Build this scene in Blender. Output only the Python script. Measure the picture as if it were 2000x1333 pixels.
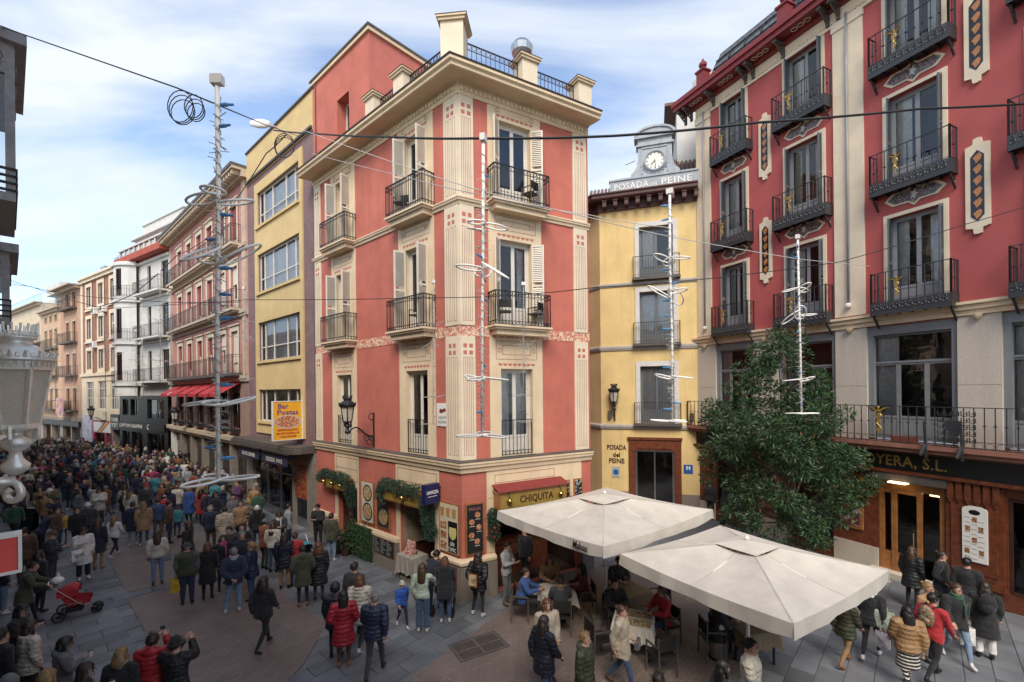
import bpy, bmesh, math, random
import numpy as np
from mathutils import Vector, Matrix, kdtree
R_=math.radians
random.seed(7)
SC=bpy.context.scene
for _o in list(bpy.data.objects): bpy.data.objects.remove(_o)
COL=SC.collection

# ------------------------------------------------------------------ camera
FPX=889.0; CAMH=6.0; ROLL=R_(.6); PPX,PPY=1000.0,761.0        # 16 mm lens, 2000 px wide picture
cd=bpy.data.cameras.new('camera'); cam=bpy.data.objects.new('camera',cd); COL.objects.link(cam)
cd.sensor_width=36; cd.lens=36*FPX/2000; cd.shift_y=(PPY-666.5)/2000; cd.clip_start=.05; cd.clip_end=600
_c,_s=math.cos(ROLL),math.sin(ROLL)
cam.matrix_world=Matrix(((_c,_s,0,0),(0,0,-1,0),(-_s,_c,0,CAMH),(0,0,0,1)))
SC.camera=cam
# ------------------------------------------------------------------ sky, sun, exposure
SUN_AZ=R_(182); SUN_EL=R_(46)
SC.view_settings.view_transform='Standard'; SC.view_settings.look='None'
SC.view_settings.exposure=1.35; SC.view_settings.gamma=1
SC.render.engine='CYCLES'
SC.cycles.max_bounces=6; SC.cycles.diffuse_bounces=3; SC.cycles.glossy_bounces=2; SC.cycles.transparent_max_bounces=8
SC.cycles.use_denoising=True
wd=bpy.data.worlds.new('World'); SC.world=wd; wd.use_nodes=True
nt=wd.node_tree; nt.nodes.clear()
def wn(t,**k):
    n=nt.nodes.new(t)
    for a,b in k.items(): setattr(n,a,b)
    return n
_out=wn('ShaderNodeOutputWorld'); _bg=wn('ShaderNodeBackground'); _bg.inputs[1].default_value=.12
_sky=wn('ShaderNodeTexSky',sky_type='NISHITA',sun_disc=False,sun_elevation=SUN_EL,sun_rotation=SUN_AZ,altitude=600,air_density=1.0,dust_density=1.0,ozone_density=1.5)
_tc=wn('ShaderNodeTexCoord'); _sep=wn('ShaderNodeSeparateXYZ')
nt.links.new(_tc.outputs['Generated'],_sep.inputs[0])
_mx=wn('ShaderNodeMath',operation='MAXIMUM'); _mx.inputs[1].default_value=0.0
nt.links.new(_sep.outputs[2],_mx.inputs[0])
_ad=wn('ShaderNodeMath',operation='ADD'); _ad.inputs[1].default_value=.22; nt.links.new(_mx.outputs[0],_ad.inputs[0])
_dx=wn('ShaderNodeMath',operation='DIVIDE'); _dy=wn('ShaderNodeMath',operation='DIVIDE')
nt.links.new(_sep.outputs[0],_dx.inputs[0]); nt.links.new(_ad.outputs[0],_dx.inputs[1])
nt.links.new(_sep.outputs[1],_dy.inputs[0]); nt.links.new(_ad.outputs[0],_dy.inputs[1])
_cb=wn('ShaderNodeCombineXYZ'); nt.links.new(_dx.outputs[0],_cb.inputs[0]); nt.links.new(_dy.outputs[0],_cb.inputs[1])
_mp=wn('ShaderNodeMapping'); _mp.inputs['Rotation'].default_value=(0,0,R_(-28)); _mp.inputs['Scale'].default_value=(.62,1.15,1); _mp.inputs['Location'].default_value=(3.1,.7,0)
nt.links.new(_cb.outputs[0],_mp.inputs[0])
_nz=wn('ShaderNodeTexNoise'); _nz.inputs['Scale'].default_value=1.5; _nz.inputs['Detail'].default_value=8; _nz.inputs['Roughness'].default_value=.55; _nz.inputs['Distortion'].default_value=.55
nt.links.new(_mp.outputs[0],_nz.inputs['Vector'])
_rp=wn('ShaderNodeValToRGB'); _rp.color_ramp.elements[0].position=.40; _rp.color_ramp.elements[0].color=(.10,.10,.10,1); _rp.color_ramp.elements[1].position=.64; _rp.color_ramp.elements[1].color=(.93,.93,.93,1)
nt.links.new(_nz.outputs[0],_rp.inputs[0])
_mix=wn('ShaderNodeMix',data_type='RGBA'); _mix.inputs[7].default_value=(3.25,3.45,3.7,1)
nt.links.new(_rp.outputs[0],_mix.inputs[0]); nt.links.new(_sky.outputs[0],_mix.inputs[6])
nt.links.new(_mix.outputs[2],_bg.inputs[0]); nt.links.new(_bg.outputs[0],_out.inputs[0])
sd=bpy.data.lights.new('sun','SUN'); sd.energy=1.5; sd.angle=R_(30); sd.color=(1,.90,.77)
sun=bpy.data.objects.new('sun',sd); COL.objects.link(sun)
_dir=Vector((math.sin(SUN_AZ)*math.cos(SUN_EL),math.cos(SUN_AZ)*math.cos(SUN_EL),math.sin(SUN_EL)))
sun.rotation_euler=_dir.to_track_quat('Z','Y').to_euler(); sun.location=_dir*80

# ------------------------------------------------------------------ helpers
def ray(px,py):
    u=px-PPX; v=PPY-py
    return Vector(((u*_c+v*_s)/FPX,1.,(-u*_s+v*_c)/FPX))
def gnd(px,py,z=0.):
    r=ray(px,py); k=(z-CAMH)/r.z
    return (r.x*k,r.y*k)
def T(x,y,z=0): return Matrix.Translation((x,y,z))
def RZ(a): return Matrix.Rotation(a,4,'Z')
def RX(a): return Matrix.Rotation(a,4,'X')
def RY(a): return Matrix.Rotation(a,4,'Y')
I4=Matrix.Identity(4)
class Face:
    """facade frame: x along the facade to the right, y into the building, z up"""
    def __init__(s,p,d):
        s.p=Vector(p); s.d=Vector(d).normalized(); s.a=math.atan2(s.d.y,s.d.x)
        s.M=T(s.p.x,s.p.y)@RZ(s.a); s.n=Vector((s.d.y,-s.d.x))
    def w(s,x,o=0): q=s.p+s.d*x+s.n*o; return (q.x,q.y)
class MB:
    def __init__(s): s.v=[]; s.f=[]; s.m=[]; s.cm=0
    def face(s,pts):
        b=len(s.v); s.v.extend([tuple(p) for p in pts]); s.f.append(tuple(range(b,b+len(pts)))); s.m.append(s.cm)
    def add(s,vs,fs):
        b=len(s.v); s.v.extend([tuple(p) for p in vs])
        for f in fs: s.f.append(tuple(b+i for i in f)); s.m.append(s.cm)
        return s
    def box(s,x0,x1,y0,y1,z0,z1):
        s.add([(x0,y0,z0),(x1,y0,z0),(x1,y1,z0),(x0,y1,z0),(x0,y0,z1),(x1,y0,z1),(x1,y1,z1),(x0,y1,z1)],
              [(0,3,2,1),(4,5,6,7),(0,1,5,4),(1,2,6,5),(2,3,7,6),(3,0,4,7)])
        return s
    def bar(s,p,q,w,h=None,up=(0,0,1)):
        p,q=Vector(p),Vector(q); d=(q-p).normalized(); u=Vector(up)
        if abs(d.dot(u))>.98: u=Vector((1,0,0))
        a=d.cross(u).normalized()*w/2; b=a.cross(d).normalized()*(h or w)/2
        vs=[p-a-b,p+a-b,p+a+b,p-a+b,q-a-b,q+a-b,q+a+b,q-a+b]
        s.add(vs,[(0,3,2,1),(4,5,6,7),(0,1,5,4),(1,2,6,5),(2,3,7,6),(3,0,4,7)]); return s
    def tube(s,pts,r,n=6,closed=False,sq=1.0):
        pts=[Vector(p) for p in pts]; m=len(pts); rs=r if isinstance(r,(list,tuple)) else [r]*m
        prev=None; vs=[]
        for i,p in enumerate(pts):
            if closed: d=pts[(i+1)%m]-pts[i-1]
            else: d=pts[min(i+1,m-1)]-pts[max(i-1,0)]
            if d.length<1e-9: d=Vector((0,0,1))
            d.normalize()
            if prev is None:
                u=Vector((0,0,1)) if abs(d.z)<.9 else Vector((1,0,0))
                a=d.cross(u).normalized()
            else:
                a=(prev-d*prev.dot(d)); a=a.normalized() if a.length>1e-6 else d.orthogonal().normalized()
            prev=a; b=d.cross(a)
            for k in range(n):
                t=2*math.pi*k/n; vs.append(p+a*math.cos(t)*rs[i]+b*math.sin(t)*rs[i]*sq)
        fs=[]
        for i in range(m if closed else m-1):
            j=(i+1)%m
            for k in range(n): fs.append((i*n+k,i*n+(k+1)%n,j*n+(k+1)%n,j*n+k))
        if not closed: fs.append(tuple(range(n-1,-1,-1))); fs.append(tuple((m-1)*n+k for k in range(n)))
        s.add(vs,fs); return s
    def lathe(s,prof,n=16,c=(0,0,0),rot=0,sx=1,sy=1):
        vs=[];fs=[];m=len(prof)
        for r,z in prof:
            for k in range(n):
                t=2*math.pi*k/n+rot; vs.append((c[0]+r*math.cos(t)*sx,c[1]+r*math.sin(t)*sy,c[2]+z))
        for i in range(m-1):
            for k in range(n): fs.append((i*n+k,i*n+(k+1)%n,(i+1)*n+(k+1)%n,(i+1)*n+k))
        fs.append(tuple(range(n-1,-1,-1))); fs.append(tuple((m-1)*n+k for k in range(n)))
        s.add(vs,fs); return s
    def prism(s,poly,y0,y1):
        """poly in x,z seen from the street (counter-clockwise), extruded along y"""
        n=len(poly); vs=[(x,y0,z) for x,z in poly]+[(x,y1,z) for x,z in poly]
        fs=[tuple(range(n)),tuple(range(2*n-1,n-1,-1))]+[((i+1)%n,i,n+i,n+(i+1)%n) for i in range(n)]
        s.add(vs,fs); return s
    def slab(s,poly,z0,z1):
        n=len(poly); vs=[(x,y,z0) for x,y in poly]+[(x,y,z1) for x,y in poly]
        fs=[tuple(range(n-1,-1,-1)),tuple(range(n,2*n))]+[(i,(i+1)%n,n+(i+1)%n,n+i) for i in range(n)]
        s.add(vs,fs); return s
    def sweep(s,path,prof):
        """moulding: path = ground points (street on the right-hand side when walking), prof = (outward, z) loop"""
        P=[Vector(p).to_2d() for p in path]; m=len(P); n=len(prof); vs=[]
        for i in range(m):
            if i==0: d=(P[1]-P[0]).normalized(); nn=Vector((d.y,-d.x))
            elif i==m-1: d=(P[i]-P[i-1]).normalized(); nn=Vector((d.y,-d.x))
            else:
                d0=(P[i]-P[i-1]).normalized(); d1=(P[i+1]-P[i]).normalized()
                n0=Vector((d0.y,-d0.x)); n1=Vector((d1.y,-d1.x)); nn=(n0+n1).normalized(); nn=nn/nn.dot(n0)
            for o,z in prof: q=P[i]+nn*o; vs.append((q.x,q.y,z))
        fs=[]
        for i in range(m-1):
            for k in range(n): fs.append((i*n+k,(i+1)*n+k,(i+1)*n+(k+1)%n,i*n+(k+1)%n))
        fs.append(tuple(range(n))); fs.append(tuple((m-1)*n+k for k in range(n-1,-1,-1)))
        s.add(vs,fs); return s
    def wall(s,x0,x1,z0,z1,ops=(),rev=.25,y=0.0):
        """facade sheet with openings (xa,xb,za,zb) and reveals"""
        xs=sorted({x0,x1}|{v for o in ops for v in o[:2]}); zs=sorted({z0,z1}|{v for o in ops for v in o[2:4]})
        for i in range(len(xs)-1):
            for j in range(len(zs)-1):
                cx=(xs[i]+xs[i+1])/2; cz=(zs[j]+zs[j+1])/2
                if any(o[0]<cx<o[1] and o[2]<cz<o[3] for o in ops): continue
                s.face([(xs[i],y,zs[j]),(xs[i+1],y,zs[j]),(xs[i+1],y,zs[j+1]),(xs[i],y,zs[j+1])])
        for a,b,c,d in [o[:4] for o in ops]:
            r=y+rev
            s.face([(a,y,c),(a,y,d),(a,r,d),(a,r,c)]); s.face([(b,y,d),(b,y,c),(b,r,c),(b,r,d)])
            s.face([(a,y,d),(b,y,d),(b,r,d),(a,r,d)]); s.face([(b,y,c),(a,y,c),(a,r,c),(b,r,c)])
        return s
    def mesh(s,name,mats,smooth=False):
        me=bpy.data.meshes.new(name); me.from_pydata(s.v,[],s.f)
        for m in (mats if isinstance(mats,(list,tuple)) else [mats]): me.materials.append(m)
        if any(s.m): me.polygons.foreach_set('material_index',s.m)
        if smooth: me.polygons.foreach_set('use_smooth',[True]*len(s.f))
        me.update(); return me
    def build(s,name,mats,parent=None,M=None,smooth=False):
        return ob(name,s.mesh(name,mats,smooth),parent,M)
def ob(name,me,parent=None,M=None):
    o=bpy.data.objects.new(name,me); COL.objects.link(o)
    if parent is not None: o.parent=parent
    if M is not None: o.matrix_basis=M
    return o
def tag(o,label=None,cat=None,group=None,kind=None):
    if label: o['label']=label
    if cat: o['category']=cat
    if group: o['group']=group
    if kind: o['kind']=kind
    return o
ROOTM={}
def thing(name,label,cat,x,y,z=0,rz=0,group=None):
    o=bpy.data.objects.new(name,None); COL.objects.link(o); o.empty_display_size=.2
    M=T(x,y,z)@RZ(rz); o.matrix_basis=M; ROOTM[o.name]=M
    return tag(o,label,cat,group,'thing')
def rel(root,M): return ROOTM[root.name].inverted()@M
def wpart(name,mb,mat,root,M=I4,smooth=False):
    """part whose mesh is given in world space or in the frame M"""
    return mb.build(name,mat,root,rel(root,M),smooth)
def copytree(o,M,label=None,group=None):
    r=o.copy(); COL.objects.link(r); r.matrix_basis=M; ROOTM[r.name]=M
    if label: r['label']=label
    if group: r['group']=group
    for c in list(o.children):
        k=c.copy(); COL.objects.link(k); k.parent=r
        for g in list(c.children):
            q=g.copy(); COL.objects.link(q); q.parent=k
    return r
TMP=bpy.data.scenes.new('workbench')
def baked(o):
    """evaluate one object's modifiers in a scene of its own"""
    TMP.collection.objects.link(o); vl=TMP.view_layers[0]; vl.update(); me=bpy.data.meshes.new_from_object(o.evaluated_get(vl.depsgraph)); TMP.collection.objects.unlink(o); return me
def text(body,size,mat,parent,M,name='lettering',ext=.01,width=None,spacing=1.0,align='CENTER',shear=0,bold=0):
    cu=bpy.data.curves.new('t','FONT'); cu.body=body; cu.size=size; cu.extrude=ext; cu.align_x=align; cu.align_y='CENTER'; cu.space_character=spacing; cu.shear=shear; cu.resolution_u=2; cu.offset=bold
    t=bpy.data.objects.new('t',cu)
    me=baked(t)
    bpy.data.objects.remove(t); bpy.data.curves.remove(cu)
    if width and len(me.vertices):
        xs=[v.co.x for v in me.vertices]; k=width/max(1e-6,max(xs)-min(xs))
        for v in me.vertices: v.co.x*=k
    me.materials.clear(); me.materials.append(mat); me.name=name
    return ob(name,me,parent,M@RX(R_(90)))
CACHE={}
def cached(key,fn):
    if key not in CACHE: CACHE[key]=fn()
    return CACHE[key]

# ------------------------------------------------------------------ materials
def nodes(m): return m.node_tree.nodes,m.node_tree.links
def mat(name,col,rough=.8,var=.1,scale=2.5,bump=0.,bscale=60,metal=0.,spec=.5,streak=0.,col2=None,coat=0.,obj=False,alpha=None,sheen=0.,varmap=None):
    m=bpy.data.materials.new(name); m.use_nodes=True; N,Lk=nodes(m); b=N['Principled BSDF']
    b.inputs['Roughness'].default_value=rough; b.inputs['Metallic'].default_value=metal; b.inputs['Specular IOR Level'].default_value=spec
    b.inputs['Coat Weight'].default_value=coat; b.inputs['Sheen Weight'].default_value=sheen
    c=(*col,1)
    if not (var or streak or bump): b.inputs['Base Color'].default_value=c; m.diffuse_color=c; return m
    if obj: g=N.new('ShaderNodeTexCoord'); vec=g.outputs['Object']
    else: g=N.new('ShaderNodeNewGeometry'); vec=g.outputs['Position']
    nz=N.new('ShaderNodeTexNoise'); nz.inputs['Scale'].default_value=scale; nz.inputs['Detail'].default_value=6; nz.inputs['Roughness'].default_value=.6; Lk.new(vec,nz.inputs['Vector'])
    mr=N.new('ShaderNodeMapRange'); mr.inputs[1].default_value=.3; mr.inputs[2].default_value=.7; mr.inputs[3].default_value=0; mr.inputs[4].default_value=1; Lk.new(nz.outputs[0],mr.inputs[0])
    mx=N.new('ShaderNodeMix'); mx.data_type='RGBA'
    d=col2 or tuple(v*(1-2*var) for v in col); e=tuple(min(1,v*(1+var*.6)) for v in col)
    mx.inputs[6].default_value=(*(e if not col2 else col),1); mx.inputs[7].default_value=(*d,1); Lk.new(mr.outputs[0],mx.inputs[0]); out=mx.outputs[2]
    if streak:
        mp=N.new('ShaderNodeMapping'); mp.inputs['Scale'].default_value=(2.6,2.6,.16); Lk.new(vec,mp.inputs[0])
        n2=N.new('ShaderNodeTexNoise'); n2.inputs['Scale'].default_value=1.3; n2.inputs['Detail'].default_value=7; n2.inputs['Roughness'].default_value=.65; Lk.new(mp.outputs[0],n2.inputs['Vector'])
        r2=N.new('ShaderNodeMapRange'); r2.inputs[1].default_value=.5; r2.inputs[2].default_value=.78; r2.inputs[3].default_value=0; r2.inputs[4].default_value=streak; Lk.new(n2.outputs[0],r2.inputs[0])
        m2=N.new('ShaderNodeMix'); m2.data_type='RGBA'; Lk.new(r2.outputs[0],m2.inputs[0]); Lk.new(out,m2.inputs[6]); m2.inputs[7].default_value=tuple(v*.42+.02 for v in col)+(1,); out=m2.outputs[2]
    Lk.new(out,b.inputs['Base Color'])
    if bump:
        n3=N.new('ShaderNodeTexNoise'); n3.inputs['Scale'].default_value=bscale; n3.inputs['Detail'].default_value=4; Lk.new(vec,n3.inputs['Vector'])
        bp=N.new('ShaderNodeBump'); bp.inputs['Strength'].default_value=bump; bp.inputs['Distance'].default_value=.01; Lk.new(n3.outputs[0],bp.inputs['Height']); Lk.new(bp.outputs[0],b.inputs['Normal'])
    return m
def mat_brick(name,c1,c2,mortar,w,h,rot=0,rough=.85,gap=.012,face=None,bump=.5,streak=0):
    """coursed masonry in the frame of a facade (or flat on the ground when face is None and rot given)"""
    m=bpy.data.materials.new(name); m.use_nodes=True; N,Lk=nodes(m); b=N['Principled BSDF']; b.inputs['Roughness'].default_value=rough
    tc=N.new('ShaderNodeTexCoord'); mp=N.new('ShaderNodeMapping')
    if face: mp.inputs['Rotation'].default_value=(R_(-90),0,0); Lk.new(tc.outputs['Object'],mp.inputs[0])
    else: mp.inputs['Rotation'].default_value=(0,0,rot); g=N.new('ShaderNodeNewGeometry'); Lk.new(g.outputs['Position'],mp.inputs[0])
    br=N.new('ShaderNodeTexBrick'); br.inputs['Scale'].default_value=1; br.inputs['Brick Width'].default_value=w; br.inputs['Row Height'].default_value=h; br.inputs['Mortar Size'].default_value=gap; br.inputs['Mortar Smooth'].default_value=.3
    br.inputs['Color1'].default_value=(*c1,1); br.inputs['Color2'].default_value=(*c2,1); br.inputs['Mortar'].default_value=(*mortar,1); br.inputs['Bias'].default_value=0
    Lk.new(mp.outputs[0],br.inputs['Vector'])
    nz=N.new('ShaderNodeTexNoise'); nz.inputs['Scale'].default_value=.9; nz.inputs['Detail'].default_value=8; nz.inputs['Roughness'].default_value=.65; Lk.new(mp.outputs[0],nz.inputs['Vector'])
    mr=N.new('ShaderNodeMapRange'); mr.inputs[1].default_value=.3; mr.inputs[2].default_value=.7; mr.inputs[3].default_value=.72; mr.inputs[4].default_value=1.12; Lk.new(nz.outputs[0],mr.inputs[0])
    mx=N.new('ShaderNodeMix'); mx.data_type='RGBA'; mx.blend_type='MULTIPLY'; mx.inputs[0].default_value=1; Lk.new(br.outputs['Color'],mx.inputs[6]); Lk.new(mr.outputs[0],mx.inputs[7])
    Lk.new(mx.outputs[2],b.inputs['Base Color'])
    bp=N.new('ShaderNodeBump'); bp.inputs['Strength'].default_value=bump; bp.inputs['Distance'].default_value=.01; bp.invert=True; Lk.new(br.outputs['Fac'],bp.inputs['Height']); Lk.new(bp.outputs[0],b.inputs['Normal'])
    return m
def mat_glass(name,tint=(.9,.92,.92),ior=1.7,wave=.02):
    m=bpy.data.materials.new(name); m.use_nodes=True; N,Lk=nodes(m); N.remove(N['Principled BSDF']); o=N['Material Output']
    tr=N.new('ShaderNodeBsdfTransparent'); tr.inputs[0].default_value=(*tint,1); gl=N.new('ShaderNodeBsdfGlossy'); gl.inputs['Roughness'].default_value=.015; gl.inputs[0].default_value=(.95,.97,1,1)
    fr=N.new('ShaderNodeFresnel'); fr.inputs[0].default_value=ior; mx=N.new('ShaderNodeMixShader'); Lk.new(fr.outputs[0],mx.inputs[0]); Lk.new(tr.outputs[0],mx.inputs[1]); Lk.new(gl.outputs[0],mx.inputs[2]); Lk.new(mx.outputs[0],o.inputs[0])
    g=N.new('ShaderNodeNewGeometry'); nz=N.new('ShaderNodeTexNoise'); nz.inputs['Scale'].default_value=1.6; nz.inputs['Detail'].default_value=1; Lk.new(g.outputs['Position'],nz.inputs['Vector'])
    bp=N.new('ShaderNodeBump'); bp.inputs['Strength'].default_value=wave*5; bp.inputs['Distance'].default_value=.05; Lk.new(nz.outputs[0],bp.inputs['Height']); Lk.new(bp.outputs[0],gl.inputs['Normal']); Lk.new(bp.outputs[0],fr.inputs['Normal'])
    return m
def mat_trans(name,col,rough=.5,tl=.5,var=.12,scale=30):
    m=mat(name,col,rough,var,scale,obj=True); N,Lk=nodes(m); b=N['Principled BSDF']; t=N.new('ShaderNodeBsdfTranslucent'); t.inputs[0].default_value=(*col,1); x=N.new('ShaderNodeMixShader'); x.inputs[0].default_value=tl
    Lk.new(b.outputs[0],x.inputs[1]); Lk.new(t.outputs[0],x.inputs[2]); Lk.new(x.outputs[0],N['Material Output'].inputs[0]); return m
def mat_emit(name,col,st):
    m=bpy.data.materials.new(name); m.use_nodes=True; N,Lk=nodes(m); b=N['Principled BSDF']; b.inputs['Base Color'].default_value=(*col,1); b.inputs['Emission Color'].default_value=(*col,1); b.inputs['Emission Strength'].default_value=st; return m
def mat_blobs(name,base,cols,scale,thr=.55,rough=.5,plane=True,seed=0):
    """flat print made of soft rounded patches (dishes on posters, painted garlands)"""
    m=bpy.data.materials.new(name); m.use_nodes=True; N,Lk=nodes(m); b=N['Principled BSDF']; b.inputs['Roughness'].default_value=rough
    tc=N.new('ShaderNodeTexCoord'); mp=N.new('ShaderNodeMapping'); mp.inputs['Location'].default_value=(seed*3.7,seed*1.9,seed*2.3); Lk.new(tc.outputs['Object'],mp.inputs[0])
    last=None
    for i,c in enumerate(cols):
        nz=N.new('ShaderNodeTexNoise'); nz.inputs['Scale'].default_value=scale*(1+.45*i); nz.inputs['Detail'].default_value=3; nz.inputs['Distortion'].default_value=.6
        m2=N.new('ShaderNodeMapping'); m2.inputs['Location'].default_value=(i*5.1,i*2.7,i*1.3); Lk.new(mp.outputs[0],m2.inputs[0]); Lk.new(m2.outputs[0],nz.inputs['Vector'])
        r=N.new('ShaderNodeMapRange'); r.inputs[1].default_value=thr-.02; r.inputs[2].default_value=thr+.03; Lk.new(nz.outputs[0],r.inputs[0])
        mx=N.new('ShaderNodeMix'); mx.data_type='RGBA'; Lk.new(r.outputs[0],mx.inputs[0])
        if last: Lk.new(last,mx.inputs[6])
        else: mx.inputs[6].default_value=(*base,1)
        mx.inputs[7].default_value=(*c,1); last=mx.outputs[2]
    Lk.new(last,b.inputs['Base Color']); return m
CORAL=mat('coral_stucco',(.53,.155,.11),.88,.12,.9,.25,90,streak=.36)
CREAM=mat('cream_stucco',(.71,.56,.375),.85,.07,1.6,.15,90,streak=.3)
CREAM2=mat('pale_cream_stucco',(.73,.62,.46),.85,.07,1.6,.15,90,streak=.12)
LINE=mat('brown_painted_line',(.33,.13,.08),.9,.1)
ORN=mat('coral_painted_ornament',(.50,.17,.12),.9,.1)
LEAD=mat('grey_lead_capping',(.10,.085,.075),.6,.15)
IRON=mat('black_iron',(.018,.018,.02),.5,.1)
WHITEW=mat('white_painted_wood',(.66,.62,.55),.5,.06)
SHUT=mat('cream_painted_shutter',(.68,.62,.52),.55,.06)
GLASS=mat_glass('window_glass')
ROOM=mat('dark_interior',(.06,.052,.046),.9,.2,1.)
CURT=mat('white_net_curtain',(.78,.75,.69),.9,.12,9)
CURT2=mat('beige_curtain',(.55,.47,.36),.9,.15,7)
GRANITE=mat('speckled_granite',(.58,.51,.425),.75,.14,40,.1,120,streak=.3)
DGRAN=mat('grey_granite_plinth',(.24,.20,.165),.8,.14,30,.15,110,streak=.35)
WOODR=mat('red_brown_wood',(.17,.048,.02),.4,.25,6,coat=.2)
WOODO=mat('orange_varnished_wood',(.36,.15,.045),.4,.2,5,coat=.2)
WOODD=mat('dark_wood',(.06,.025,.015),.45,.2,6)
BLACKP=mat('black_paint',(.012,.012,.014),.35,.1)
GOLD=mat('gold_leaf',(.46,.30,.09),.5,.15,8,metal=.6)
STEEL=mat('brushed_steel',(.5,.5,.5),.32,.06,metal=1)
RUBBER=mat('black_rubber',(.015,.015,.015),.8,0.05)
LEAF=mat('glossy_evergreen_leaf',(.042,.085,.03),.42,.35,5,col2=(.016,.04,.016),spec=.4)
LEAF2=mat('fresh_leaf',(.05,.10,.03),.5,.35,6,col2=(.02,.05,.015))
FIR=mat('fir_garland_needle',(.028,.075,.042),.6,.3,9)
BARK=mat('brown_bark',(.16,.11,.075),.9,.25,12,.4,40)
RED=mat('red_paint',(.45,.02,.02),.45,.05)
WHITE=mat('white_plastic',(.78,.76,.70),.5,.05)
NAVY=mat('navy_sign_paint',(.012,.018,.08),.35,.05)
BLUE=mat('blue_sign_paint',(.02,.10,.32),.35,.05)
# ------------------------------------------------------------------ plan of the place (metres, camera above the origin)
C0=Vector((-1.46,12.95)); dL=Vector((985,-889)).normalized(); dR=Vector((1540,889)).normalized()
dW=Vector((1400,-889)).normalized(); dRD=Vector((410,-889)).normalized(); dPO=Vector((2850,-889)).normalized()
LLEN=9.08; RLEN=4.71
FL=Face(C0-dL*LLEN,dL); FR=Face(C0,dR)
FY=Face((-14.006,24.273),dL); FP=Face((-26.782,35.804),dL)
FW=Face((-35.148,41.116),dW); FB=Face((-44.40,46.991),dW); FN=Face((-50.09,50.604),dW); FO=Face((-56.37,54.593),dW); FQ=Face((-76.648,67.469),dW)
FRD=Face((8.752,21.318),dRD); FPO=Face((4.437,22.664),dPO)
SD=-dL; SN=Vector((-dL.y,dL.x))            # street axes: along the street away from us, across it away from us

# ------------------------------------------------------------------ ground
GROUND=mat_brick('dark_grey_granite_paving',(.19,.197,.208),(.165,.172,.182),(.06,.06,.06),.9,.45,rot=-math.atan2(SN.y,SN.x),rough=.62,gap=.006,bump=.25)
SLABM=[mat('granite_paving_slab_%s'%n,c,.6,.2,1.1,.15,60) for n,c in (('grey',(.175,.182,.194)),('pale',(.215,.223,.236)),('dark',(.135,.14,.15)))]
BROWN=mat_brick('brown_granite_setts',(.235,.178,.148),(.20,.152,.128),(.155,.122,.105),.22,.11,rot=-math.atan2(SN.y,SN.x),rough=.66,gap=.008,bump=.35)
g=MB(); g.face([(-150,-60,-.02),(110,-60,-.02),(110,170,-.02),(-150,170,-.02)])
tag(g.build('ground',GROUND),kind='structure')
def inpoly(p,poly):
    x,y=p; r=False; j=len(poly)-1
    for i in range(len(poly)):
        a,b=poly[i],poly[j]
        if (a[1]>y)!=(b[1]>y) and x<(b[0]-a[0])*(y-a[1])/(b[1]-a[1])+a[0]: r=not r
        j=i
    return r
# brown panels of the pavement between bands of grey slabs
PANELS=[[tuple(SD*a+SN*b) for a,b in q] for q in (
    [(17.3,2.28),(17.0,5.42),(11.5,5.5),(10.1,4.25),(9.0,2.28)],[(24.5,2.38),(17.85,2.38),(17.5,5.42),(24.5,5.42)],
    [(8.4,8.3),(7.9,5.2),(7.2,1.5),(-3,4.5),(2.46,10.2),(4.39,13),(7.2,14.8),(8.86,12)])]
pv=tag(MB().box(-.01,.01,-.01,.01,-.019,-.012).build('pavement',SLABM[0]),kind='structure')
for q in PANELS:
    if sum((q[i][0]*q[(i+1)%len(q)][1]-q[(i+1)%len(q)][0]*q[i][1]) for i in range(len(q)))<0: q.reverse()
    MB().slab(q,-.018,.003).build('paving_panel',BROWN,pv)
# granite slabs, courses running across the street
cells=[]
for i in range(-30,60):
    for j in range(-16,44):
        L,Wd=.92,.46
        a=i*Wd; b=j*L+(L/2 if i%2 else 0)
        c=C0+SD*a-SN*0+SN*(b-14)
        if c.y<2.5 or c.y>22: continue
        u=c.x/c.y*FPX+PPX; v=PPY+6/c.y*FPX
        if not(-40<u<2040 and v<1420): continue
        if any(inpoly((c.x,c.y),q) for q in PANELS): continue
        # keep out of the buildings
        ql=(c-FL.p).dot(FL.n); qr=(c-FR.p).dot(FR.n)
        if ql<-.3 and qr<-.3: continue
        if (c-FRD.p).dot(FRD.n)<-.3: continue
        cells.append((c.length,c,i,j))
cells.sort(key=lambda t:t[0])
def slabmesh(k):
    m=MB(); h=.452; w=.222; e=.008
    m.add([(-h,-w,-.018),(h,-w,-.018),(h,w,-.018),(-h,w,-.018),(-h,-w,-.005),(h,-w,-.005),(h,w,-.005),(-h,w,-.005),(-h+e,-w+e,0),(h-e,-w+e,0),(h-e,w-e,0),(-h+e,w-e,0)],
          [(0,1,5,4),(1,2,6,5),(2,3,7,6),(3,0,4,7),(4,5,9,8),(5,6,10,9),(6,7,11,10),(7,4,8,11),(8,9,10,11)])
    return m.mesh('paving_slab',SLABM[k])
SM=[slabmesh(k) for k in range(3)]
sa=math.atan2(SN.y,SN.x); rest=MB()
for n,(d,c,i,j) in enumerate(cells):
    k=random.choice((0,0,0,1,1,2)); dz=random.uniform(-.003,.0015)
    if n<280: ob('paving_slab',SM[k],pv,T(c.x,c.y,dz)@RZ(sa+random.uniform(-.004,.004)))
    else:
        M=T(c.x,c.y,dz)@RZ(sa); rest.cm=k
        rest.add([M@v.co for v in SM[k].vertices],[tuple(p.vertices) for p in SM[k].polygons])
tag(rest.build('paving_slabs',SLABM,pv),kind='stuff')
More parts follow.
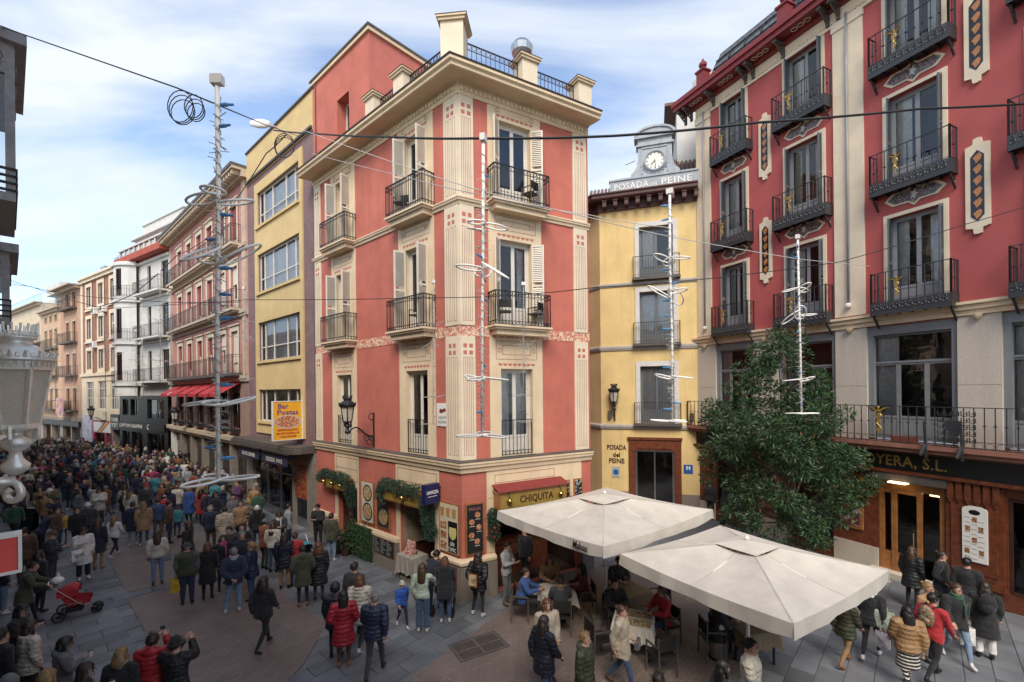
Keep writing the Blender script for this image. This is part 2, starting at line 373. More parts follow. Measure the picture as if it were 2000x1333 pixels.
# service cover let into the brown paving in front of the bar
gx,gy=gnd(935,1262)
mh=thing('service_cover','dark steel service cover let into the brown paving in front of the bar','cover',gx,gy,.003,math.atan2(dR.y,dR.x))
for a in (-.55,0.02):
    for b in (-.32,.02): MB().box(a,a+.53,b,b+.3,0,.006).build('cover_plate',mat('cover_plate_steel',(.09,.075,.065),.5,.15,12,.3,80),mh)
MB().box(-.62,.62,-.40,-.36,0,.009).box(-.62,.62,.36,.40,0,.009).box(-.62,-.58,-.36,.36,0,.009).box(.58,.62,-.36,.36,0,.009).build('cover_frame',LEAD,mh)

# ------------------------------------------------------------------ facade builders
def french(w,h,leafs=2,panel=.24,fm=WHITEW,y=.14,bars=0,top=0):
    """glazed door leaves: frame mesh and the rectangles of the panes"""
    m=MB(); t=.065; d=.07; panes=[]
    m.box(-w/2,-w/2+t,y,y+d,0,h); m.box(w/2-t,w/2,y,y+d,0,h); m.box(-w/2+t,w/2-t,y,y+d,h-t,h)
    zt=h-t
    if top:
        m.box(-w/2+t,w/2-t,y-.01,y+d,h-top-t,h-top); panes.append((-w/2+t,w/2-t,h-top,h-t)); zt=h-top-t
    iw=(w-2*t)/leafs
    for i in range(leafs):
        a=-w/2+t+i*iw; b=a+iw; s=.06
        m.box(a,a+s,y+.015,y+d-.01,0,zt); m.box(b-s,b,y+.015,y+d-.01,0,zt); m.box(a+s,b-s,y+.015,y+d-.01,zt-s,zt)
        p=h*panel
        m.box(a+s,b-s,y+.015,y+d-.01,0,.09); m.box(a+s,b-s,y+.03,y+d-.02,.09,p); m.box(a+s,b-s,y+.015,y+d-.01,p,p+.08)
        m.box(a+s+.05,b-s-.05,y+.02,y+.035,.14,p-.05)
        n=bars+1; hh=(zt-s-p-.08)
        for k in range(n):
            z0=p+.08+hh*k/n; z1=p+.08+hh*(k+1)/n
            if k: m.box(a+s,b-s,y+.02,y+d-.015,z0-.015,z0+.015)
            panes.append((a+s,b-s,z0,z1))
    return m,panes
def strip(w,h,divs,fm=None,y=.1,tr=()):
    m=MB(); t=.06; d=.06; panes=[]
    m.box(-w/2,-w/2+t,y,y+d,0,h); m.box(w/2-t,w/2,y,y+d,0,h); m.box(-w/2+t,w/2-t,y,y+d,h-t,h); m.box(-w/2+t,w/2-t,y,y+d,0,t)
    xs=[-w/2+t]+[-w/2+w*v for v in divs]+[w/2-t]; zs=[t]+[h*v for v in tr]+[h-t]
    for x in xs[1:-1]: m.box(x-.03,x+.03,y-.005,y+d,t,h-t)
    for z in zs[1:-1]: m.box(-w/2+t,w/2-t,y+.004,y+d-.004,z-.025,z+.025)
    for i in range(len(xs)-1):
        for j in range(len(zs)-1): panes.append((xs[i],xs[i+1],zs[j],zs[j+1]))
    return m,panes
def wavy(x0,x1,z0,z1,y,n=14,a=.02):
    m=MB(); ph=random.random()*6
    P=[(x0+(x1-x0)*i/n, y+a*math.sin(i*1.9+ph)) for i in range(n+1)]
    for i in range(n): m.face([(P[i][0],P[i][1],z0),(P[i+1][0],P[i+1][1],z0),(P[i+1][0],P[i+1][1],z1),(P[i][0],P[i][1],z1)])
    return m
def window(root,F,x,z,w,h,kind='french',fm=WHITEW,curtain=None,cm=None,room=True,glass=None,rev=.25,**k):
    """opening fitted with frame, panes, curtain and the room behind; returns the frame part"""
    key=(kind,w,h,fm.name,tuple(sorted((a,str(b)) for a,b in k.items())))
    def mk():
        mb,p=(french(w,h,fm=fm,**k) if kind=='french' else strip(w,h,fm=fm,**k))
        y=k.get('y',.14 if kind=='french' else .1)+.035
        pm={}
        return mb.mesh('window',fm),[(pp,y,MB()) for pp in p]
    me,panes=cached(key,mk)
    o=ob('window',me,root,rel(root,F.M@T(x,0,z)))
    for (a,b,c,d),y,_ in panes:
        pk=('pane',round(a,3),round(b,3),round(c,3),round(d,3),round(y,3),(glass or GLASS).name)
        ob('pane',cached(pk,lambda:(lambda m:(m.face([(a,y,c),(b,y,c),(b,y,d),(a,y,d)]),m.mesh('pane',glass or GLASS))[1])(MB())),o)
    if room:
        def rm():
            m=MB(); D=1.1; a,b=-w/2,w/2; y=rev
            m.face([(a,D,0),(b,D,0),(b,D,h),(a,D,h)]); m.face([(a,y,0),(a,D,0),(a,D,h),(a,y,h)]); m.face([(b,D,0),(b,y,0),(b,y,h),(b,D,h)])
            m.face([(a,y,0),(b,y,0),(b,D,0),(a,D,0)]); m.face([(a,D,h),(b,D,h),(b,y,h),(a,y,h)]); return m.mesh('room',ROOM)
        ob('room',cached(('room',w,h,rev),rm),o)
    if curtain:
        for (a,b) in curtain: wavy(-w/2+a*w,-w/2+b*w,.05,h-.05,k.get('y',.14)+.16,max(4,int((b-a)*w*12))).build('curtain',cm or CURT,o)
    return o
def louvre(w,h,m=None,t=.035):
    m=m or MB(); f=.055
    m.box(0,f,0,t,0,h); m.box(w-f,w,0,t,0,h)
    for z in (0,h*.5-f/2,h-f): m.box(f,w-f,0,t,z,z+f)
    n=int(h/.06)
    for i in range(n):
        z=f+(h-2*f)*i/n
        if abs(z-h*.5)<.06: continue
        m.add([(f,.004,z),(w-f,.004,z),(w-f,.03,z+.05),(f,.03,z+.05)],[(0,1,2,3)])
    return m
def shutter(win,x,z,w,h,ang,sm,side):
    """leaf hinged at x; ang = opening angle from closed"""
    me=cached(('shut',round(w,3),round(h,3),sm.name),lambda:louvre(w,h).mesh('shutter',sm))
    M=T(x,0,z)@(RZ(-ang) if side<0 else RZ(math.pi+ang))
    return ob('shutter',me,win,M)
def ring(m,c,r,t,n=8,plane='xz',k=3):
    pts=[]
    for i in range(n):
        a=2*math.pi*i/n
        if plane=='xz': pts.append((c[0]+r*math.cos(a),c[1],c[2]+r*math.sin(a)))
        elif plane=='yz': pts.append((c[0],c[1]+r*math.cos(a),c[2]+r*math.sin(a)))
        else: pts.append((c[0]+r*math.cos(a),c[1]+r*math.sin(a),c[2]))
    m.tube(pts,t,k,closed=True)
def railing(m,path,z,h,sp=.115,bw=.014,low=.12,scroll=True,top2=None,base=True,knob=False):
    """iron railing along a polyline in the facade frame"""
    for p,q in zip(path[:-1],path[1:]):
        p=Vector((p[0],p[1],z)); q=Vector((q[0],q[1],z)); L=(q-p).length; n=max(1,round(L/sp)); d=(q-p)/n; U=Vector((0,0,1))
        m.bar(p+U*h,q+U*h,.035,.022); m.bar(p+U*low,q+U*low,.02,.014)
        if top2: m.bar(p+U*(h-top2),q+U*(h-top2),.018,.014)
        if base: m.bar(p+U*.02,q+U*.02,.025,.02)
        for i in range(n+1):
            a=p+d*i; m.bar(a,a+U*h,bw if 0<i<n else bw*1.7)
            if knob and 0<i<n: m.bar(a+U*(h*.55),a+U*(h*.55+.035),bw*2.6)
        if scroll:
            pl='xz' if abs(d.x)>abs(d.y) else 'yz'; r=min(L/n*.42,low*.42)
            for i in range(n):
                c=p+d*(i+.5); ring(m,(c.x,c.y,z+low*.5),r,.006,8,pl)
                if top2: ring(m,(c.x,c.y,z+h-top2/2),min(r,top2*.4),.006,8,pl)
def balcony(root,F,x,z,w,o,slabm,h=1.0,th=.2,prof=True,**k):
    def sl():
        m=MB()
        if prof:
            for a,b,ov in ((0,.06,.0),(.06,.12,.05),(.12,th,.13)):
                m.box(-w/2+ov,w/2-ov,-o+ov,0.02,-b,-a)
        else: m.box(-w/2,w/2,-o,.02,-th,0)
        return m.mesh('balcony',slabm)
    s=ob('balcony',cached(('bal',w,o,th,prof,slabm.name),sl),root,rel(root,F.M@T(x,0,z)))
    def rl():
        m=MB(); e=.05; railing(m,[(-w/2+e,0),(-w/2+e,-o+e),(w/2-e,-o+e),(w/2-e,0)],0,h,**k); return m.mesh('railing',IRON)
    ob('railing',cached(('rail',w,o,h,tuple(sorted(k.items()))),rl),s)
    return s
def leafcloud(m,pts,n,size,asp=2.6,sd=.08,up=.3,fold=True):
    """leaf-shaped faces scattered round the given clump centres (x,y,z,r)"""
    rnd=random.Random(len(m.v)+n); W=[p[3]**2 for p in pts]; S=sum(W)
    for p,wt in zip(pts,W):
        for _ in range(max(1,int(n*wt/S))):
            while True:
                d=Vector((rnd.uniform(-1,1),rnd.uniform(-1,1),rnd.uniform(-1,1)))
                if .05<d.length<1: break
            rr=d.length**.45; d.normalize(); c=Vector(p[:3])+d*p[3]*rr*Vector((1,1,.85)).length/1.63
            a=(d+Vector((rnd.gauss(0,.6),rnd.gauss(0,.6),rnd.gauss(up,.5)-.3))).normalized()
            b=a.cross(Vector((rnd.gauss(0,1),rnd.gauss(0,1),rnd.gauss(0,1)))).normalized(); s=size*rnd.uniform(.65,1.3); w=s/asp
            nn=a.cross(b)*w*.35
            m.add([c,c+a*s*.45+b*w*.5+nn,c+a*s,c+a*s*.45-b*w*.5+nn],[(0,1,2),(0,2,3)] if fold else [(0,1,2,3)])
    return m

gum=MB(); rg=random.Random(9)
for _ in range(420):
    a=rg.uniform(4,22); b=rg.uniform(-.5,11); c=SD*a+SN*b; r=rg.uniform(.012,.03); n=6
    gum.face([(c.x+r*math.cos(k*6.283/n)*rg.uniform(.7,1.2),c.y+r*math.sin(k*6.283/n)*rg.uniform(.7,1.2),.0062) for k in range(n)])
tag(gum.build('gum_spots',mat('old_chewing_gum',(.30,.29,.27),.8,.2,9),pv),kind='stuff')
# ------------------------------------------------------------------ coral corner building
cb=thing('corner_building','coral and cream four storey corner building with ironwork balconies and roof terrace','building',C0.x,C0.y)
ends=[FL.w(0),FL.w(LLEN),FR.w(RLEN)]
CXL=(2.42,7.03); CXR=1.86; OW=1.12
ZF=((4.0,6.62),(7.92,10.5),(11.56,14.05))
opsL=[(c-OW/2-.02,c+OW/2+.02,a-.01,b+.02) for c in CXL for a,b in ZF]+[(1.85,3.32,0,2.32),(6.05,7.86,0,2.45)]
opsR=[(CXR-OW/2-.02,CXR+OW/2+.02,a-.01,b+.02) for a,b in ZF]+[(1.05,4.2,0,2.5)]
wpart('wall',MB().wall(0,LLEN,0,14.86,opsL,.27),CORAL,cb,FL.M)
wpart('wall',MB().wall(0,RLEN,0,14.86,opsR,.27),CORAL,cb,FR.M)
# end wall of the corner building towards the alley and its back
e1=Vector(FR.w(RLEN)); e2=e1+FR.n*-9; e3=Vector(FL.w(0))-FL.n*7
bk=MB(); 
for p,q in ((e1,e2),(e2,e3),(e3,Vector(FL.w(0)))): bk.face([(p.x,p.y,0),(q.x,q.y,0),(q.x,q.y,14.86),(p.x,p.y,14.86)])
wpart('rear_wall',bk,CORAL,cb)
rp=[FL.w(0),FL.w(LLEN),FR.w(RLEN),tuple(e2),tuple(e3)]
wpart('terrace_floor',MB().slab(rp,14.87,14.93),mat('terracotta_terrace',(.3,.14,.09),.8,.15),cb)
wpart('eave',MB().sweep(ends,[(0,14.42),(.05,14.42),(.05,14.72),(.12,14.76),(.62,14.70),(.66,14.72),(.66,14.80),(.73,14.84),(.73,14.92),(0,14.94)]),CREAM,cb)
wpart('eave_capping',MB().sweep([FL.w(-.02),FL.w(LLEN),FR.w(RLEN+.02)],[(0,14.945),(.75,14.925),(.77,14.955),(0,14.985)]),LEAD,cb)
dn=MB()
for F,l in ((FL,LLEN),(FR,RLEN)):
    for i in range(int(l/.15)):
        a=.04+i*.15; M=F.M; dn.add([M@Vector(v) for v in ((a,-.09,14.54),(a+.085,-.09,14.54),(a+.085,-.05,14.54),(a,-.05,14.54),(a,-.09,14.66),(a+.085,-.09,14.66),(a+.085,-.05,14.66),(a,-.05,14.66))],[(0,3,2,1),(4,5,6,7),(0,1,5,4),(1,2,6,5),(3,0,4,7)])
wpart('dentil_frieze',dn,CREAM2,cb)
def string(z0,z1,o,m,nm='string_course'):
    h=z1-z0
    wpart(nm,MB().sweep(ends,[(0,z0),(o*.35,z0),(o*.45,z0+h*.35),(o*.8,z0+h*.5),(o*.85,z0+h*.75),(o,z0+h*.8),(o,z1),(0,z1+.03)]),m,cb)
string(3.62,3.93,.17,CREAM); string(11.30,11.50,.12,CREAM)
wpart('string_capping',MB().sweep(ends,[(0,3.965),(.18,3.935),(.18,3.95),(0,3.985)]),LEAD,cb)
wpart('floral_band',MB().sweep(ends,[(0,7.55),(.012,7.55),(.012,7.86),(0,7.86)]),mat_blobs('painted_floral_band',(.74,.58,.42),[(.48,.14,.10),(.56,.24,.16)],11,.52,.9),cb)
# pilasters with painted flutes and squares
def pil(F,x0,x1,z0,z1,nf=3):
    o=wpart('pilaster',MB().box(x0,x1,-.035,.0,z0,z1),CREAM2,cb,F.M)
    w=x1-x0; q=MB(); s=.115; g=.07; cx=(x0+x1)/2
    if w>.3:
        for i in (-1,1):
            for j in (0,1): ob('painted_square',cached('psq',lambda:MB().box(-s/2,s/2,-.039,-.034,-s,0).mesh('painted_square',ORN)),o,T(cx+i*(s/2+g/2),0,z1-.22-j*.2))
    l=MB(); zt=z1-.62; zb=z0+.12; m=(w-.12)/nf
    for k in range(nf):
        a=x0+.06+k*m+m*.18; b=a+m*.64; t=.006
        for xa,xb,za,zb_ in ((a,a+t*2,zb,zt),(b-t*2,b,zb,zt),(a,b,zt,zt+t*2),(a,b,zb,zb+t*2)): l.box(xa,xb,-.038,-.034,za,zb_)
    l.build('painted_flute',LINE,o)
PZ=((3.99,7.55),(7.86,11.30),(11.50,14.42))
for a,b in PZ:
    pil(FL,8.47,9.08,a,b); pil(FR,0,.46,a,b); pil(FR,4.06,4.62,a,b); pil(FL,.03,.62,a,b,2)
# window surrounds, sgraffito, windows, shutters, balconies
def scallop(m,x0,x1,z,n,y):
    w=(x1-x0)/n
    for i in range(n):
        c=x0+w*(i+.5); m.prism([(c-w*.44,z)]+[(c+w*.44*math.cos(t),z-.075*math.sin(-t)) for t in [R_(180+180*k/6) for k in range(1,6)]]+[(c+w*.44,z)],y,y+.004)
def bay(F,c,side):
    for fi,(za,zb) in enumerate(ZF):
        z0,z1=PZ[fi]; hw=.93; y=-.022
        s=wpart('window_surround',MB().wall(c-hw,c+hw,z0,z1,[(c-OW/2,c+OW/2,za,zb)],.292,y).box(c-hw-.001,c-hw,y,0,z0,z1).box(c+hw,c+hw+.001,y,0,z0,z1),CREAM,cb,F.M)
        l=MB(); yt=y-.004; zt=z1-.10; zl=zb+.28; t=.007
        for a,b,cc,d in ((c-.72,c+.72,zl,zt),(c-.5,c+.5,zl+.14,zt-.12)):
            if d-cc<.1: continue
            for xa,xb,p,q in ((a,a+2*t,cc,d),(b-2*t,b,cc,d),(a,b,cc,cc+2*t),(a,b,d-2*t,d)): l.box(xa,xb,yt,y,p,q)
        for sx in (-1,1): ring(l,(c+sx*.6,yt,(zl+zt)/2),.06,.008,10)
        l.build('painted_panel',LINE,s)
        sc=MB(); scallop(sc,c-.66,c+.66,zb+.16,8,yt); sc.build('painted_scallop',ORN,s)
        cur={0:((.0,.25),),1:((0,.18),(.8,1)),2:((.62,1),)}[fi] if side=='L' else {0:((0,.4),(.45,1)),1:((.7,1),),2:((.0,.15),)}[fi]
        w=window(cb,F,c,za,OW,zb-za,fm=WHITEW,curtain=cur,y=.16,panel=.2,rev=.27)
        if fi>0:
            sw=.4; sh=zb-za-.06
            shutter(w,-OW/2+.0,.03,sw,sh,R_(104 if side=='L' else 138),SHUT,-1); shutter(w,OW/2,.03,sw,sh,R_(92 if side=='L' else 140),SHUT,1)
            balcony(cb,F,c,za-.03 if fi==2 else za-.04,2.0,.5,CREAM,h=.98,th=.27,top2=.14)
        else:
            r=MB(); railing(r,[(-OW/2+.03,.02),(OW/2-.03,.02)],.02,1.05,.13,scroll=True)
            r.build('railing',IRON,w)
            MB().box(-OW/2-.05,OW/2+.05,-.06,.05,-.05,-.001).build('sill',LEAD,w)
for c in CXL: bay(FL,c,'L')
bay(FR,CXR,'R')
# roof terrace: posts with caps, railings
posts=[(FL,4.85),(FL,6.55),(FL,9.08),(FR,2.28),(FR,4.42)]
pm=MB()
for F,x in posts:
    big=(F is FL and x>9)
    hw=.32 if big else .27; zt=16.2 if big else 16.0; yo=.30
    M=F.M@(T(x,.0,0) if not big else T(x,-.1,0)@RZ(R_(36)))
    p=wpart('terrace_post',MB().box(-hw,hw,-hw,hw,14.99,zt),CREAM2,cb,M)
    MB().box(-hw-.06,hw+.06,-hw-.06,hw+.06,zt,zt+.07).box(-hw-.1,hw+.1,-hw-.1,hw+.1,zt+.07,zt+.13).build('post_cap',CREAM,p)
    m=MB(); h2=hw+.12; m.add([(-h2,-h2,zt+.13),(h2,-h2,zt+.13),(h2,h2,zt+.13),(-h2,h2,zt+.13),(0,0,zt+.25)],[(0,1,4),(1,2,4),(2,3,4),(3,0,4)]); m.build('cap_slate',LEAD,p)
for F,a,b in ((FL,5.12,6.28),(FL,6.82,8.78),(FR,.3,2.0),(FR,2.56,4.14)):
    m=MB(); railing(m,[(a,0),(b,0)],15.0,1.0 if F is FL else .98,.15,low=.14,top2=.18); wpart('terrace_railing',m,IRON,cb,F.M)
# penthouse
PW=4.42
pent=wpart('penthouse',MB().wall(0,PW,14.94,18.72,[(2.05,2.98,15.75,17.25)],.45,.0),CORAL,cb,FL.M)
m=MB(); m.face([(PW,0,14.94),(PW,7.6,14.94),(PW,7.6,18.72),(PW,0,18.72)]); m.face([(0,7.6,14.94),(0,0,14.94),(0,0,18.72),(0,7.6,18.72)]); m.face([(PW,7.6,14.94),(0,7.6,14.94),(0,7.6,18.72),(PW,7.6,18.72)]); m.build('side_wall',mat('sunlit_coral_tint',(.50,.15,.115),.88,.08,1.1,.2,90,streak=.25),pent)  # second coral for these walls, with the sunlit look mixed into its tone
m=MB(); m.box(-.06,PW+.08,-.08,7.7,18.72,18.86); m.build('cornice',CREAM,pent); MB().box(-.1,PW+.12,-.12,7.74,18.86,18.93).build('capping',LEAD,pent)
w=window(cb,FL,2.515,15.75,.93,1.5,kind='strip',divs=(.5,),y=.38,rev=.45)
wpart('chimney_block',MB().box(1.9,3.0,1.6,2.6,18.94,19.75).box(1.84,3.06,1.54,2.66,19.75,19.83),CREAM,cb,FL.M)
m=MB(); m.tube([(.04,-.03,14.9),(.04,-.03,4.0)],.035,6).tube([(.3,-.04,18.7),(.3,-.04,14.95)],.022,6); wpart('drain_pipe',m,LEAD,cb,FL.M)
# ground floor: granite dado, cream heads, quoin lines
dg=[(FL,-.02,1.80),(FL,3.36,6.01),(FL,7.90,LLEN+.1),(FR,.0,.99)]
for F,a,b in dg:
    if F is FL and b>LLEN:
        wpart('plinth',MB().sweep([FL.w(7.90),FL.w(LLEN),FR.w(1.0)],[(0,0),(.13,0),(.13,.95),(.10,1.0),(0,1.0)]),DGRAN,cb)
        wpart('plinth_cap',MB().sweep([FL.w(7.86),FL.w(LLEN),FR.w(1.03)],[(0,1.003),(.14,1.003),(.17,1.05),(.17,1.12),(.12,1.16),(0,1.18)]),CREAM,cb)
    elif F is FL:
        wpart('plinth',MB().box(a,b,-.13,0,0,1.0),DGRAN,cb,F.M); wpart('plinth_cap',MB().box(a-.02,b+.02,-.16,0,1.003,1.1).box(a-.02,b+.02,-.12,0,1.1,1.15),CREAM,cb,F.M)
wpart('plinth',MB().box(4.24,RLEN,-.13,0,0,1.0),DGRAN,cb,FR.M)
for F,a,b,c,d in ((FL,1.62,3.45,1.85,3.32),(FL,5.82,8.1,6.05,7.86)):
    o=wpart('door_surround',MB().wall(a,b,0,3.62,[(c,d,-.01,2.4)],.02,-.02),CREAM,cb,F.M)
    l=MB()
    for xa,xb,za,zb in ((a+.12,b-.12,2.62,2.64),(a+.12,b-.12,3.46,3.48),(a+.12,b-.12,3.05,3.07),(a+.12,a+.14,2.62,3.48),(b-.14,b-.12,2.62,3.48)): l.box(xa,xb,-.024,-.019,za,zb)
    l.build('painted_panel',LINE,o)
o=wpart('door_surround',MB().wall(.78,4.3,2.5,3.62,[],.02,-.02).box(.78,1.04,-.02,-.001,1.0,2.5),CREAM,cb,FR.M)
l=MB()
for xa,xb,za,zb in ((1.05,3.2,2.68,2.695),(1.05,3.2,3.46,3.475),(1.05,3.2,3.0,3.015),(1.05,3.2,3.22,3.235),(1.05,1.065,2.68,3.475),(3.185,3.2,2.68,3.475)): l.box(xa,xb,-.024,-.019,za,zb)
for i in range(3): l.box(.84,.98,-.024,-.019,1.2+i*.8,1.215+i*.8)
l.build('painted_panel',LINE,o)
l=MB()
for F,a,b in ((FL,8.14,9.07),(FR,.02,.76)):
    for k in range(5):
        z=2.72+k*.2; l.add([F.M@Vector(v) for v in ((a,-.004,z),(b,-.004,z),(b,-.004,z+.012),(a,-.004,z+.012))],[(0,1,2,3)])
wpart('quoin_line',l,mat('pale_coral_line',(.58,.22,.17),.9),cb)
# door A (dark wood), door B (open bar entrance), bar front on the right face
m,p=french(1.47,2.3,fm=WOODD,panel=.45); o=wpart('door',m,WOODD,cb,FL.M@T(2.585,.05,0))
for a,b,c,d in p: q=MB(); q.face([(a,.17,c),(b,.17,c),(b,.17,d),(a,.17,d)]); q.build('pane',GLASS,o)
def room(F,a,b,zt,D,mt,nm='bar_interior',back=None):
    m=MB(); y=.27
    m.face([(a,D,0),(b,D,0),(b,D,zt),(a,D,zt)]); m.face([(a,y,0),(a,D,0),(a,D,zt),(a,y,zt)]); m.face([(b,D,0),(b,y,0),(b,y,zt),(b,D,zt)]); m.face([(a,D,zt),(b,D,zt),(b,y,zt),(a,y,zt)]); m.face([(a,y,.002),(b,y,.002),(b,D,.002),(a,D,.002)])
    return wpart(nm,m,mt,cb,F.M)
DARKRED=mat('dark_red_interior',(.10,.022,.018),.8,.2,1.5)
room(FL,1.85,3.32,2.32,1.2,ROOM); room(FL,6.05,7.86,2.45,2.2,DARKRED); room(FR,1.05,4.2,2.5,2.6,mat('bar_interior_brown',(.055,.03,.02),.8,.3,1.2))
wpart('doorstep',MB().box(6.0,7.9,-.3,.25,0,.13),DGRAN,cb,FL.M)
wpart('doorstep',MB().box(1.8,3.36,-.2,.2,0,.1),DGRAN,cb,FL.M)
wpart('glass_screen',MB().box(6.1,6.14,.1,1.3,.9,2.3).box(6.14,7.0,1.28,1.32,.9,2.3),mat('pale_screen_glass',(.32,.28,.2),.25,.2,3),cb,FL.M)
wpart('bar_counter',MB().box(1.3,3.6,1.0,1.5,0,1.05).box(1.25,3.65,.9,1.55,1.05,1.1),WOODR,cb,FR.M)
sh=MB()
for z in (1.35,1.75,2.1): sh.box(1.2,4.0,2.3,2.58,z,z+.03)
sh=wpart('bar_shelf',sh,WOODD,cb,FR.M)
for i in range(24):
    x=1.25+i*.115; z=(1.38,1.78)[i%2]
    MB().lathe([(.035,0),(.036,.16),(.014,.21),(.014,.27)],8,(x,2.42,z)).build('bottle',mat('bottle_glass_%d'%(i%4),[(.05,.09,.03),(.2,.09,.02),(.3,.3,.28),(.08,.02,.02)][i%4],.15,0) if i<4 else bpy.data.materials['bottle_glass_%d'%(i%4)],sh)
wpart('stone_pier',MB().box(.74,1.05,-.16,.1,0,1.0),DGRAN,cb,FR.M)
# ------------------------------------------------------------------ generic body of a street house
def body(root,F,ln,top,wm,ops,depth=8,rev=.25,roofm=LEAD,z0=0,sides=True):
    wpart('wall',MB().wall(0,ln,z0,top,ops,rev),wm,root,F.M)
    m=MB(); D=depth
    m.face([(0,D,0),(0,0,0),(0,0,top),(0,D,top)]); m.face([(ln,0,0),(ln,D,0),(ln,D,top),(ln,0,top)]); m.face([(ln,D,0),(0,D,0),(0,D,top),(ln,D,top)])
    if sides: wpart('side_wall',m,wm,root,F.M)
    wpart('roof',MB().box(.01,ln-.01,.01,D-.01,top-.02,top+.05),roofm,root,F.M)
def house(name,label,F): return thing(name,label,'building',F.p.x,F.p.y)
# ------------------------------------------------------------------ yellow building with strip windows
yb=house('yellow_building','mustard yellow building with wide strip windows between mauve brick piers',FY); YL=7.82
YEL=mat('mustard_stucco',(.63,.465,.22),.85,.07,1.2,.15,80,streak=.16)
MAUVE=mat_brick('mauve_brick',(.27,.165,.165),(.235,.14,.14),(.12,.09,.09),.24,.062,face=True,gap=.008,bump=.6)
rows=((14.35,16.1),(11.0,12.95),(7.55,9.5),(4.55,6.12)); WX0,WX1=1.55,6.5
ops=[(WX0,WX1,a,b) for a,b in rows]
wpart('brick_front',MB().wall(0,YL,3.6,16.95,ops,.2),MAUVE,yb,FY.M)
wpart('yellow_field',MB().wall(1.18,6.82,3.95,16.6,ops,.07,-.07).box(1.179,1.18,-.07,0,3.95,16.6).box(6.82,6.821,-.07,0,3.95,16.6).box(1.18,6.82,-.07,0,3.949,3.95).box(1.18,6.82,-.07,0,16.6,16.601),YEL,yb,FY.M)
wpart('parapet',MB().box(0,YL,-.03,.3,16.953,18.62),YEL,yb,FY.M)
wpart('parapet_cap',MB().box(-.02,YL,-.10,.36,18.62,18.70).box(0,YL,-.13,-.03,17.0,17.1),LEAD,yb,FY.M)
m=MB(); m.face([(0,9,0),(0,0,0),(0,0,18.6),(0,9,18.6)]); m.face([(YL,0,0),(YL,9,0),(YL,9,18.6),(YL,0,18.6)]); m.face([(0,.3,17.2),(YL,.3,17.2),(YL,9,17.2),(0,9,17.2)]); wpart('side_wall',m,YEL,yb,FY.M)
SKYGL=mat_glass('bright_window_glass',(.98,.98,.98),1.45,.008)
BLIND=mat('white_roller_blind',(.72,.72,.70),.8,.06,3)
for i,(a,b) in enumerate(rows):
    w=window(yb,FY,(WX0+WX1)/2,a,WX1-WX0,b-a,kind='strip',divs=(.12,.34,.66,.86),tr=(.36,) if i<3 else (),y=.08,glass=SKYGL if i<3 else GLASS,rev=.2)
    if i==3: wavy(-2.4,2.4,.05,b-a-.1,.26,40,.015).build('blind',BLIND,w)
    else: wavy(-2.4,(2.4,2.4,1.6)[i],.05,b-a-.1,.22,24,.012).build('blind',BLIND,w)  # white blinds, drawn wide to stand in for pale reflections in the panes
    MB().box(-(WX1-WX0)/2-.1,(WX1-WX0)/2+.1,-.16,.08,-.12,-.001).build('sill',YEL,w)
# shop on its ground floor
STONE=mat('grey_brown_stone',(.27,.23,.19),.8,.13,3,.2,60,streak=.3)
for a,b in ((-.02,.62),(7.0,7.8)): wpart('shop_pillar',MB().box(a,b,-.06,.3,0,3.4),STONE,yb,FY.M)
wpart('shop_pillar',MB().box(5.3,5.6,.02,.3,0,2.9),STONE,yb,FY.M)
cn=MB(); n=8; pts=[(0,0)]+[(-.95+.35*(1-math.sin(R_(90*k/n)))-.0,0) for k in ()]
poly=[(-.1,.1),(-.1,-.75),(.15,-.95),(7.3,-.95),(7.55,-.85),(7.7,-.6),(7.75,.1)]
wpart('canopy',MB().slab([(x,y) for x,y in poly],3.42,3.62).slab([(x*.985+.05,y*.93) for x,y in poly],3.62,3.70),LEAD,yb,FY.M)
wpart('shop_fascia',MB().box(.62,7.0,-.02,.3,2.75,3.42),WOODO,yb,FY.M)
AWN=mat('navy_awning_cloth',(.02,.022,.05),.7,.08)
for a,b,tx in ((.75,3.55,'BOCATAS CALAMARES'),(3.85,6.8,'DESDE 1942')):
    o=wpart('awning_cassette',MB().box(a,b,-.75,-.45,3.12,3.32),AWN,yb,FY.M)
    v=MB(); v.add([(a,-.75,3.14),(b,-.75,3.14),(b,-.78,2.82),(a,-.78,2.82),(a,-.77,2.82),(b,-.77,2.82),(b,-.74,3.14),(a,-.74,3.14)],[(3,2,1,0),(7,6,5,4)]); v.build('valance',AWN,o)
    MB().box(a,b,-.77,-.72,3.30,3.36).build('rail',WHITE,o)
    text(tx,.26,WHITE,o,T((a+b)/2,-.775,2.98),width=(b-a)*.62,ext=.003)
room_m=MB(); a,b,zt,D=.62,7.0,2.75,3
room_m.face([(a,D,0),(b,D,0),(b,D,zt),(a,D,zt)]); room_m.face([(a,.3,0),(a,D,0),(a,D,zt),(a,.3,zt)]); room_m.face([(b,D,0),(b,.3,0),(b,.3,zt),(b,D,zt)]); room_m.face([(a,D,zt),(b,D,zt),(b,.3,zt),(a,.3,zt)])
wpart('shop_interior',room_m,mat('warm_shop_interior',(.16,.09,.045),.8,.4,1.3),yb,FY.M)
m=MB(); panes=[]
for xa,xb in ((.65,2.2),(2.2,3.8),(3.8,5.3),(5.6,7.0)):
    m.box(xa,xa+.06,.1,.17,0,2.75); m.box(xb-.06,xb,.1,.17,0,2.75); m.box(xa+.06,xb-.06,.1,.17,2.1,2.16); m.box(xa+.06,xb-.06,.1,.17,0,.4); panes+=[(xa+.06,xb-.06,.4,2.1),(xa+.06,xb-.06,2.16,2.75)]
sf=wpart('shop_window',m,STEEL,yb,FY.M)
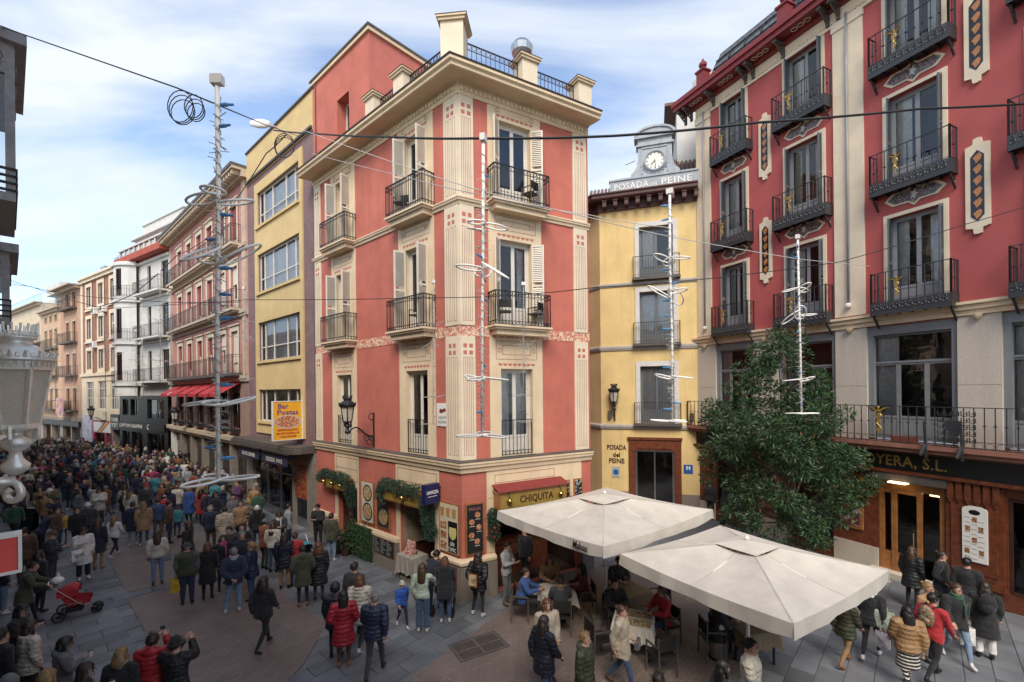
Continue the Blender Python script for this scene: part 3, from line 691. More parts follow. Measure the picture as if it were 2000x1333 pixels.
for a,b,c,d in panes: q=MB(); q.face([(a,.13,c),(b,.13,c),(b,.13,d),(a,.13,d)]); q.build('pane',GLASS,sf)
PIZZA=mat_blobs('printed_pizza',(.42,.10,.03),[(.62,.28,.08),(.35,.04,.02),(.7,.5,.3)],9,.54,.5)
wpart('pizza_poster',MB().box(5.7,6.9,-.005,.01,1.3,2.7),mat_blobs('pizza_poster_print',(.12,.06,.03),[(.45,.10,.04),(.55,.25,.07),(.3,.03,.02)],4.5,.5,.4),yb,FY.M)
wpart('menu_print',MB().box(.8,2.0,.18,.19,1.5,2.6).box(2.4,3.6,.18,.19,1.6,2.6),mat_blobs('menu_print',(.30,.20,.05),[(.4,.3,.08),(.1,.05,.03),(.5,.12,.05)],6,.5,.4),yb,FY.M)
# projecting sign of the bar
sx,sy=FY.w(6.6,0)
bs=thing('hanging_sign','orange bar sign with a printed pizza projecting from the mauve brick pier','sign',sx,sy,0,FY.a)
SM_=T(0,0,0)@RZ(R_(90))        # board plane across the facade, facing up the street to us
ORANGE=mat('orange_sign_print',(.80,.36,.02),.45,.08,2.5,col2=(.82,.46,.03))
B_=MB().box(-1.26,-.1,-.06,.06,3.98,5.58).build('sign_board',ORANGE,bs,RZ(R_(90)))
MB().box(-1.29,-1.26,-.075,.075,3.95,5.61).box(-.1,-.07,-.075,.075,3.95,5.61).box(-1.26,-.1,-.075,.075,5.58,5.61).box(-1.26,-.1,-.075,.075,3.95,3.98).build('sign_frame',WHITE,bs,RZ(R_(90)))
MB().bar((-.1,0,5.3),(.1,0,5.3),.04).bar((-.1,0,4.3),(.1,0,4.3),.04).build('bracket',IRON,bs,RZ(R_(90)))
VIOL=mat('violet_sign_print',(.09,.02,.19),.45,0)
TM=T(0,0,0)@RZ(R_(90))@T(0,-.063,0)
# outward is local -x after the turn, so the text has to run towards the wall
TF=RZ(R_(90))
for tx,z,s,wd,mt in (('Bar',5.38,.3,.42,VIOL),('Postas',5.12,.3,.86,VIOL),('ESPECIALIDAD',4.38,.11,.85,RED),('EN BOCADILLOS',4.24,.11,.92,RED),('Y RACIONES',4.10,.11,.7,RED)):
    text(tx,s,mt,B_,T(-.68-(.2 if tx=='Bar' else 0),-.062,z),ext=.003,width=wd,bold=.004)
q=MB(); q.prism([(-.68+.5*math.cos(R_(a)),4.74+.24*math.sin(R_(a))) for a in range(0,360,18)],-.068,-.06); q.build('printed_pizza',PIZZA,B_)
q=MB(); q.prism([(-.68+.56*math.cos(R_(a)),4.73+.29*math.sin(R_(a))) for a in range(0,360,18)],-.064,-.0601); q.build('printed_plate',mat('plate_print',(.6,.5,.45),.5,.1),B_)

# ------------------------------------------------------------------ pink building with long balconies
pb=house('pink_building','dusty pink building with long iron balconies, red blinds and bracketed eave',FP); PL=17.2
PINK=mat('dusty_pink_stucco',(.50,.235,.205),.88,.08,1.1,.15,80,streak=.2)
BEIGE=mat('beige_stone_trim',(.52,.42,.31),.85,.09,2,.15,70,streak=.25)
REDB=mat('red_wood_blind',(.23,.04,.035),.6,.1,4)
pcx=(2.95,5.55,8.05,10.4,12.85,15.0); pz=((7.1,9.45),(10.65,13.1),(14.2,16.5)); pw=1.15
ops=[(c-pw/2,c+pw/2,a,b) for c in pcx for a,b in pz]
body(pb,FP,PL,17.45,PINK,ops,z0=6.6)
for zf in (6.6,10.15,13.7): wpart('string_course',MB().box(0,PL,-.12,0,zf,zf+.14).box(0,PL,-.18,0,zf+.14,zf+.32),BEIGE,pb,FP.M)
for c in pcx:
    for k,(a,b) in enumerate(pz):
        w=window(pb,FP,c,a,pw,b-a,fm=WHITEW,y=.15,panel=.25,room=True)
        MB().wall(-pw/2-.22,pw/2+.22,-.08,b-a+.3,[(-pw/2,pw/2,-.08,b-a)],.03,-.04).box(-pw/2-.28,pw/2+.28,-.12,-.04,b-a+.3,b-a+.38).build('window_surround',CREAM2,w)
        MB().box(-pw/2+.06,pw/2-.06,.09,.12,(b-a)*(.25 if (k+int(c))%2 else .6),b-a-.05).build('blind',REDB if c<12.5 or k==2 else SHUT,w)
for zf in (7.05,10.6,14.15):
    for a,b in ((1.3,11.6),(11.95,16.3)):
        o=wpart('balcony',MB().box(a,b,-.55,0,zf-.14,zf).box(a+.1,b-.1,-.45,0,zf-.24,zf-.14),BEIGE if zf>8 else LEAD,pb,FP.M)
        m=MB(); railing(m,[(a+.04,0),(a+.04,-.51),(b-.04,-.51),(b-.04,0)],zf,1.0,.15,scroll=False,top2=.12); m.build('railing',IRON,o)
wpart('eave',MB().box(-.4,PL+.02,-.75,.0,17.75,17.87).box(-.3,PL+.02,-.3,0,17.45,17.75),BEIGE,pb,FP.M)
m=MB()
for i in range(42): m.box(-.1+i*.41,.1+i*.41,-.68,-.3,17.5,17.74)
m2=wpart('eave_roof',MB().prism([(-.5,17.875),(PL+.02,17.875),(PL+.02,18.05),(-.5,18.05)],-.8,6),LEAD,pb,FP.M)
for i in range(42):
    q=cached('pbrk',lambda:MB().box(-.09,.09,-.68,-.3,17.52,17.745).mesh('bracket',BEIGE)); ob('bracket',q,m2,T(.1+i*.41,0,0))
for x in (.25,PL-.55): wpart('corner_pilaster',MB().box(x-.25,x+.3,-.06,0,6.95,17.45),BEIGE,pb,FP.M)
# entresol with red awnings, shops below
ZE=(3.95,6.0)
wpart('entresol_wall',MB().wall(0,PL,3.55,6.58,[(c-.75,c+.75,*ZE) for c in pcx],.25),mat('dull_rose_stone',(.30,.19,.155),.85,.1,2,streak=.25),pb,FP.M)
AWR=mat('crimson_awning_cloth',(.40,.025,.03),.75,.08,6)
for c in pcx:
    w=window(pb,FP,c,ZE[0],1.5,ZE[1]-ZE[0],fm=WOODD,kind='strip',divs=(.5,),tr=(.35,),y=.12)
    m=MB(); x0,x1=-1.0,1.0; z=2.6
    m.add([(x0,-.02,z),(x1,-.02,z),(x1,-1.05,z-.62),(x0,-1.05,z-.62),(x0,-1.05,z-.8),(x1,-1.05,z-.8),(x0,-.04,z-.03),(x1,-.04,z-.03)],[(0,3,2,1),(3,4,5,2),(0,6,3),(1,2,7)])
    m.build('awning',AWR,w)
    m=MB(); railing(m,[(-.75,0),(-.75,-.3),(.75,-.3),(.75,0)],-.02,.8,.15,scroll=False); m.box(-.8,.8,-.35,0,-.14,-.02); m.build('railing',IRON,w)
wpart('shop_cornice',MB().box(-.02,PL,-.35,0,3.3,3.55).box(0,PL,-.2,0,3.1,3.3),BEIGE,pb,FP.M)
m=MB(); m.face([(0,1.2,0),(PL,1.2,0),(PL,1.2,3.1),(0,1.2,3.1)]); wpart('shop_back',m,mat('dim_shop_interior',(.10,.07,.05),.8,.5,.8),pb,FP.M)
for i in range(7):
    x=.1+i*2.8; wpart('shop_pillar',MB().box(x,x+.42,-.08,.5,0,3.1),STONE if i else WHITE,pb,FP.M)
    if i<6:
        o=wpart('shop_window',MB().box(x+.42,x+2.8,.2,.28,2.35,3.1).box(x+1.55,x+1.63,.2,.28,0,2.35).box(x+.42,x+2.8,.2,.28,0,.3),mat('shop_frame_%d'%i,[(.05,.05,.05),(.10,.05,.02),(.12,.1,.05),(.04,.05,.06),(.06,.03,.02),(.1,.09,.07)][i],.5,.1),pb,FP.M)
        q=MB(); q.face([(x+.42,.24,.3),(x+1.55,.24,.3),(x+1.55,.24,2.35),(x+.42,.24,2.35)]); q.build('pane',GLASS,o)
        q=MB(); q.face([(x+1.63,.24,.3),(x+2.8,.24,.3),(x+2.8,.24,2.35),(x+1.63,.24,2.35)]); q.build('pane',GLASS,o)

# ------------------------------------------------------------------ white building with rounded bay, black shopfront
wb=house('white_building','white building with curved bay windows, roof turret and black shopfront',FW); WL=9.91
WST=mat('white_stucco',(.62,.61,.58),.85,.06,1.5,.1,80,streak=.2)
wz=((7.1,9.5),(10.65,13.2),(14.3,16.6))
ops=[(c-w/2,c+w/2,a,b) for a,b in wz for c,w in ((5.9,.75),(8.9,1.35))]
body(wb,FW,WL,17.2,WST,ops,z0=5.8,roofm=mat('red_roof_tile',(.42,.09,.06),.8,.12))
for a,b in wz:
    for c,w in ((5.9,.75),(8.9,1.35)): window(wb,FW,c,a,w,b-a,fm=WOODD,y=.12,panel=.2)
# bay: 7-sided drum
bc=2.4; br=1.75; bay_=MB(); ang=[R_(200+20*k) for k in range(8)]
ptsb=[(bc+br*math.cos(t),.25+br*.85*math.sin(t)) for t in ang]
zs=[5.8]+[v for p in wz for v in p]+[17.2]
for i in range(7):
    p,q=Vector(ptsb[i]),Vector(ptsb[i+1])
    for j in range(len(zs)-1):
        if j%2==1 and i in (2,4): continue
        bay_.face([(p.x,p.y,zs[j]),(q.x,q.y,zs[j]),(q.x,q.y,zs[j+1]),(p.x,p.y,zs[j+1])])
bo=wpart('bay',bay_,WST,wb,FW.M)
for i in (2,4):
    p,q=Vector(ptsb[i]),Vector(ptsb[i+1]); d=(q-p).normalized(); nn=Vector((-d.y,d.x)); L=(q-p).length
    for a,b in wz:
        M=T(p.x,p.y,a)@RZ(math.atan2(d.y,d.x)); m=MB().box(0,.07,.02,.1,0,b-a).box(L-.07,L,.02,.1,0,b-a).box(L/2-.03,L/2+.03,.03,.09,0,b-a).box(.07,L-.07,.02,.1,b-a-.07,b-a).box(.07,L-.07,.02,.1,0,.5)
        o=m.build('bay_window',WOODD,bo,M); 
        m=MB(); m.face([(0,.12,0),(L,.12,0),(L,.12,b-a),(0,.12,b-a)]); m.build('bay_glass',mat_glass('dark_bay_glass',(.05,.05,.06),1.7) if 'dbg' not in CACHE else CACHE['dbg'],bo,M); CACHE['dbg']=bpy.data.materials['dark_bay_glass']
        m=MB(); m.face([(0,.15,0),(L,.15,0),(L,.15,b-a),(0,.15,b-a)]); m.build('bay_dark',ROOM,bo,M)
for zf in (6.8,10.3,13.9,17.0):
    m=MB(); m.slab([(p[0]*1.0+(p[0]-bc)*.08,p[1]-.14) for p in ptsb]+[(bc+br,.0),(bc-br,.0)],zf-.15,zf+.05); m.box(4.1,WL,-.16,0,zf-.14,zf+.045); wpart('string_course',m,WST,wb,FW.M)
for zf in (7.0,10.55,14.2):
    m=MB(); railing(m,[(p[0]+(p[0]-bc)*.1,p[1]-.16) for p in ptsb],zf,.9,.2,scroll=False); wpart('railing',m,IRON,wb,FW.M)
    o=wpart('balcony',MB().box(4.8,WL-.1,-.8,0,zf-.16,zf-.02),WST,wb,FW.M); m=MB(); railing(m,[(4.84,0),(4.84,-.76),(WL-.14,-.76),(WL-.14,0)],zf-.02,1.0,.18,scroll=False,top2=.12); m.build('railing',IRON,o)
REDT=bpy.data.materials['red_roof_tile']
wpart('roof_skirt',MB().prism([(.3,17.25),(WL,17.25),(WL,17.75),(.5,17.75)],-.7,3),REDT,wb,FW.M)
m=MB()
for i in range(9): m.box(.6+i*1.05,.75+i*1.05,-.35,-.2,17.76,18.5)
m.box(.5,WL,-.4,-.15,18.5,18.62); wpart('balustrade',m,WST,wb,FW.M); m=MB(); railing(m,[(.6,-.27),(WL,-.27)],17.76,.7,.22,scroll=False); wpart('roof_railing',m,IRON,wb,FW.M)
wpart('turret',MB().box(1.4,WL,.6,6,17.2,19.6).box(1.1,WL+.1,.3,6.2,19.6,19.75).box(1.9,WL,1.0,6,19.75,20.95).box(1.8,WL+.1,.9,6.1,20.95,21.05),WST,wb,FW.M)
# black shopfront, two storeys
BLK=mat('black_shopfront_wood',(.012,.012,.013),.4,.15,4)
ob_=[(.7,2.0,4.1,5.5),(2.5,4.0,4.1,5.5),(6.0,9.2,3.9,5.5),(.6,2.3,0,2.7),(2.7,5.0,0,2.7),(6.0,9.2,0,2.7)]
wpart('shopfront',MB().wall(0,WL,0,5.8,ob_,.2,-.25).box(-.01,0,-.25,0,0,5.8),BLK,wb,FW.M)
for a,b,c,d in ob_:
    w=window(wb,FW,(a+b)/2,c,b-a,d-c,kind='strip',fm=BLK,divs=(.5,),y=-.12)
wpart('signboard',MB().box(.1,9.6,-.42,-.26,2.9,3.5),BLK,wb,FW.M)
sb=text('CAPITAN CALAMAR',.42,WHITE,wb,rel(wb,FW.M@T(3.0,-.425,3.2)),width=4.9,ext=.01); text('C',.6,WHITE,wb,rel(wb,FW.M@T(6.6,-.425,3.2)),ext=.01)
wpart('lamplit_tint_wall',MB().box(.3,9.5,.9,.95,0,2.7),mat('amber_interior',(.30,.17,.07),.8,.5,1.2),wb,FW.M)  # warm lamplight inside is put into this wall's amber colour

# ------------------------------------------------------------------ brick building
bb=house('brick_building','orange brick house with cream window frames beside the white building',FB); BL=10.96
BRK=mat_brick('orange_brick',(.36,.155,.095),(.31,.125,.08),(.25,.17,.12),.26,.075,face=True,gap=.008,bump=.3)
bcx=(2.4,5.7,8.9); bz=((8.45,10.3),(11.5,13.5),(14.7,16.7)); bw=1.35
ops=[(c-bw/2,c+bw/2,a,b) for c in bcx for a,b in bz]+[(c-1.0,c+1.0,4.5,7.2) for c in bcx]
body(bb,FB,BL,17.5,BRK,[o for o in ops if o[2]>8],z0=7.95)
wpart('lower_wall',MB().wall(0,BL,3.4,7.95,[o for o in ops if o[2]<8],.25),CREAM2,bb,FB.M)
for c in bcx:
    for a,b in bz:
        w=window(bb,FB,c,a,bw,b-a,fm=WHITEW,kind='strip',divs=(.5,),y=.1,curtain=((0,.5),) if (a+c)%2>1 else None)
        MB().wall(-bw/2-.32,bw/2+.32,-.35,b-a+.35,[(-bw/2,bw/2,0,b-a)],.04,-.05).box(-bw/2-.4,bw/2+.4,-.14,-.05,-.45,-.35).build('window_surround',CREAM2,w)
    window(bb,FB,c,4.5,2.0,2.7,fm=WHITEW,kind='strip',divs=(.33,.66),tr=(.4,.75),y=.1)
wpart('cornice',MB().box(-.05,BL+.05,-.35,0,17.5,17.72).box(0,BL,-.2,0,17.2,17.5),CREAM2,bb,FB.M)
for x in (.25,BL-.3): wpart('quoin',MB().box(x-.25,x+.3,-.04,0,7.95,17.2),CREAM2,bb,FB.M)
wpart('floor_band',MB().box(0,BL,-.15,0,7.75,8.0),CREAM2,bb,FB.M)
for x,z in ((4.3,13.75),(6.6,13.75),(3.9,10.5),(9.5,14.2)):
    o=wpart('air_conditioner',MB().box(x,x+.85,-.38,-.03,z,z+.6),WHITE,bb,FB.M); q=MB(); q.lathe([(.24,0),(.24,.02)],14,(0,0,0)); q.build('fan_grille',LEAD,o,T(x+.35,-.38,z+.3)@RX(R_(90)))
for x,h in ((1.2,1.6),(3.0,1.2),(5.2,1.9),(7.0,1.4),(8.8,1.7)): wpart('roof_duct',MB().box(x,x+1.3,1.2,2.4,17.55,17.55+h).box(x+.2,x+.6,.9,1.2,17.9,18.3),STEEL,bb,FB.M)
wpart('roof_block',MB().box(4,10.5,3,6,17.55,20.2),WST,bb,FB.M)
MAG=mat('magenta_sign_paint',(.42,.02,.10),.45,.05)
wpart('shop_surround',MB().wall(3.2,8.6,0,3.35,[(3.6,6.6,0,2.2),(6.9,8.3,0,2.3)],.2,-.06),MAG,bb,FB.M)
wpart('poster_panel',MB().box(.3,3.1,-.08,-.0,1.2,3.9),mat_blobs('pale_poster_print',(.5,.5,.52),[(.35,.3,.5),(.55,.5,.5)],2.5,.55),bb,FB.M)
m=MB(); m.box(3.7,8.2,-.1,-.07,2.3,3.25); o=wpart('shop_poster',m,WHITE,bb,FB.M)
q=MB(); q.add([(4.6,-.105,2.3),(5.9,-.105,2.3),(7.9,-.105,3.25),(6.6,-.105,3.25)],[(0,1,2,3)]); q.build('yellow_stripe',mat('yellow_print',(.7,.42,.02),.5,0),o)
for s in (0,.95):
    q=MB(); q.add([(4.6+s,-.107,2.3),(4.95+s,-.107,2.3),(6.95+s,-.107,3.25),(6.6+s,-.107,3.25)],[(0,1,2,3)]); q.build('red_stripe',RED,o)
wpart('shop_sign',MB().box(8.7,10.7,-.25,-.05,2.7,4.1),BLK,bb,FB.M); text('TOURS\nTICKET',.5,WHITE,bb,rel(bb,FB.M@T(9.7,-.255,3.35)),width=1.7,ext=.01)
wpart('shop_interior',MB().box(.1,10.8,.8,.85,0,3.3),mat('yellow_glow_tint',(.34,.24,.07),.8,.6,1.5),bb,FB.M)  # the shop's yellow light is in the wall colour, no lamp behind it
wpart('shop_pillar',MB().box(-.05,.3,-.1,.5,0,3.4).box(8.6,8.9,-.1,.5,0,2.7),STONE,bb,FB.M)

# ------------------------------------------------------------------ narrow salmon house, peach house, cream corner house
def plain(name,label,F,ln,top,wm,cx,zs,w,fm,balc=True,eave=.4,shop=None,trim=BEIGE,rail=.3):
    r=house(name,label,F); ops=[(c-w/2,c+w/2,a,b) for c in cx for a,b in zs]
    body(r,F,ln,top,wm,ops,z0=3.4)
    for a,b in zs:
        for i,c in enumerate(cx):
            o=window(r,F,c,a,w,b-a,fm=fm,y=.12,panel=.2,curtain=((0,.5),) if (i+int(a))%3==0 else None)
            MB().wall(-w/2-.15,w/2+.15,-.05,b-a+.2,[(-w/2,w/2,-.05,b-a)],.02,-.03).build('window_surround',trim,o)
        if balc and b-a>1.5:
            o=wpart('balcony',MB().box(cx[0]-w,cx[-1]+w,-.6,0,a-.16,a-.02),LEAD,r,F.M); m=MB(); railing(m,[(cx[0]-w+.04,0),(cx[0]-w+.04,-.56),(cx[-1]+w-.04,-.56),(cx[-1]+w-.04,0)],a-.02,1.0,.17,scroll=False,top2=.12); m.build('railing',IRON,o)
    wpart('eave',MB().box(-.1,ln+.1,-eave*2,.1,top,top+.12).box(0,ln,-eave,0,top-.25,top),trim,r,F.M)
    wpart('shopfront',MB().wall(0,ln,0,3.4,[(.5,ln/2-.2,0,2.5),(ln/2+.2,ln-.5,0,2.5)],.3,-.04),shop or STONE,r,F.M)
    wpart('shop_interior',MB().box(.1,ln-.1,.9,.95,0,2.6),bpy.data.materials['dim_shop_interior'],r,F.M)
    wpart('shop_lintel',MB().box(0,ln,-.3,-.04,2.6,3.1),BLK,r,F.M)
    return r
SALM=mat('salmon_stucco',(.50,.30,.205),.88,.08,1.2,streak=.25)
PEACH=mat('peach_stucco',(.58,.39,.25),.88,.08,1.2,streak=.2)
CRM3=mat('old_cream_stucco',(.60,.50,.36),.88,.08,1.2,streak=.2)
nb=plain('salmon_house','narrow salmon house with dark balconies and wooden eave next to brick building',FN,6.74,17.2,SALM,(2.3,4.5),((4.3,6.6),(8.0,10.3),(11.5,13.7),(15.1,16.8)),1.05,WOODR,eave=.5)
wpart('balcony_banner',MB().box(1.0,3.6,-.7,-.66,3.7,5.6),mat_blobs('burger_banner_print',(.30,.12,.22),[(.5,.2,.05),(.55,.35,.3)],1.5,.5),nb,FN.M)
plain('peach_house','small peach coloured house with three attic windows at the street bend',FO,7.44,15.6,PEACH,(1.8,3.7,5.6),((4.3,6.6),(8.1,10.2),(11.2,11.21+2.2),(14.3,15.0)),.9,WOODD,eave=.25)
plain('cream_house','long cream house with roof terrace closing the far end of the street',FQ,24.0,17.0,CRM3,(2,5,8,11,14,17,20,22.5),((4.4,6.8),(8.3,10.8),(12.2,14.6)),1.1,WHITEW,eave=.3)
r_=bpy.data.objects['cream_house']
wpart('roof_block',MB().box(3,23,4,8,17.0,19.6).box(12,18,3,8,19.6,21),WST,r_,FQ.M)
m=MB(); railing(m,[(.3,.1),(23.7,.1)],17.1,1.1,.4,scroll=False); wpart('roof_railing',m,mat('green_painted_iron',(.05,.09,.09),.6),r_,FQ.M)
# ------------------------------------------------------------------ our own side of the street: the house behind us with its iron miradors
own=SN*-1.0     # facade line one metre behind the camera
FC=Face((own.x-SD.x*34,own.y-SD.y*34),SD)
oh=thing('mirador_house','house on our side of the street with grey cast iron glazed miradors','building',FC.p.x,FC.p.y)
CL=96
oz=((4.4,6.9),(7.9,10.4)); ocx=[1.5+2.6*i for i in range(36)]
ops=[(c-.6,c+.6,a,b) for c in ocx for a,b in oz]
body(oh,FC,CL,11.6,CRM3,ops,sides=True,z0=3.3)
for c in ocx:
    for a,b in oz:
        if c<28 or c>58: continue
        window(oh,FC,c,a,1.2,b-a,fm=WOODD,room=True,panel=.2)
wpart('eave',MB().box(0,CL,-.5,0,11.5,11.8),BEIGE,oh,FC.M)
wpart('shopfront',MB().wall(0,CL,0,3.3,[(1+4*i,4+4*i,0,2.6) for i in range(23)],.3),STONE,oh,FC.M)
wpart('shop_interior',MB().box(.1,CL-.1,.8,.85,0,2.7),bpy.data.materials['dim_shop_interior'],oh,FC.M)
GIRON=mat('grey_cast_iron',(.34,.33,.33),.55,.15,8,.2,40)
def mirador(x0,x1,z0,z1,o):
    w=x1-x0
    m=MB(); m.box(x0,x1,-o,0,z0,z0+.12).box(x0,x1,-o,0,z1-.5,z1-.06)
    m.box(x0-.1,x1+.1,-o-.12,0,z1-.06,z1+.1)
    for x in (x0,x0+w/2-.05,x1-.1): m.box(x,x+.1,-o,-o+.1,z0+.12,z1-.5)
    for x in (x0,x1-.1): m.box(x,x+.1,-.12,-.02,z0+.12,z1-.5)
    p=wpart('mirador',m,GIRON,oh,FC.M)
    g=MB(); g.face([(x0+.03,-o+.05,z0+.5),(x0+.03,-.1,z0+.5),(x0+.03,-.1,z1-.5),(x0+.03,-o+.05,z1-.5)][::-1]); g.face([(x1-.03,-o+.05,z0+.5),(x1-.03,-.1,z0+.5),(x1-.03,-.1,z1-.5),(x1-.03,-o+.05,z1-.5)]); g.face([(x0+.05,-o+.04,z0+.5),(x1-.05,-o+.04,z0+.5),(x1-.05,-o+.04,z1-.5),(x0+.05,-o+.04,z1-.5)]); g.build('pane',GLASS,p)
    b=MB()
    for k in range(4): b.box(x0-.02,x1+.02,-o-.02,-o+.02,z0+.14+k*.1,z0+.17+k*.1); b.box(x0-.02,x0+.02,-o,-.02,z0+.14+k*.1,z0+.17+k*.1)
    b.build('railing',IRON,p)
    s=MB()
    for k in range(3):
        for c in (.2,.5,.8):
            ring(s,(x0-.02,-o*c,z1-.28),.12-.035*k,.014,10,'yz'); ring(s,(x0+w*c,-o-.02,z1-.28),.12-.035*k,.014,10)
    tag(s.build('scroll_panel',GIRON,p),kind='stuff')
    for c in range(3): MB().box(x0+.2+c*w*.36,x0+.3+c*w*.36,-o*.7,0,z0-.3,z0).build('bracket',GIRON,p)
mirador(43.6,45.8,8.75,11.05,1.10); mirador(46.6,48.8,7.3,8.7,1.04)
wpart('brick_balcony',MB().box(42.0,43.2,-1.06,0,11.85,13.6),mat_brick('left_brick',(.42,.17,.10),(.36,.14,.09),(.4,.3,.22),.24,.06,face=True),oh,FC.M)
# ------------------------------------------------------------------ yellow inn with the clock
po=house('clock_inn','ochre yellow inn with white window frames and blue grey clock on its parapet',FPO); OL=4.52
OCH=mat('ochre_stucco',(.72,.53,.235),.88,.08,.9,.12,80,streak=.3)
pc=2.66; pow_=1.55; poz=((4.28,7.05),(8.12,10.65),(11.3,13.78))
ops=[(pc-pow_/2,pc+pow_/2,a,b) for a,b in poz]+[(1.36,3.66,0,3.48)]
wpart('wall',MB().wall(0,OL,0,14.75,ops,.3),OCH,po,FPO.M)
# the side that turns into the alley
sdv=Vector((-.45,.89)).normalized(); s0=Vector(FPO.w(0)); s1=s0+sdv*7
FS=Face(s1,-sdv)
wpart('side_wall',MB().wall(0,7,0,14.75,[(4.2,5.2,8.1,10.4),(4.2,5.2,11.3,13.6)],.2),mat('shaded_ochre_stucco',(.55,.37,.18),.88,.08,.9,.12,80,streak=.3),po,FS.M)  # darker ochre than the front: shade of the alley side put into the colour
for a,b in ((8.1,10.4),(11.3,13.6)): window(po,FS,4.7,a,1.0,b-a,fm=WOODD)
path=[tuple(s1),tuple(s0),FPO.w(OL)]
for z,h,o in ((4.0,.2,.12),(7.85,.2,.10),(10.98,.16,.08)):
    wpart('string_course',MB().sweep(path,[(0,z),(o*.5,z),(o,z+h*.6),(o,z+h),(0,z+h+.04)]),mat('grey_white_stone',(.45,.41,.36),.85,.1,3,streak=.3) if 'gws' not in CACHE else CACHE['gws'],po); CACHE['gws']=bpy.data.materials['grey_white_stone']
wpart('plinth',MB().box(0,1.34,-.05,0,0,.95),DGRAN,po,FPO.M); wpart('plinth',MB().box(3.68,OL,-.05,0,0,.95),DGRAN,po,FPO.M)
OXB=mat('oxblood_wood',(.075,.022,.018),.55,.15,5)
wpart('eave',MB().sweep(path,[(0,14.72),(.12,14.72),(.14,15.12),(.62,15.14),(.66,15.2),(.66,15.32),(.72,15.36),(.72,15.42),(0,15.46)]),OXB,po)
br=cached('inn_br',lambda:MB().box(-.09,.09,-.52,-.13,14.82,15.13).box(-.11,.11,-.56,-.13,15.05,15.13).mesh('eave_bracket',OXB))
for i in range(9): ob('eave_bracket',br,po,rel(po,FPO.M@T(.3+i*.52,0,0)))
for i in range(4): ob('eave_bracket',br,po,rel(po,FS.M@T(6.6-i*.6,0,0)))
wpart('roof',MB().slab([tuple(s1),tuple(s0),FPO.w(OL),(FPO.w(OL)[0]+2.5,FPO.w(OL)[1]+8),(s1.x+2.5,s1.y+3)],15.4,15.5),LEAD,po)
BGREY=mat('blue_grey_cast_stone',(.36,.40,.44),.7,.12,3,.15,50,streak=.25)
wpart('sign_parapet',MB().box(.55,OL+.12,-.14,.1,15.5,16.12).box(.5,OL+.17,-.19,.15,16.12,16.2).box(.5,OL+.17,-.18,.15,15.47,15.52),BGREY,po,FPO.M)
text('POSADA',.44,WHITE,po,rel(po,FPO.M@T(1.55,-.145,15.8)),width=1.6,ext=.012,spacing=1.1); text('DEL',.24,WHITE,po,rel(po,FPO.M@T(2.62,-.145,15.74)),width=.34,ext=.012); text('PEINE',.44,WHITE,po,rel(po,FPO.M@T(3.62,-.145,15.8)),width=1.35,ext=.012,spacing=1.1)
# clock housing: scrolled shoulders, shaft, entablature, rounded pediment
cx=2.66; ck=MB()
sh_=[(cx-1.15,16.2),(cx+1.15,16.2),(cx+1.1,16.36),(cx+.95,16.5),(cx+.84,16.7),(cx+.78,17.0),(cx+.78,17.62),(cx-.78,17.62),(cx-.78,17.0),(cx-.84,16.7),(cx-.95,16.5),(cx-1.1,16.36)]
ck.prism(sh_,-.1,.35); ck.box(cx-.86,cx+.86,-.18,.4,17.62,17.72); ck.box(cx-.78,cx+.78,-.12,.35,17.72,17.98); ck.box(cx-.95,cx+.95,-.24,.42,17.98,18.08)
arch=[(cx-.92,18.08),(cx+.92,18.08)]+[(cx+.92*math.cos(R_(a)),18.08+.42*math.sin(R_(a))) for a in range(15,180,15)]
ck.prism(arch,-.2,.38); ar2=[(cx-.7,18.1),(cx+.7,18.1)]+[(cx+.7*math.cos(R_(a)),18.1+.27*math.sin(R_(a))) for a in range(20,180,20)]
co=wpart('clock_housing',ck,BGREY,po,FPO.M)
q=MB(); q.prism([(x,z) for x,z in [(cx+.95*math.cos(R_(a)),18.08+.45*math.sin(R_(a))) for a in range(0,181,15)]+[(cx+.83*math.cos(R_(a)),18.08+.35*math.sin(R_(a))) for a in range(180,-1,-15)]],-.26,-.2); q.build('pediment_arch',BGREY,co)
q=MB(); q.box(cx-.62,cx-.56,-.14,-.1,16.3,17.55).box(cx+.56,cx+.62,-.14,-.1,16.3,17.55).box(cx-.62,cx+.62,-.14,-.1,17.5,17.56); q.build('housing_moulding',BGREY,co)
q=MB(); ring(q,(cx,-.13,16.88),.46,.06,28,k=6); q.build('clock_rim',BGREY,co)
q=MB(); q.prism([(cx+.43*math.cos(R_(a)),16.88+.43*math.sin(R_(a))) for a in range(0,360,12)],-.12,-.1); q.build('clock_dial',mat('white_clock_dial',(.72,.70,.63),.5,.05),co)
q=MB()
for a in range(12):
    t=R_(30*a); q.bar((cx+.31*math.sin(t),-.125,16.88+.31*math.cos(t)),(cx+.39*math.sin(t),-.125,16.88+.39*math.cos(t)),.03,.012,up=(0,1,0))
q.build('hour_mark',BLACKP,co)
q=MB().bar((cx,-.135,16.88),(cx-.17,-.135,16.70),.035,.012,up=(0,1,0)).bar((cx,-.14,16.95),(cx+.03,-.14,16.52),.024,.012,up=(0,1,0)); q.build('clock_hand',BLACKP,co)
q=MB()
for k in range(9):
    t=R_(200+140*k/8); ring(q,(cx+.62*math.cos(t),-.13,16.9+.56*math.sin(t)),.06,.018,8,k=4)
q.build('carved_swag',BGREY,co)
wpart('flag_rod',MB().bar((1.75,-.1,17.0),(1.3,-.35,16.75),.025),LEAD,po,FPO.M)
WFR=mat('white_window_frame_stone',(.62,.6,.57),.75,.06,3)
GWOOD=mat('grey_painted_wood',(.115,.125,.135),.5,.08)
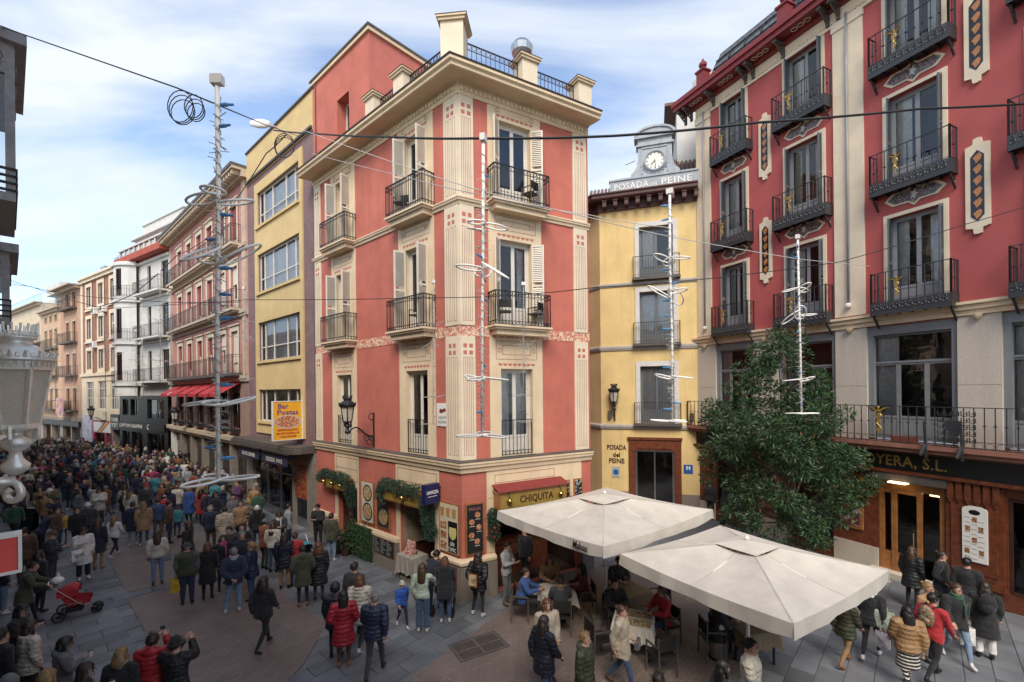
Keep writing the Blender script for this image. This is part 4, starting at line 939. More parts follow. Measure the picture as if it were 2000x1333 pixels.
for i,(a,b) in enumerate(poz):
    w=window(po,FPO,pc,a,pow_,b-a,fm=GWOOD,curtain=((0.08,.47),(.55,.9)) if i<2 else ((.1,.45),),y=.2,panel=.22,rev=.3)
    MB().wall(-pow_/2-.2,pow_/2+.2,0,b-a+.24,[(-pow_/2,pow_/2,-.01,b-a)],.05,-.06).box(-pow_/2-.201,-pow_/2-.2,-.06,0,0,b-a+.24).box(pow_/2+.2,pow_/2+.201,-.06,0,0,b-a+.24).build('window_surround',WFR,w)
    balcony(po,FPO,pc,a,2.2,.32,LEAD,h=1.02,th=.1,prof=False,scroll=False,low=.14)
# door of the inn
m,p=french(2.2,3.4,fm=OXB,panel=.0,y=.12,top=.5)
o=wpart('door_surround',MB().wall(1.3,3.72,0,3.56,[(1.62,3.4,-.01,3.0)],.28,-.06).box(1.25,3.77,-.12,0,3.5,3.62).box(1.32,1.55,-.11,-.06,.2,2.9).box(3.47,3.7,-.11,-.06,.2,2.9).box(1.7,3.3,-.1,-.06,3.08,3.4),WOODR,po,FPO.M)
m=MB().box(1.62,1.7,.1,.18,0,3.0).box(3.32,3.4,.1,.18,0,3.0).box(1.7,3.32,.1,.18,2.9,3.0).box(2.48,2.54,.1,.18,0,2.9); o=wpart('door',m,STEEL,po,FPO.M)
for a,b in ((1.7,2.48),(2.54,3.32)): q=MB(); q.face([(a,.14,0),(b,.14,0),(b,.14,2.9),(a,.14,2.9)]); q.build('pane',GLASS,o)
m=MB(); m.box(1.4,3.6,1.8,1.85,0,3.4).box(1.3,1.35,.3,1.8,0,3.4).box(3.65,3.7,.3,1.8,0,3.4); wpart('lobby',m,ROOM,po,FPO.M)
for tx,z,s,wd in (('POSADA',3.08,.33,.92),('del',2.72,.3,.34),('PEINE',2.42,.33,.74)): text(tx,s,WOODD,po,rel(po,FPO.M@T(.72,-.005,z)),ext=.02,width=wd,bold=.006)
o=wpart('wall_plaque',MB().box(.5,.86,-.03,0,1.62,2.14),BGREY,po,FPO.M); q=MB(); q.lathe([(.13,0),(.13,.012)],18); q.build('plaque_disc',BLUE,o,T(.68,-.03,1.88)@RX(R_(90)))
o=wpart('hotel_plate',MB().box(3.82,4.22,-.03,0,1.95,2.36),BLUE,po,FPO.M); text('H',.26,WHITE,o,T(4.02,-.032,2.2),ext=.003,bold=.008)
q=MB()
for k in range(3): q.lathe([(.028,0),(.028,.004)],5,(0,0,0))
for x,z in ((.42,4.55),(4.2,4.45)): wpart('flood_lamp',MB().box(x-.08,x+.08,-.2,-.03,z,z+.35),LEAD,po,FPO.M)

# ------------------------------------------------------------------ white gable and tiled roofs behind the inn
gx_,gy_=FPO.w(4.4,-2.5)
gb=thing('gable_house','white gable wall with old tiled roof rising behind the clock','building',gx_,gy_)
TILE=mat('old_clay_tile',(.22,.125,.085),.9,.25,14,col2=(.12,.085,.07))
MB().box(-.6,2.4,.2,6,10,20.9).build('gable_wall',WST,gb,RZ(FPO.a))
MB().box(-1.2,2.6,0,6.4,20.9,21.05).build('roof_edge',TILE,gb,RZ(FPO.a))
m=MB(); m.add([(-1.9,-1.6,16.2),(.9,-1.6,16.2),(.6,.6,18.2),(-1.7,.6,18.2)],[(0,1,2,3)]); o=m.build('low_roof',TILE,gb,RZ(FPO.a))
for i in range(13):
    x=-1.8+i*.205; q=cached('tilerow',lambda:MB().tube([(0,-1.65,16.22),(0,.6,18.26)],.075,6).mesh('tile_row',TILE)); ob('tile_row',q,o,T(x,0,0))
m=MB(); m.add([(-5.4,-1.2,15.4),(-2.8,-1.4,15.4),(-2.8,1.4,16.9),(-5.4,1.4,16.9)],[(0,1,2,3)]); m.build('low_roof',TILE,gb,RZ(FPO.a))
for i in range(12): ob('tile_row',bpy.data.objects['tile_row'].data,gb,RZ(FPO.a)@T(-5.2+i*.205,.3,-.95))

# ------------------------------------------------------------------ red building on the right
rb=house('red_building','deep red building with cream pilasters, painted tile panels and caduceus balconies',FRD); RDL=17.5
DRED=mat('deep_red_stucco',(.43,.092,.085),.85,.08,.9,.15,80,streak=.18)
rcx=(2.02,5.0,8.32,11.45,14.6); rw=(1.18,1.33,1.38,1.38,1.38); rz=((8.4,11.25),(12.15,15.02),(15.92,18.45))
ops=[(c-w/2,c+w/2,a,b) for c,w in zip(rcx,rw) for a,b in rz]
wpart('wall',MB().wall(0,RDL,7.9,18.95,ops,.32),DRED,rb,FRD.M)
m=MB(); m.face([(0,9,8),(0,0,8),(0,0,18.95),(0,9,18.95)]); m.face([(RDL,0,0),(RDL,9,0),(RDL,9,18.95),(RDL,0,18.95)]); wpart('side_wall',m,CREAM2,rb,FRD.M)
for a,b in ((.02,.82),(6.05,6.98),(13.0,13.9)):
    wpart('pilaster',MB().box(a,b,-.05,0,8.36,18.5).box(a-.03,b+.03,-.09,0,18.2,18.5),CREAM2,rb,FRD.M)
for x in (.5,6.52): 
    p=wpart('drain_pipe',MB().tube([(x,-.11,18.6),(x,-.11,8.75)],.035,8),mat('grey_zinc',(.3,.3,.31),.5,.1) if x<1 else bpy.data.materials['grey_zinc'],rb,FRD.M,True)
    MB().lathe([(.03,0),(.09,.04),(.1,.12),(.06,.16)],10,(x,-.14,8.62)).build('security_camera',WHITE,p)
# frieze, eave with brackets, slate mansard, pinnacles
wpart('frieze',MB().box(0,RDL,-.03,0,18.5,18.95).box(0,RDL,-.07,0,18.42,18.5),CREAM2,rb,FRD.M)
m=MB()
for i in range(120): m.box(.05+i*.145,.13+i*.145,-.06,-.03,18.56,18.66)
wpart('frieze_dentil',m,CREAM,rb,FRD.M)
MAROON=mat('maroon_painted_wood',(.22,.028,.028),.5,.1,4)
EO=.62
wpart('eave',MB().box(-.75,RDL,-EO,.0,19.12,19.2).box(-.75,RDL,-EO-.06,-EO,19.1,19.42).box(-.8,RDL,-EO-.14,-EO-.06,19.3,19.5).box(-.75,RDL,-.16,0,18.96,19.12),MAROON,rb,FRD.M)
eb=cached('rbr',lambda:(lambda m:(m.box(-.07,.07,-EO+.02,-.03,18.98,19.11),m.box(-.05,.05,-.12,-.03,18.55,18.98),m.bar((0,-.08,18.62),(0,-EO+.06,18.99),.05,.03),ring(m,(0,-.2,18.86),.09,.015,10,'yz',4),m.mesh('eave_bracket',LEAD))[-1])(MB()))
cof=cached('rcof',lambda:(lambda m:([ring(m,(x,-EO*.55,19.112),.1,.02,10,'xy',4) for x in (-.24,0,.24)],m.mesh('soffit_panel',CREAM2))[-1])(MB()))
for i in range(11):
    x=-.55+i*1.65*.98; ob('eave_bracket',eb,rb,rel(rb,FRD.M@T(x,0,0)))
    if i%2==0: ob('eave_bracket',eb,rb,rel(rb,FRD.M@T(x+.35,0,0)))
    ob('soffit_panel',cof,rb,rel(rb,FRD.M@T(x+.85,0,0)))
SLATE=mat_brick('slate_scales',(.16,.175,.19),(.12,.13,.145),(.05,.05,.055),.32,.24,face=True,gap=.02,bump=.9)
m=MB(); m.add([(1.1,-.35,19.5),(RDL,-.35,19.5),(RDL,.35,21.0),(1.1,.35,21.0)],[(0,1,2,3)]); m.add([(1.1,-.35,19.5),(1.1,.35,21.0),(1.1,5,21.0),(1.1,5,19.5)],[(0,1,2,3)]); wpart('mansard',m,SLATE,rb,FRD.M)
m=MB()
for z in (20.1,20.55): m.bar((1.1,-.35+(z-19.5)*.47-.06,z),(RDL,-.35+(z-19.5)*.47-.06,z),.05)
for i in range(22): m.bar((1.2+i*.75,-.5,19.5),(1.2+i*.75,.05,20.55),.03)
wpart('roof_rail',m,IRON,rb,FRD.M)
wpart('roof_flat',MB().box(-.7,RDL,-.55,9,19.46,19.5),LEAD,rb,FRD.M)
for x in (.7,4.55,8.4,12.2):
    m=MB().box(x-.2,x+.2,-.5,-.1,19.5,20.2).box(x-.25,x+.25,-.55,-.05,20.2,20.28).lathe([(.2,0),(.12,.06),(.09,.14),(.17,.22),(.18,.32),(.1,.42),(.04,.46),(.05,.52),(.01,.56)],10,(x,-.3,20.28)); wpart('pinnacle',m,MAROON,rb,FRD.M)
wpart('party_block',MB().box(-.4,.55,.2,3.5,19.5,20.6),WST,rb,FRD.M)
# windows with louvred shutters, balconies with gilt caduceus
SHG=mat('slate_grey_shutter',(.10,.115,.13),.5,.08)
DKI=mat('dark_grey_iron',(.035,.036,.04),.45,.1)
def caduceus():
    m=MB(); m.tube([(0,0,0),(0,0,.62)],[.012,.016],6); m.lathe([(.0,.6),(.035,.63),(.04,.66),(.0,.7)],8)
    for s in (-1,1):
        m.tube([(s*(.02+.05*math.sin(k*.9))*(1-.0*k),-.01*s,.05+.045*k) for k in range(11)],[.012+.0012*k for k in range(11)],5)
        for j in range(4):
            m.add([(s*.02,-.005,.54+.03*j),(s*(.14+.03*j),-.005,.56+.045*j),(s*(.20+.03*j),-.005,.60+.04*j),(s*.03,-.005,.57+.03*j)],[(0,1,2,3),(3,2,1,0)])
        m.tube([(s*.02,0,.55),(s*.12,0,.63),(s*.24,0,.66)],[.03,.022,.006],5)
    return m.mesh('gilt_emblem',GOLD)
CAD=caduceus()
def rbalc(x,z,w,o,h=1.15):
    def sl():
        m=MB().box(-w/2,w/2,-o,.0,-.10,-.02)
        n=int(w/.3)
        for i in range(n+1): a=-w/2+(w-.03)*i/n; m.box(a,a+.03,-o,0,-.17,-.10)
        m.box(-w/2,w/2,-o-.012,-o,-.17,.22); m.box(-w/2-.012,-w/2,-o,0,-.17,.22); m.box(w/2,w/2+.012,-o,0,-.17,.22)
        for s in (-1,1):
            m.bar((s*(w/2-.05),-.02,-.55),(s*(w/2-.05),-o*.8,-.18),.05,.04); ring(m,(s*(w/2-.05),-.12,-.34),.08,.016,8,'yz',4)
        return m.mesh('balcony',DKI)
    b=ob('balcony',cached(('rb',w,o),sl),rb,rel(rb,FRD.M@T(x,0,z)))
    def rl():
        m=MB(); e=.02; railing(m,[(-w/2+e,0),(-w/2+e,-o+e),(w/2-e,-o+e),(w/2-e,0)],0,h,.19,bw=.022,low=.26,scroll=False,top2=None,knob=True)
        for sx in (-1,1):
            for k in range(4): m.bar((sx*(w/2-e),-o+e,.05),(sx*(w/2-e),-o+e,h+.02),.045)
        for i in range(int(w/.16)):
            ring(m,(-w/2+.1+i*.16,-o-.014,.04),.055,.012,8,k=4); ring(m,(-w/2+.1+i*.16,-o-.014,.14),.035,.010,8,k=4)
        return m.mesh('railing',DKI)
    ob('railing',cached(('rr',w,o,h),rl),b); ob('gilt_emblem',CAD,b,T(-w*.14,-o-.03,.34)@Matrix.Scale(.85,4))
    return b
for j,(a,b) in enumerate(rz):
    for i,(c,w) in enumerate(zip(rcx,rw)):
        o=window(rb,FRD,c,a,w,b-a,fm=mat('grey_window_paint',(.27,.28,.29),.45,.06) if (i+j)==0 else bpy.data.materials['grey_window_paint'],curtain=((0,.35),) if (i+j)%2 else ((.0,.28),(.66,1)),cm=CURT2 if (i*j)%2 else CURT,y=.2,panel=.22,rev=.32)
        MB().wall(-w/2-.11,w/2+.11,0,b-a+.11,[(-w/2,w/2,-.01,b-a)],.04,-.045).box(-w/2-.111,-w/2-.11,-.045,0,0,b-a+.11).box(w/2+.11,w/2+.111,-.045,0,0,b-a+.11).build('window_surround',CREAM2,o)
        for s,an in ((-1,R_(80)),(1,R_(84))): shutter(o,s*(w/2-.01),.02,.36,b-a-.06,an,SHG,s).location.y=.14
        rbalc(c,a-.03,w+.62,.42)
# painted tile panels: lozenge under each balcony, tall shields between the bays
TILEB=mat_blobs('blue_black_glazed_tile',(.02,.025,.045),[(.30,.30,.26),(.10,.16,.2),(.28,.10,.04)],22,.56,.25)
def lozenge(w,h):
    P=[(-w/2,0),(-w*.36,-h*.3),(-w*.1,-h*.3),(0,-h/2),(w*.1,-h*.3),(w*.36,-h*.3),(w/2,0),(w*.36,h*.3),(w*.1,h*.3),(0,h/2),(-w*.1,h*.3),(-w*.36,h*.3)]
    return P
for c,w in zip(rcx,rw):
    for z in (11.78,15.5):
        P=lozenge(w*1.12,.66); o=wpart('tile_lozenge',MB().prism([(c+x,z+y) for x,y in P],-.04,0),CREAM2,rb,FRD.M)
        q=MB(); q.prism([(c+x*.88,z+y*.78) for x,y in P],-.05,-.04); q.build('glazed_tile',TILEB,o,None)
        q=MB(); q.prism([(c+.1*math.cos(R_(a))*(.5 if k%2 else 1),z+.16*math.sin(R_(a))*(.5 if k%2 else 1)) for k,a in enumerate(range(0,360,36))],-.056,-.05); q.build('tile_flower',mat('white_glaze',(.5,.5,.46),.3,.1) if 'wg' not in CACHE else CACHE['wg'],o); CACHE['wg']=bpy.data.materials['white_glaze']
LEAFO=mat('orange_glazed_leaf',(.48,.20,.06),.35,.15,12)
for x in (3.48,9.75,13.0):
    for z0,z1 in ((10.12,12.75),(14.25,16.9)):
        if x==13.0: continue
        zc=(z0+z1)/2; hh=(z1-z0)/2; hw=.25
        P=[(-hw,-hh+.4),(-hw,-hh+.2),(-.1,-hh+.16),(-.08,-hh+.02),(0,-hh),(.08,-hh+.02),(.1,-hh+.16),(hw,-hh+.2),(hw,-hh+.4),(hw,hh-.4),(hw,hh-.2),(.1,hh-.16),(.08,hh-.02),(0,hh),(-.08,hh-.02),(-.1,hh-.16),(-hw,hh-.2),(-hw,hh-.4)]
        o=wpart('tile_shield',MB().prism([(x+a,zc+b) for a,b in P],-.07,0),CREAM2,rb,FRD.M)
        q=MB(); q.prism([(x+a,zc+b) for a,b in ((-.14,-hh+.5),(0,-hh+.34),(.14,-hh+.5),(.14,hh-.5),(0,hh-.34),(-.14,hh-.5))],-.076,-.07); q.build('glazed_tile',mat('dark_glaze',(.015,.018,.028),.25,.1) if 'dg' not in CACHE else CACHE['dg'],o); CACHE['dg']=bpy.data.materials['dark_glaze']
        q=MB(); n=6
        for k in range(n):
            t=zc-hh+.55+(2*hh-1.1)*k/(n-1)-.05
            q.prism([(x-.02,t-.1),(x+.07,t-.02),(x+.1,t+.1),(x+.05,t+.17),(x-.03,t+.12),(x-.09,t+.06),(x-.05,t)],-.084,-.076)
        q.build('glazed_leaf',LEAFO,o)
# string course, entresol with granite piers and big grey windows, long balcony
wpart('string_course',MB().box(-.25,RDL,-.22,0,8.22,8.30).box(-.2,RDL,-.15,0,8.08,8.22).box(-.15,RDL,-.08,0,7.93,8.08),CREAM,rb,FRD.M)
gp=((-.1,.98),(2.85,3.95),(6.04,7.0),(9.28,10.18),(12.5,13.4),(15.7,16.6)); gw=((.98,2.85),(3.95,6.04),(7.0,9.28),(10.18,12.5),(13.4,15.7))
for a,b in gp:
    p=wpart('granite_pier',MB().box(a,b,-.03,.4,4.25,5.985).box(a+.002,b-.002,-.018,.4,5.985,5.999).box(a,b,-.03,.4,5.999,7.925),GRANITE,rb,FRD.M)
    MB().lathe([(.0,0),(.05,.03),(.1,.1),(.12,.16)],8,((a+b)/2,-.1,7.77)).build('corbel',CREAM,p)
EGW=mat('entresol_grey_paint',(.21,.22,.225),.45,.07)
for i,(a,b) in enumerate(gw):
    w=b-a; o=wpart('entresol_head',MB().box(a,b,.05,.35,7.62,7.925),EGW,rb,FRD.M)
    window(rb,FRD,(a+b)/2,4.3,w,3.32,fm=EGW,leafs=3,top=.85,y=.16,panel=.2,curtain=((.04,.32),),rev=.35)
    [wpart('window_casing',MB().box(q_,q_+.16,.06,.35,4.3,7.62),EGW,rb,FRD.M) for q_ in (a,b-.16)]
BO=.5
lb=wpart('long_balcony',MB().box(-.3,RDL,-BO,.5,4.12,4.24).box(-.3,RDL,-BO+.08,0,4.0,4.12),mat('terracotta_slab',(.30,.13,.09),.8,.12),rb,FRD.M)
m=MB(); railing(m,[(-.26,0),(-.26,-BO+.04),(RDL,-BO+.04)],4.25,1.12,.21,bw=.02,low=.2,scroll=True,knob=True); m.build('railing',DKI,lb)
for a in (8.9,12.4):
    m=MB(); y=-BO+.035
    for k in range(5):
        for j in range(5):
            if 1<=k<=2 and 2<=j<=3: continue
            x=a+.1+k*.17; z=4.42+j*.18
            for p,q_ in (((x,z),(x+.12,z)),((x+.12,z),(x+.12,z+.12)),((x,z),(x,z+.14)),((x+.04,z+.06),(x+.12,z+.06))): m.bar((p[0],y,p[1]),(q_[0],y,q_[1]),.02)
    m.box(a+.28,a+.62,y-.02,y+.02,4.72,5.0); m.build('fretwork',DKI,lb)
for x in (7.55,11.0): ob('gilt_emblem',CAD,lb,T(x,-BO-.0,4.5)@Matrix.Scale(1.25,4))
for x in (8.75,9.55):
    q=MB(); q.bar((x,-BO-.02,3.9),(x,-BO-.1,4.95),.05).bar((x,-BO-.05,4.3),(x,-BO-.32,4.0),.06,.05); q.build('flood_bracket',DKI,lb)
fx=thing('flower_box','terracotta flower trough on the long balcony of the red building','planter',*FRD.w(8.1,.25),4.245,FRD.a)
MB().add([(-.26,-.09,0),(.26,-.09,0),(.26,.09,0),(-.26,.09,0),(-.32,-.12,.2),(.32,-.12,.2),(.32,.12,.2),(-.32,.12,.2)],[(3,2,1,0),(0,1,5,4),(1,2,6,5),(2,3,7,6),(3,0,4,7)]).build('trough',mat('terracotta',(.4,.12,.06),.7),fx); MB().box(-.29,.29,-.1,.1,.14,.16).build('soil',BARK,fx)
# ground floor shopfront
wpart('fascia',MB().box(-.3,RDL,-.1,.2,3.35,4.0),BLACKP,rb,FRD.M)
wpart('fascia_moulding',MB().box(-.3,RDL,-.2,-.1,3.28,3.37).box(-.3,RDL,-.22,-.1,3.93,4.0),WOODR,rb,FRD.M)
text('JOYERA, S.L.',.46,GOLD,rb,rel(rb,FRD.M@T(7.95,-.105,3.64)),width=2.25,ext=.012,bold=.006,spacing=1.05)
sops=[(7.3,8.95,0,3.0),(10.25,12.4,.45,3.0),(4.2,5.9,.5,3.0),(.9,2.4,.5,3.0),(12.9,15.5,.4,3.0)]
wpart('shop_wall',MB().wall(-.1,RDL,0,3.35,sops,.3),WOODR,rb,FRD.M)
m=MB(); m.face([(.3,3.2,0),(RDL,3.2,0),(RDL,3.2,3.3),(.3,3.2,3.3)]); m.face([(.3,.3,.01),(RDL,.3,.01),(RDL,3.2,.01),(.3,3.2,.01)]); m.face([(.3,3.2,3.3),(RDL,3.2,3.3),(RDL,.3,3.3),(.3,.3,3.3)]); m.face([(.3,.3,0),(.3,3.2,0),(.3,3.2,3.3),(.3,.3,3.3)]); wpart('shop_interior',m,mat('shop_interior_brown',(.05,.035,.028),.8,.4,1.2),rb,FRD.M)
wpart('shop_counter',MB().box(7.5,12,1.8,2.3,0,1.1).box(7.4,12.1,1.7,2.4,1.1,1.14),mat('pale_counter',(.25,.22,.2),.5,.2),rb,FRD.M)
for a,b,c,d in ((10.25,12.4,.45,3.0),(4.2,5.9,.5,3.0),(.9,2.4,.5,3.0),(12.9,15.5,.4,3.0)):
    o=wpart('shop_window',MB().box(a,a+.08,.04,.14,c,d).box(b-.08,b,.04,.14,c,d).box(a+.08,b-.08,.04,.14,d-.1,d).box(a+.08,b-.08,.02,.16,c,c+.08),WOODD,rb,FRD.M); q=MB(); q.face([(a+.08,.09,c+.08),(b-.08,.09,c+.08),(b-.08,.09,d-.1),(a+.08,.09,d-.1)]); q.build('pane',GLASS,o)
# varnished door group
m=MB()
for a,b in ((7.3,7.42),(7.62,7.76),(8.28,8.4),(8.83,8.95)): m.box(a,b,.02,.14,0,2.75)
m.box(7.42,7.62,.04,.12,0,.75).box(7.76,8.28,.04,.12,0,.75).box(7.3,8.95,.02,.15,2.75,3.0).box(7.42,7.62,.04,.12,2.6,2.75).box(7.76,8.28,.04,.12,2.62,2.75)
o=wpart('shop_door',m,WOODO,rb,FRD.M)
for a,b in ((7.42,7.62),(7.76,8.28),(8.4,8.83)): q=MB(); q.face([(a,.08,.75),(b,.08,.75),(b,.08,2.6),(a,.08,2.6)]); q.build('pane',GLASS,o)
MB().tube([(8.22,-.04,1.0),(8.22,-.04,1.5)],.015,6).build('handle',GOLD,o)
wpart('doorstep',MB().box(7.1,9.1,-.3,.1,0,.16),GRANITE,rb,FRD.M)
wpart('roller_box',MB().box(7.2,9.05,-.16,0,3.02,3.26),LEAD,rb,FRD.M)
# carved wood valance and menu board on the wide pilaster
o=wpart('wood_pilaster',MB().box(9.0,10.2,-.06,0,.55,3.3).box(9.12,10.08,-.09,-.06,.8,3.0).box(8.98,10.22,-.1,0,.45,.6),WOODR,rb,FRD.M)
q=MB()
for i in range(6): q.box(9.06+i*.19,9.19+i*.19,-.14,-.06,2.78,3.3).prism([(9.06+i*.19,2.78),(9.125+i*.19,2.66),(9.19+i*.19,2.78)],-.13,-.06)
q.build('carved_drop',WOODR,o)
o=wpart('menu_board',MB().prism([(9.38,1.12),(9.90,1.12),(9.90,2.55)]+[(9.64+.26*math.cos(R_(a)),2.55+.1*math.sin(R_(a))) for a in (30,60,90,120,150)]+[(9.38,2.55)],-.13,-.09),WHITE,rb,FRD.M)
q=MB(); q.prism([(9.64+.12*math.cos(R_(a)),2.48+.07*math.sin(R_(a))) for a in range(0,360,24)],-.134,-.13); q.build('menu_emblem',BLACKP,o)
DPP=mat_blobs('dish_photo_print',(.35,.18,.1),[(.5,.25,.12),(.2,.08,.05)],18,.5,.4)
for x,z in ((9.64,2.28),(9.5,2.02),(9.77,2.02),(9.64,1.72),(9.48,1.4),(9.78,1.4)): MB().box(x-.05,x+.05,-.134,-.13,z-.07,z+.07).build('menu_photo',DPP,o)
q=MB()
for k in range(26): z=2.32-k*.045; a=(9.42,9.56,9.7)[k%3]; q.box(a,a+.13,-.134,-.13,z,z+.008)
q.build('menu_text',LEAD,o)
for a,b in ((6.15,6.85),(2.95,3.9)):
    o=wpart('poster_frame',MB().box(a,b,-.05,0,1.2,2.95),WOODO,rb,FRD.M); MB().box(a+.1,b-.1,-.06,-.05,1.3,2.85).build('ham_poster',mat_blobs('ham_poster_print',(.45,.36,.34),[(.35,.05,.05),(.5,.3,.28),(.1,.03,.03)],2.6,.5,.4),o)
for a,b in ((-.1,.9),(2.4,4.2),(5.9,7.3)): wpart('granite_base',MB().box(a+.02,b-.02,-.03,0,0,.75),GRANITE,rb,FRD.M)
wpart('shop_lamp',MB().box(7.7,8.15,-.35,-.1,2.98,3.02),mat_emit('warm_tube',(1,.75,.4),1.2),rb,FRD.M)
wpart('shop_lamp',MB().box(8.5,8.8,.25,.4,2.66,2.7),bpy.data.materials['warm_tube'],rb,FRD.M)
for i in range(7): wpart('hanging_ham',MB().lathe([(.02,0),(.07,.1),(.09,.25),(.06,.4),(.03,.5)],8,(7.9+i*.16,1.5,2.3)),mat('cured_ham',(.35,.10,.06),.5,.2) if i==0 else bpy.data.materials['cured_ham'],rb,FRD.M)
# ------------------------------------------------------------------ signs and trimmings of the corner bar
GOLDP=mat('olive_gold_signboard',(.33,.22,.05),.45,.15,3)
BRASS=mat('polished_brass',(.75,.50,.18),.22,.05,metal=1)
CHAR=mat('chalkboard',(.012,.013,.014),.7,.2,6)
def boxsign(F,x0,x1,z0,z1,o,label,txt,roof=False,balls=(.12,.88)):
    x=(x0+x1)/2; px,py=F.w(x,0); w=x1-x0; h=z1-z0
    r=thing('shop_sign',label,'sign',px,py,z0,F.a)
    MB().box(-w/2,w/2,-o,-.03,0,h).box(-w/2-.03,w/2+.03,-o-.02,-.03,h,h+.05).build('sign_box',WOODO,r)
    MB().box(-w/2+.04,w/2-.04,-o-.012,-o,.04,h-.04).build('sign_face',GOLDP,r)
    if txt: text(txt,h*.62,WOODD,r,T(w*.03,-o-.014,h*.5),width=w*.5,ext=.004,bold=.006)
    for b in balls:
        q=MB(); q.lathe([(.0,-.08),(.05,-.065),(.08,-.02),(.08,.02),(.05,.065),(0,.08)],12); q.build('sign_lamp',BRASS,r,T(-w/2+w*b,-o-.09,h*.55),True)
    q=MB()
    for b in balls: q.bar((-w/2+w*b,-o,h+.03),(-w/2+w*b,-o-.12,h*.75),.015)
    q.build('lamp_arm',IRON,r)
    if roof: MB().add([(-w/2-.05,-o-.1,h+.06),(w/2+.05,-o-.1,h+.06),(w/2+.05,0,h+.22),(-w/2-.05,0,h+.22)],[(0,1,2,3)]).build('tile_roof',MAROON,r)
    return r
boxsign(FL,1.2,3.05,2.28,2.68,.32,'gold signboard with brass globes above the dark side door of the bar','',balls=(.15,.5,.85))
boxsign(FL,5.55,7.75,2.42,2.84,.34,'gold signboard under a garland above the open bar entrance','CHIQUITA',balls=(.55,))
boxsign(FR,1.0,3.4,2.5,2.98,.4,'gold signboard with small tiled roof above the terrace front','CHIQUITA',True)
def garland(label,F,pts,r,n,red=True):
    px,py=F.w(pts[0][0],0); g=thing('fir_garland',label,'garland',px,py,0,F.a,'christmas garlands on the bar')
    P=[(x-pts[0][0],-o,z,r*random.uniform(.8,1.2)) for x,o,z in pts]
    tag(leafcloud(MB(),P,n,.09,5,up=0).build('needles',FIR,g),kind='stuff')
    MB().tube([p[:3] for p in P],.02,5).build('wire',BARK,g)
    if red: tag(leafcloud(MB(),[(p[0],p[1]-.05,p[2],p[3]*1.05) for p in P[len(P)//2:]],60,.05,1.2).build('red_berries',RED,g),kind='stuff')
def line(a,b,n): return [tuple(a[k]+(b[k]-a[k])*i/n for k in range(3)) for i in range(n+1)]
garland('fir garland over the side door signboard of the bar',FL,line((1.0,.3,2.55),(1.3,.3,2.8),3)+line((1.4,.32,2.82),(3.0,.32,2.76),9)+line((3.1,.25,2.6),(3.2,.2,1.9),6),.16,5000,False)
garland('fir garland over the entrance signboard of the bar',FL,line((5.4,.3,2.4),(5.5,.3,2.9),4)+line((5.7,.33,2.95),(7.6,.33,2.92),11)+line((7.75,.28,2.7),(7.95,.25,1.75),7),.17,6500,False)
garland('small fir spray hanging at the terrace corner of the bar',FR,line((.93,.15,2.4),(.93,.15,1.75),5),.15,1800)
# light box hanging at the corner
lx,ly=FL.w(8.12,0); lv=thing('light_box','small navy coffee sign projecting beside the bar entrance','sign',lx,ly,2.7,FL.a+R_(90))
MB().box(-.62,-.1,-.09,.09,0,.56).build('sign_case',NAVY,lv); text('LAVAZZA',.13,WHITE,lv,T(-.36,-.092,.32),ext=.003,width=.42,bold=.004)
MB().box(-.52,-.2,-.093,-.09,.2,.215).build('underline',WHITE,lv); MB().box(-.1,.02,-.02,.02,.4,.44).box(-.1,.02,-.02,.02,.1,.14).build('bracket',IRON,lv)
# street name tile
sx,sy=FL.w(8.3,0); st=thing('street_name_plate','white ceramic street name plate on the coral wall by the corner','sign',sx,sy,4.93,FL.a)
MB().box(-.27,.27,-.03,0,0,.68).build('plate',WHITE,st)
for tx,z in (('CALLE DE',.26),('POSTAS',.12)): text(tx,.11,BLACKP,st,T(0,-.032,z),ext=.002,width=.42)
q=MB(); q.prism([(-.15,.42),(-.08,.38),(.16,.46),(.12,.54),(-.02,.5),(-.12,.52)],-.034,-.03); q.build('painted_horse',MAROON,st)
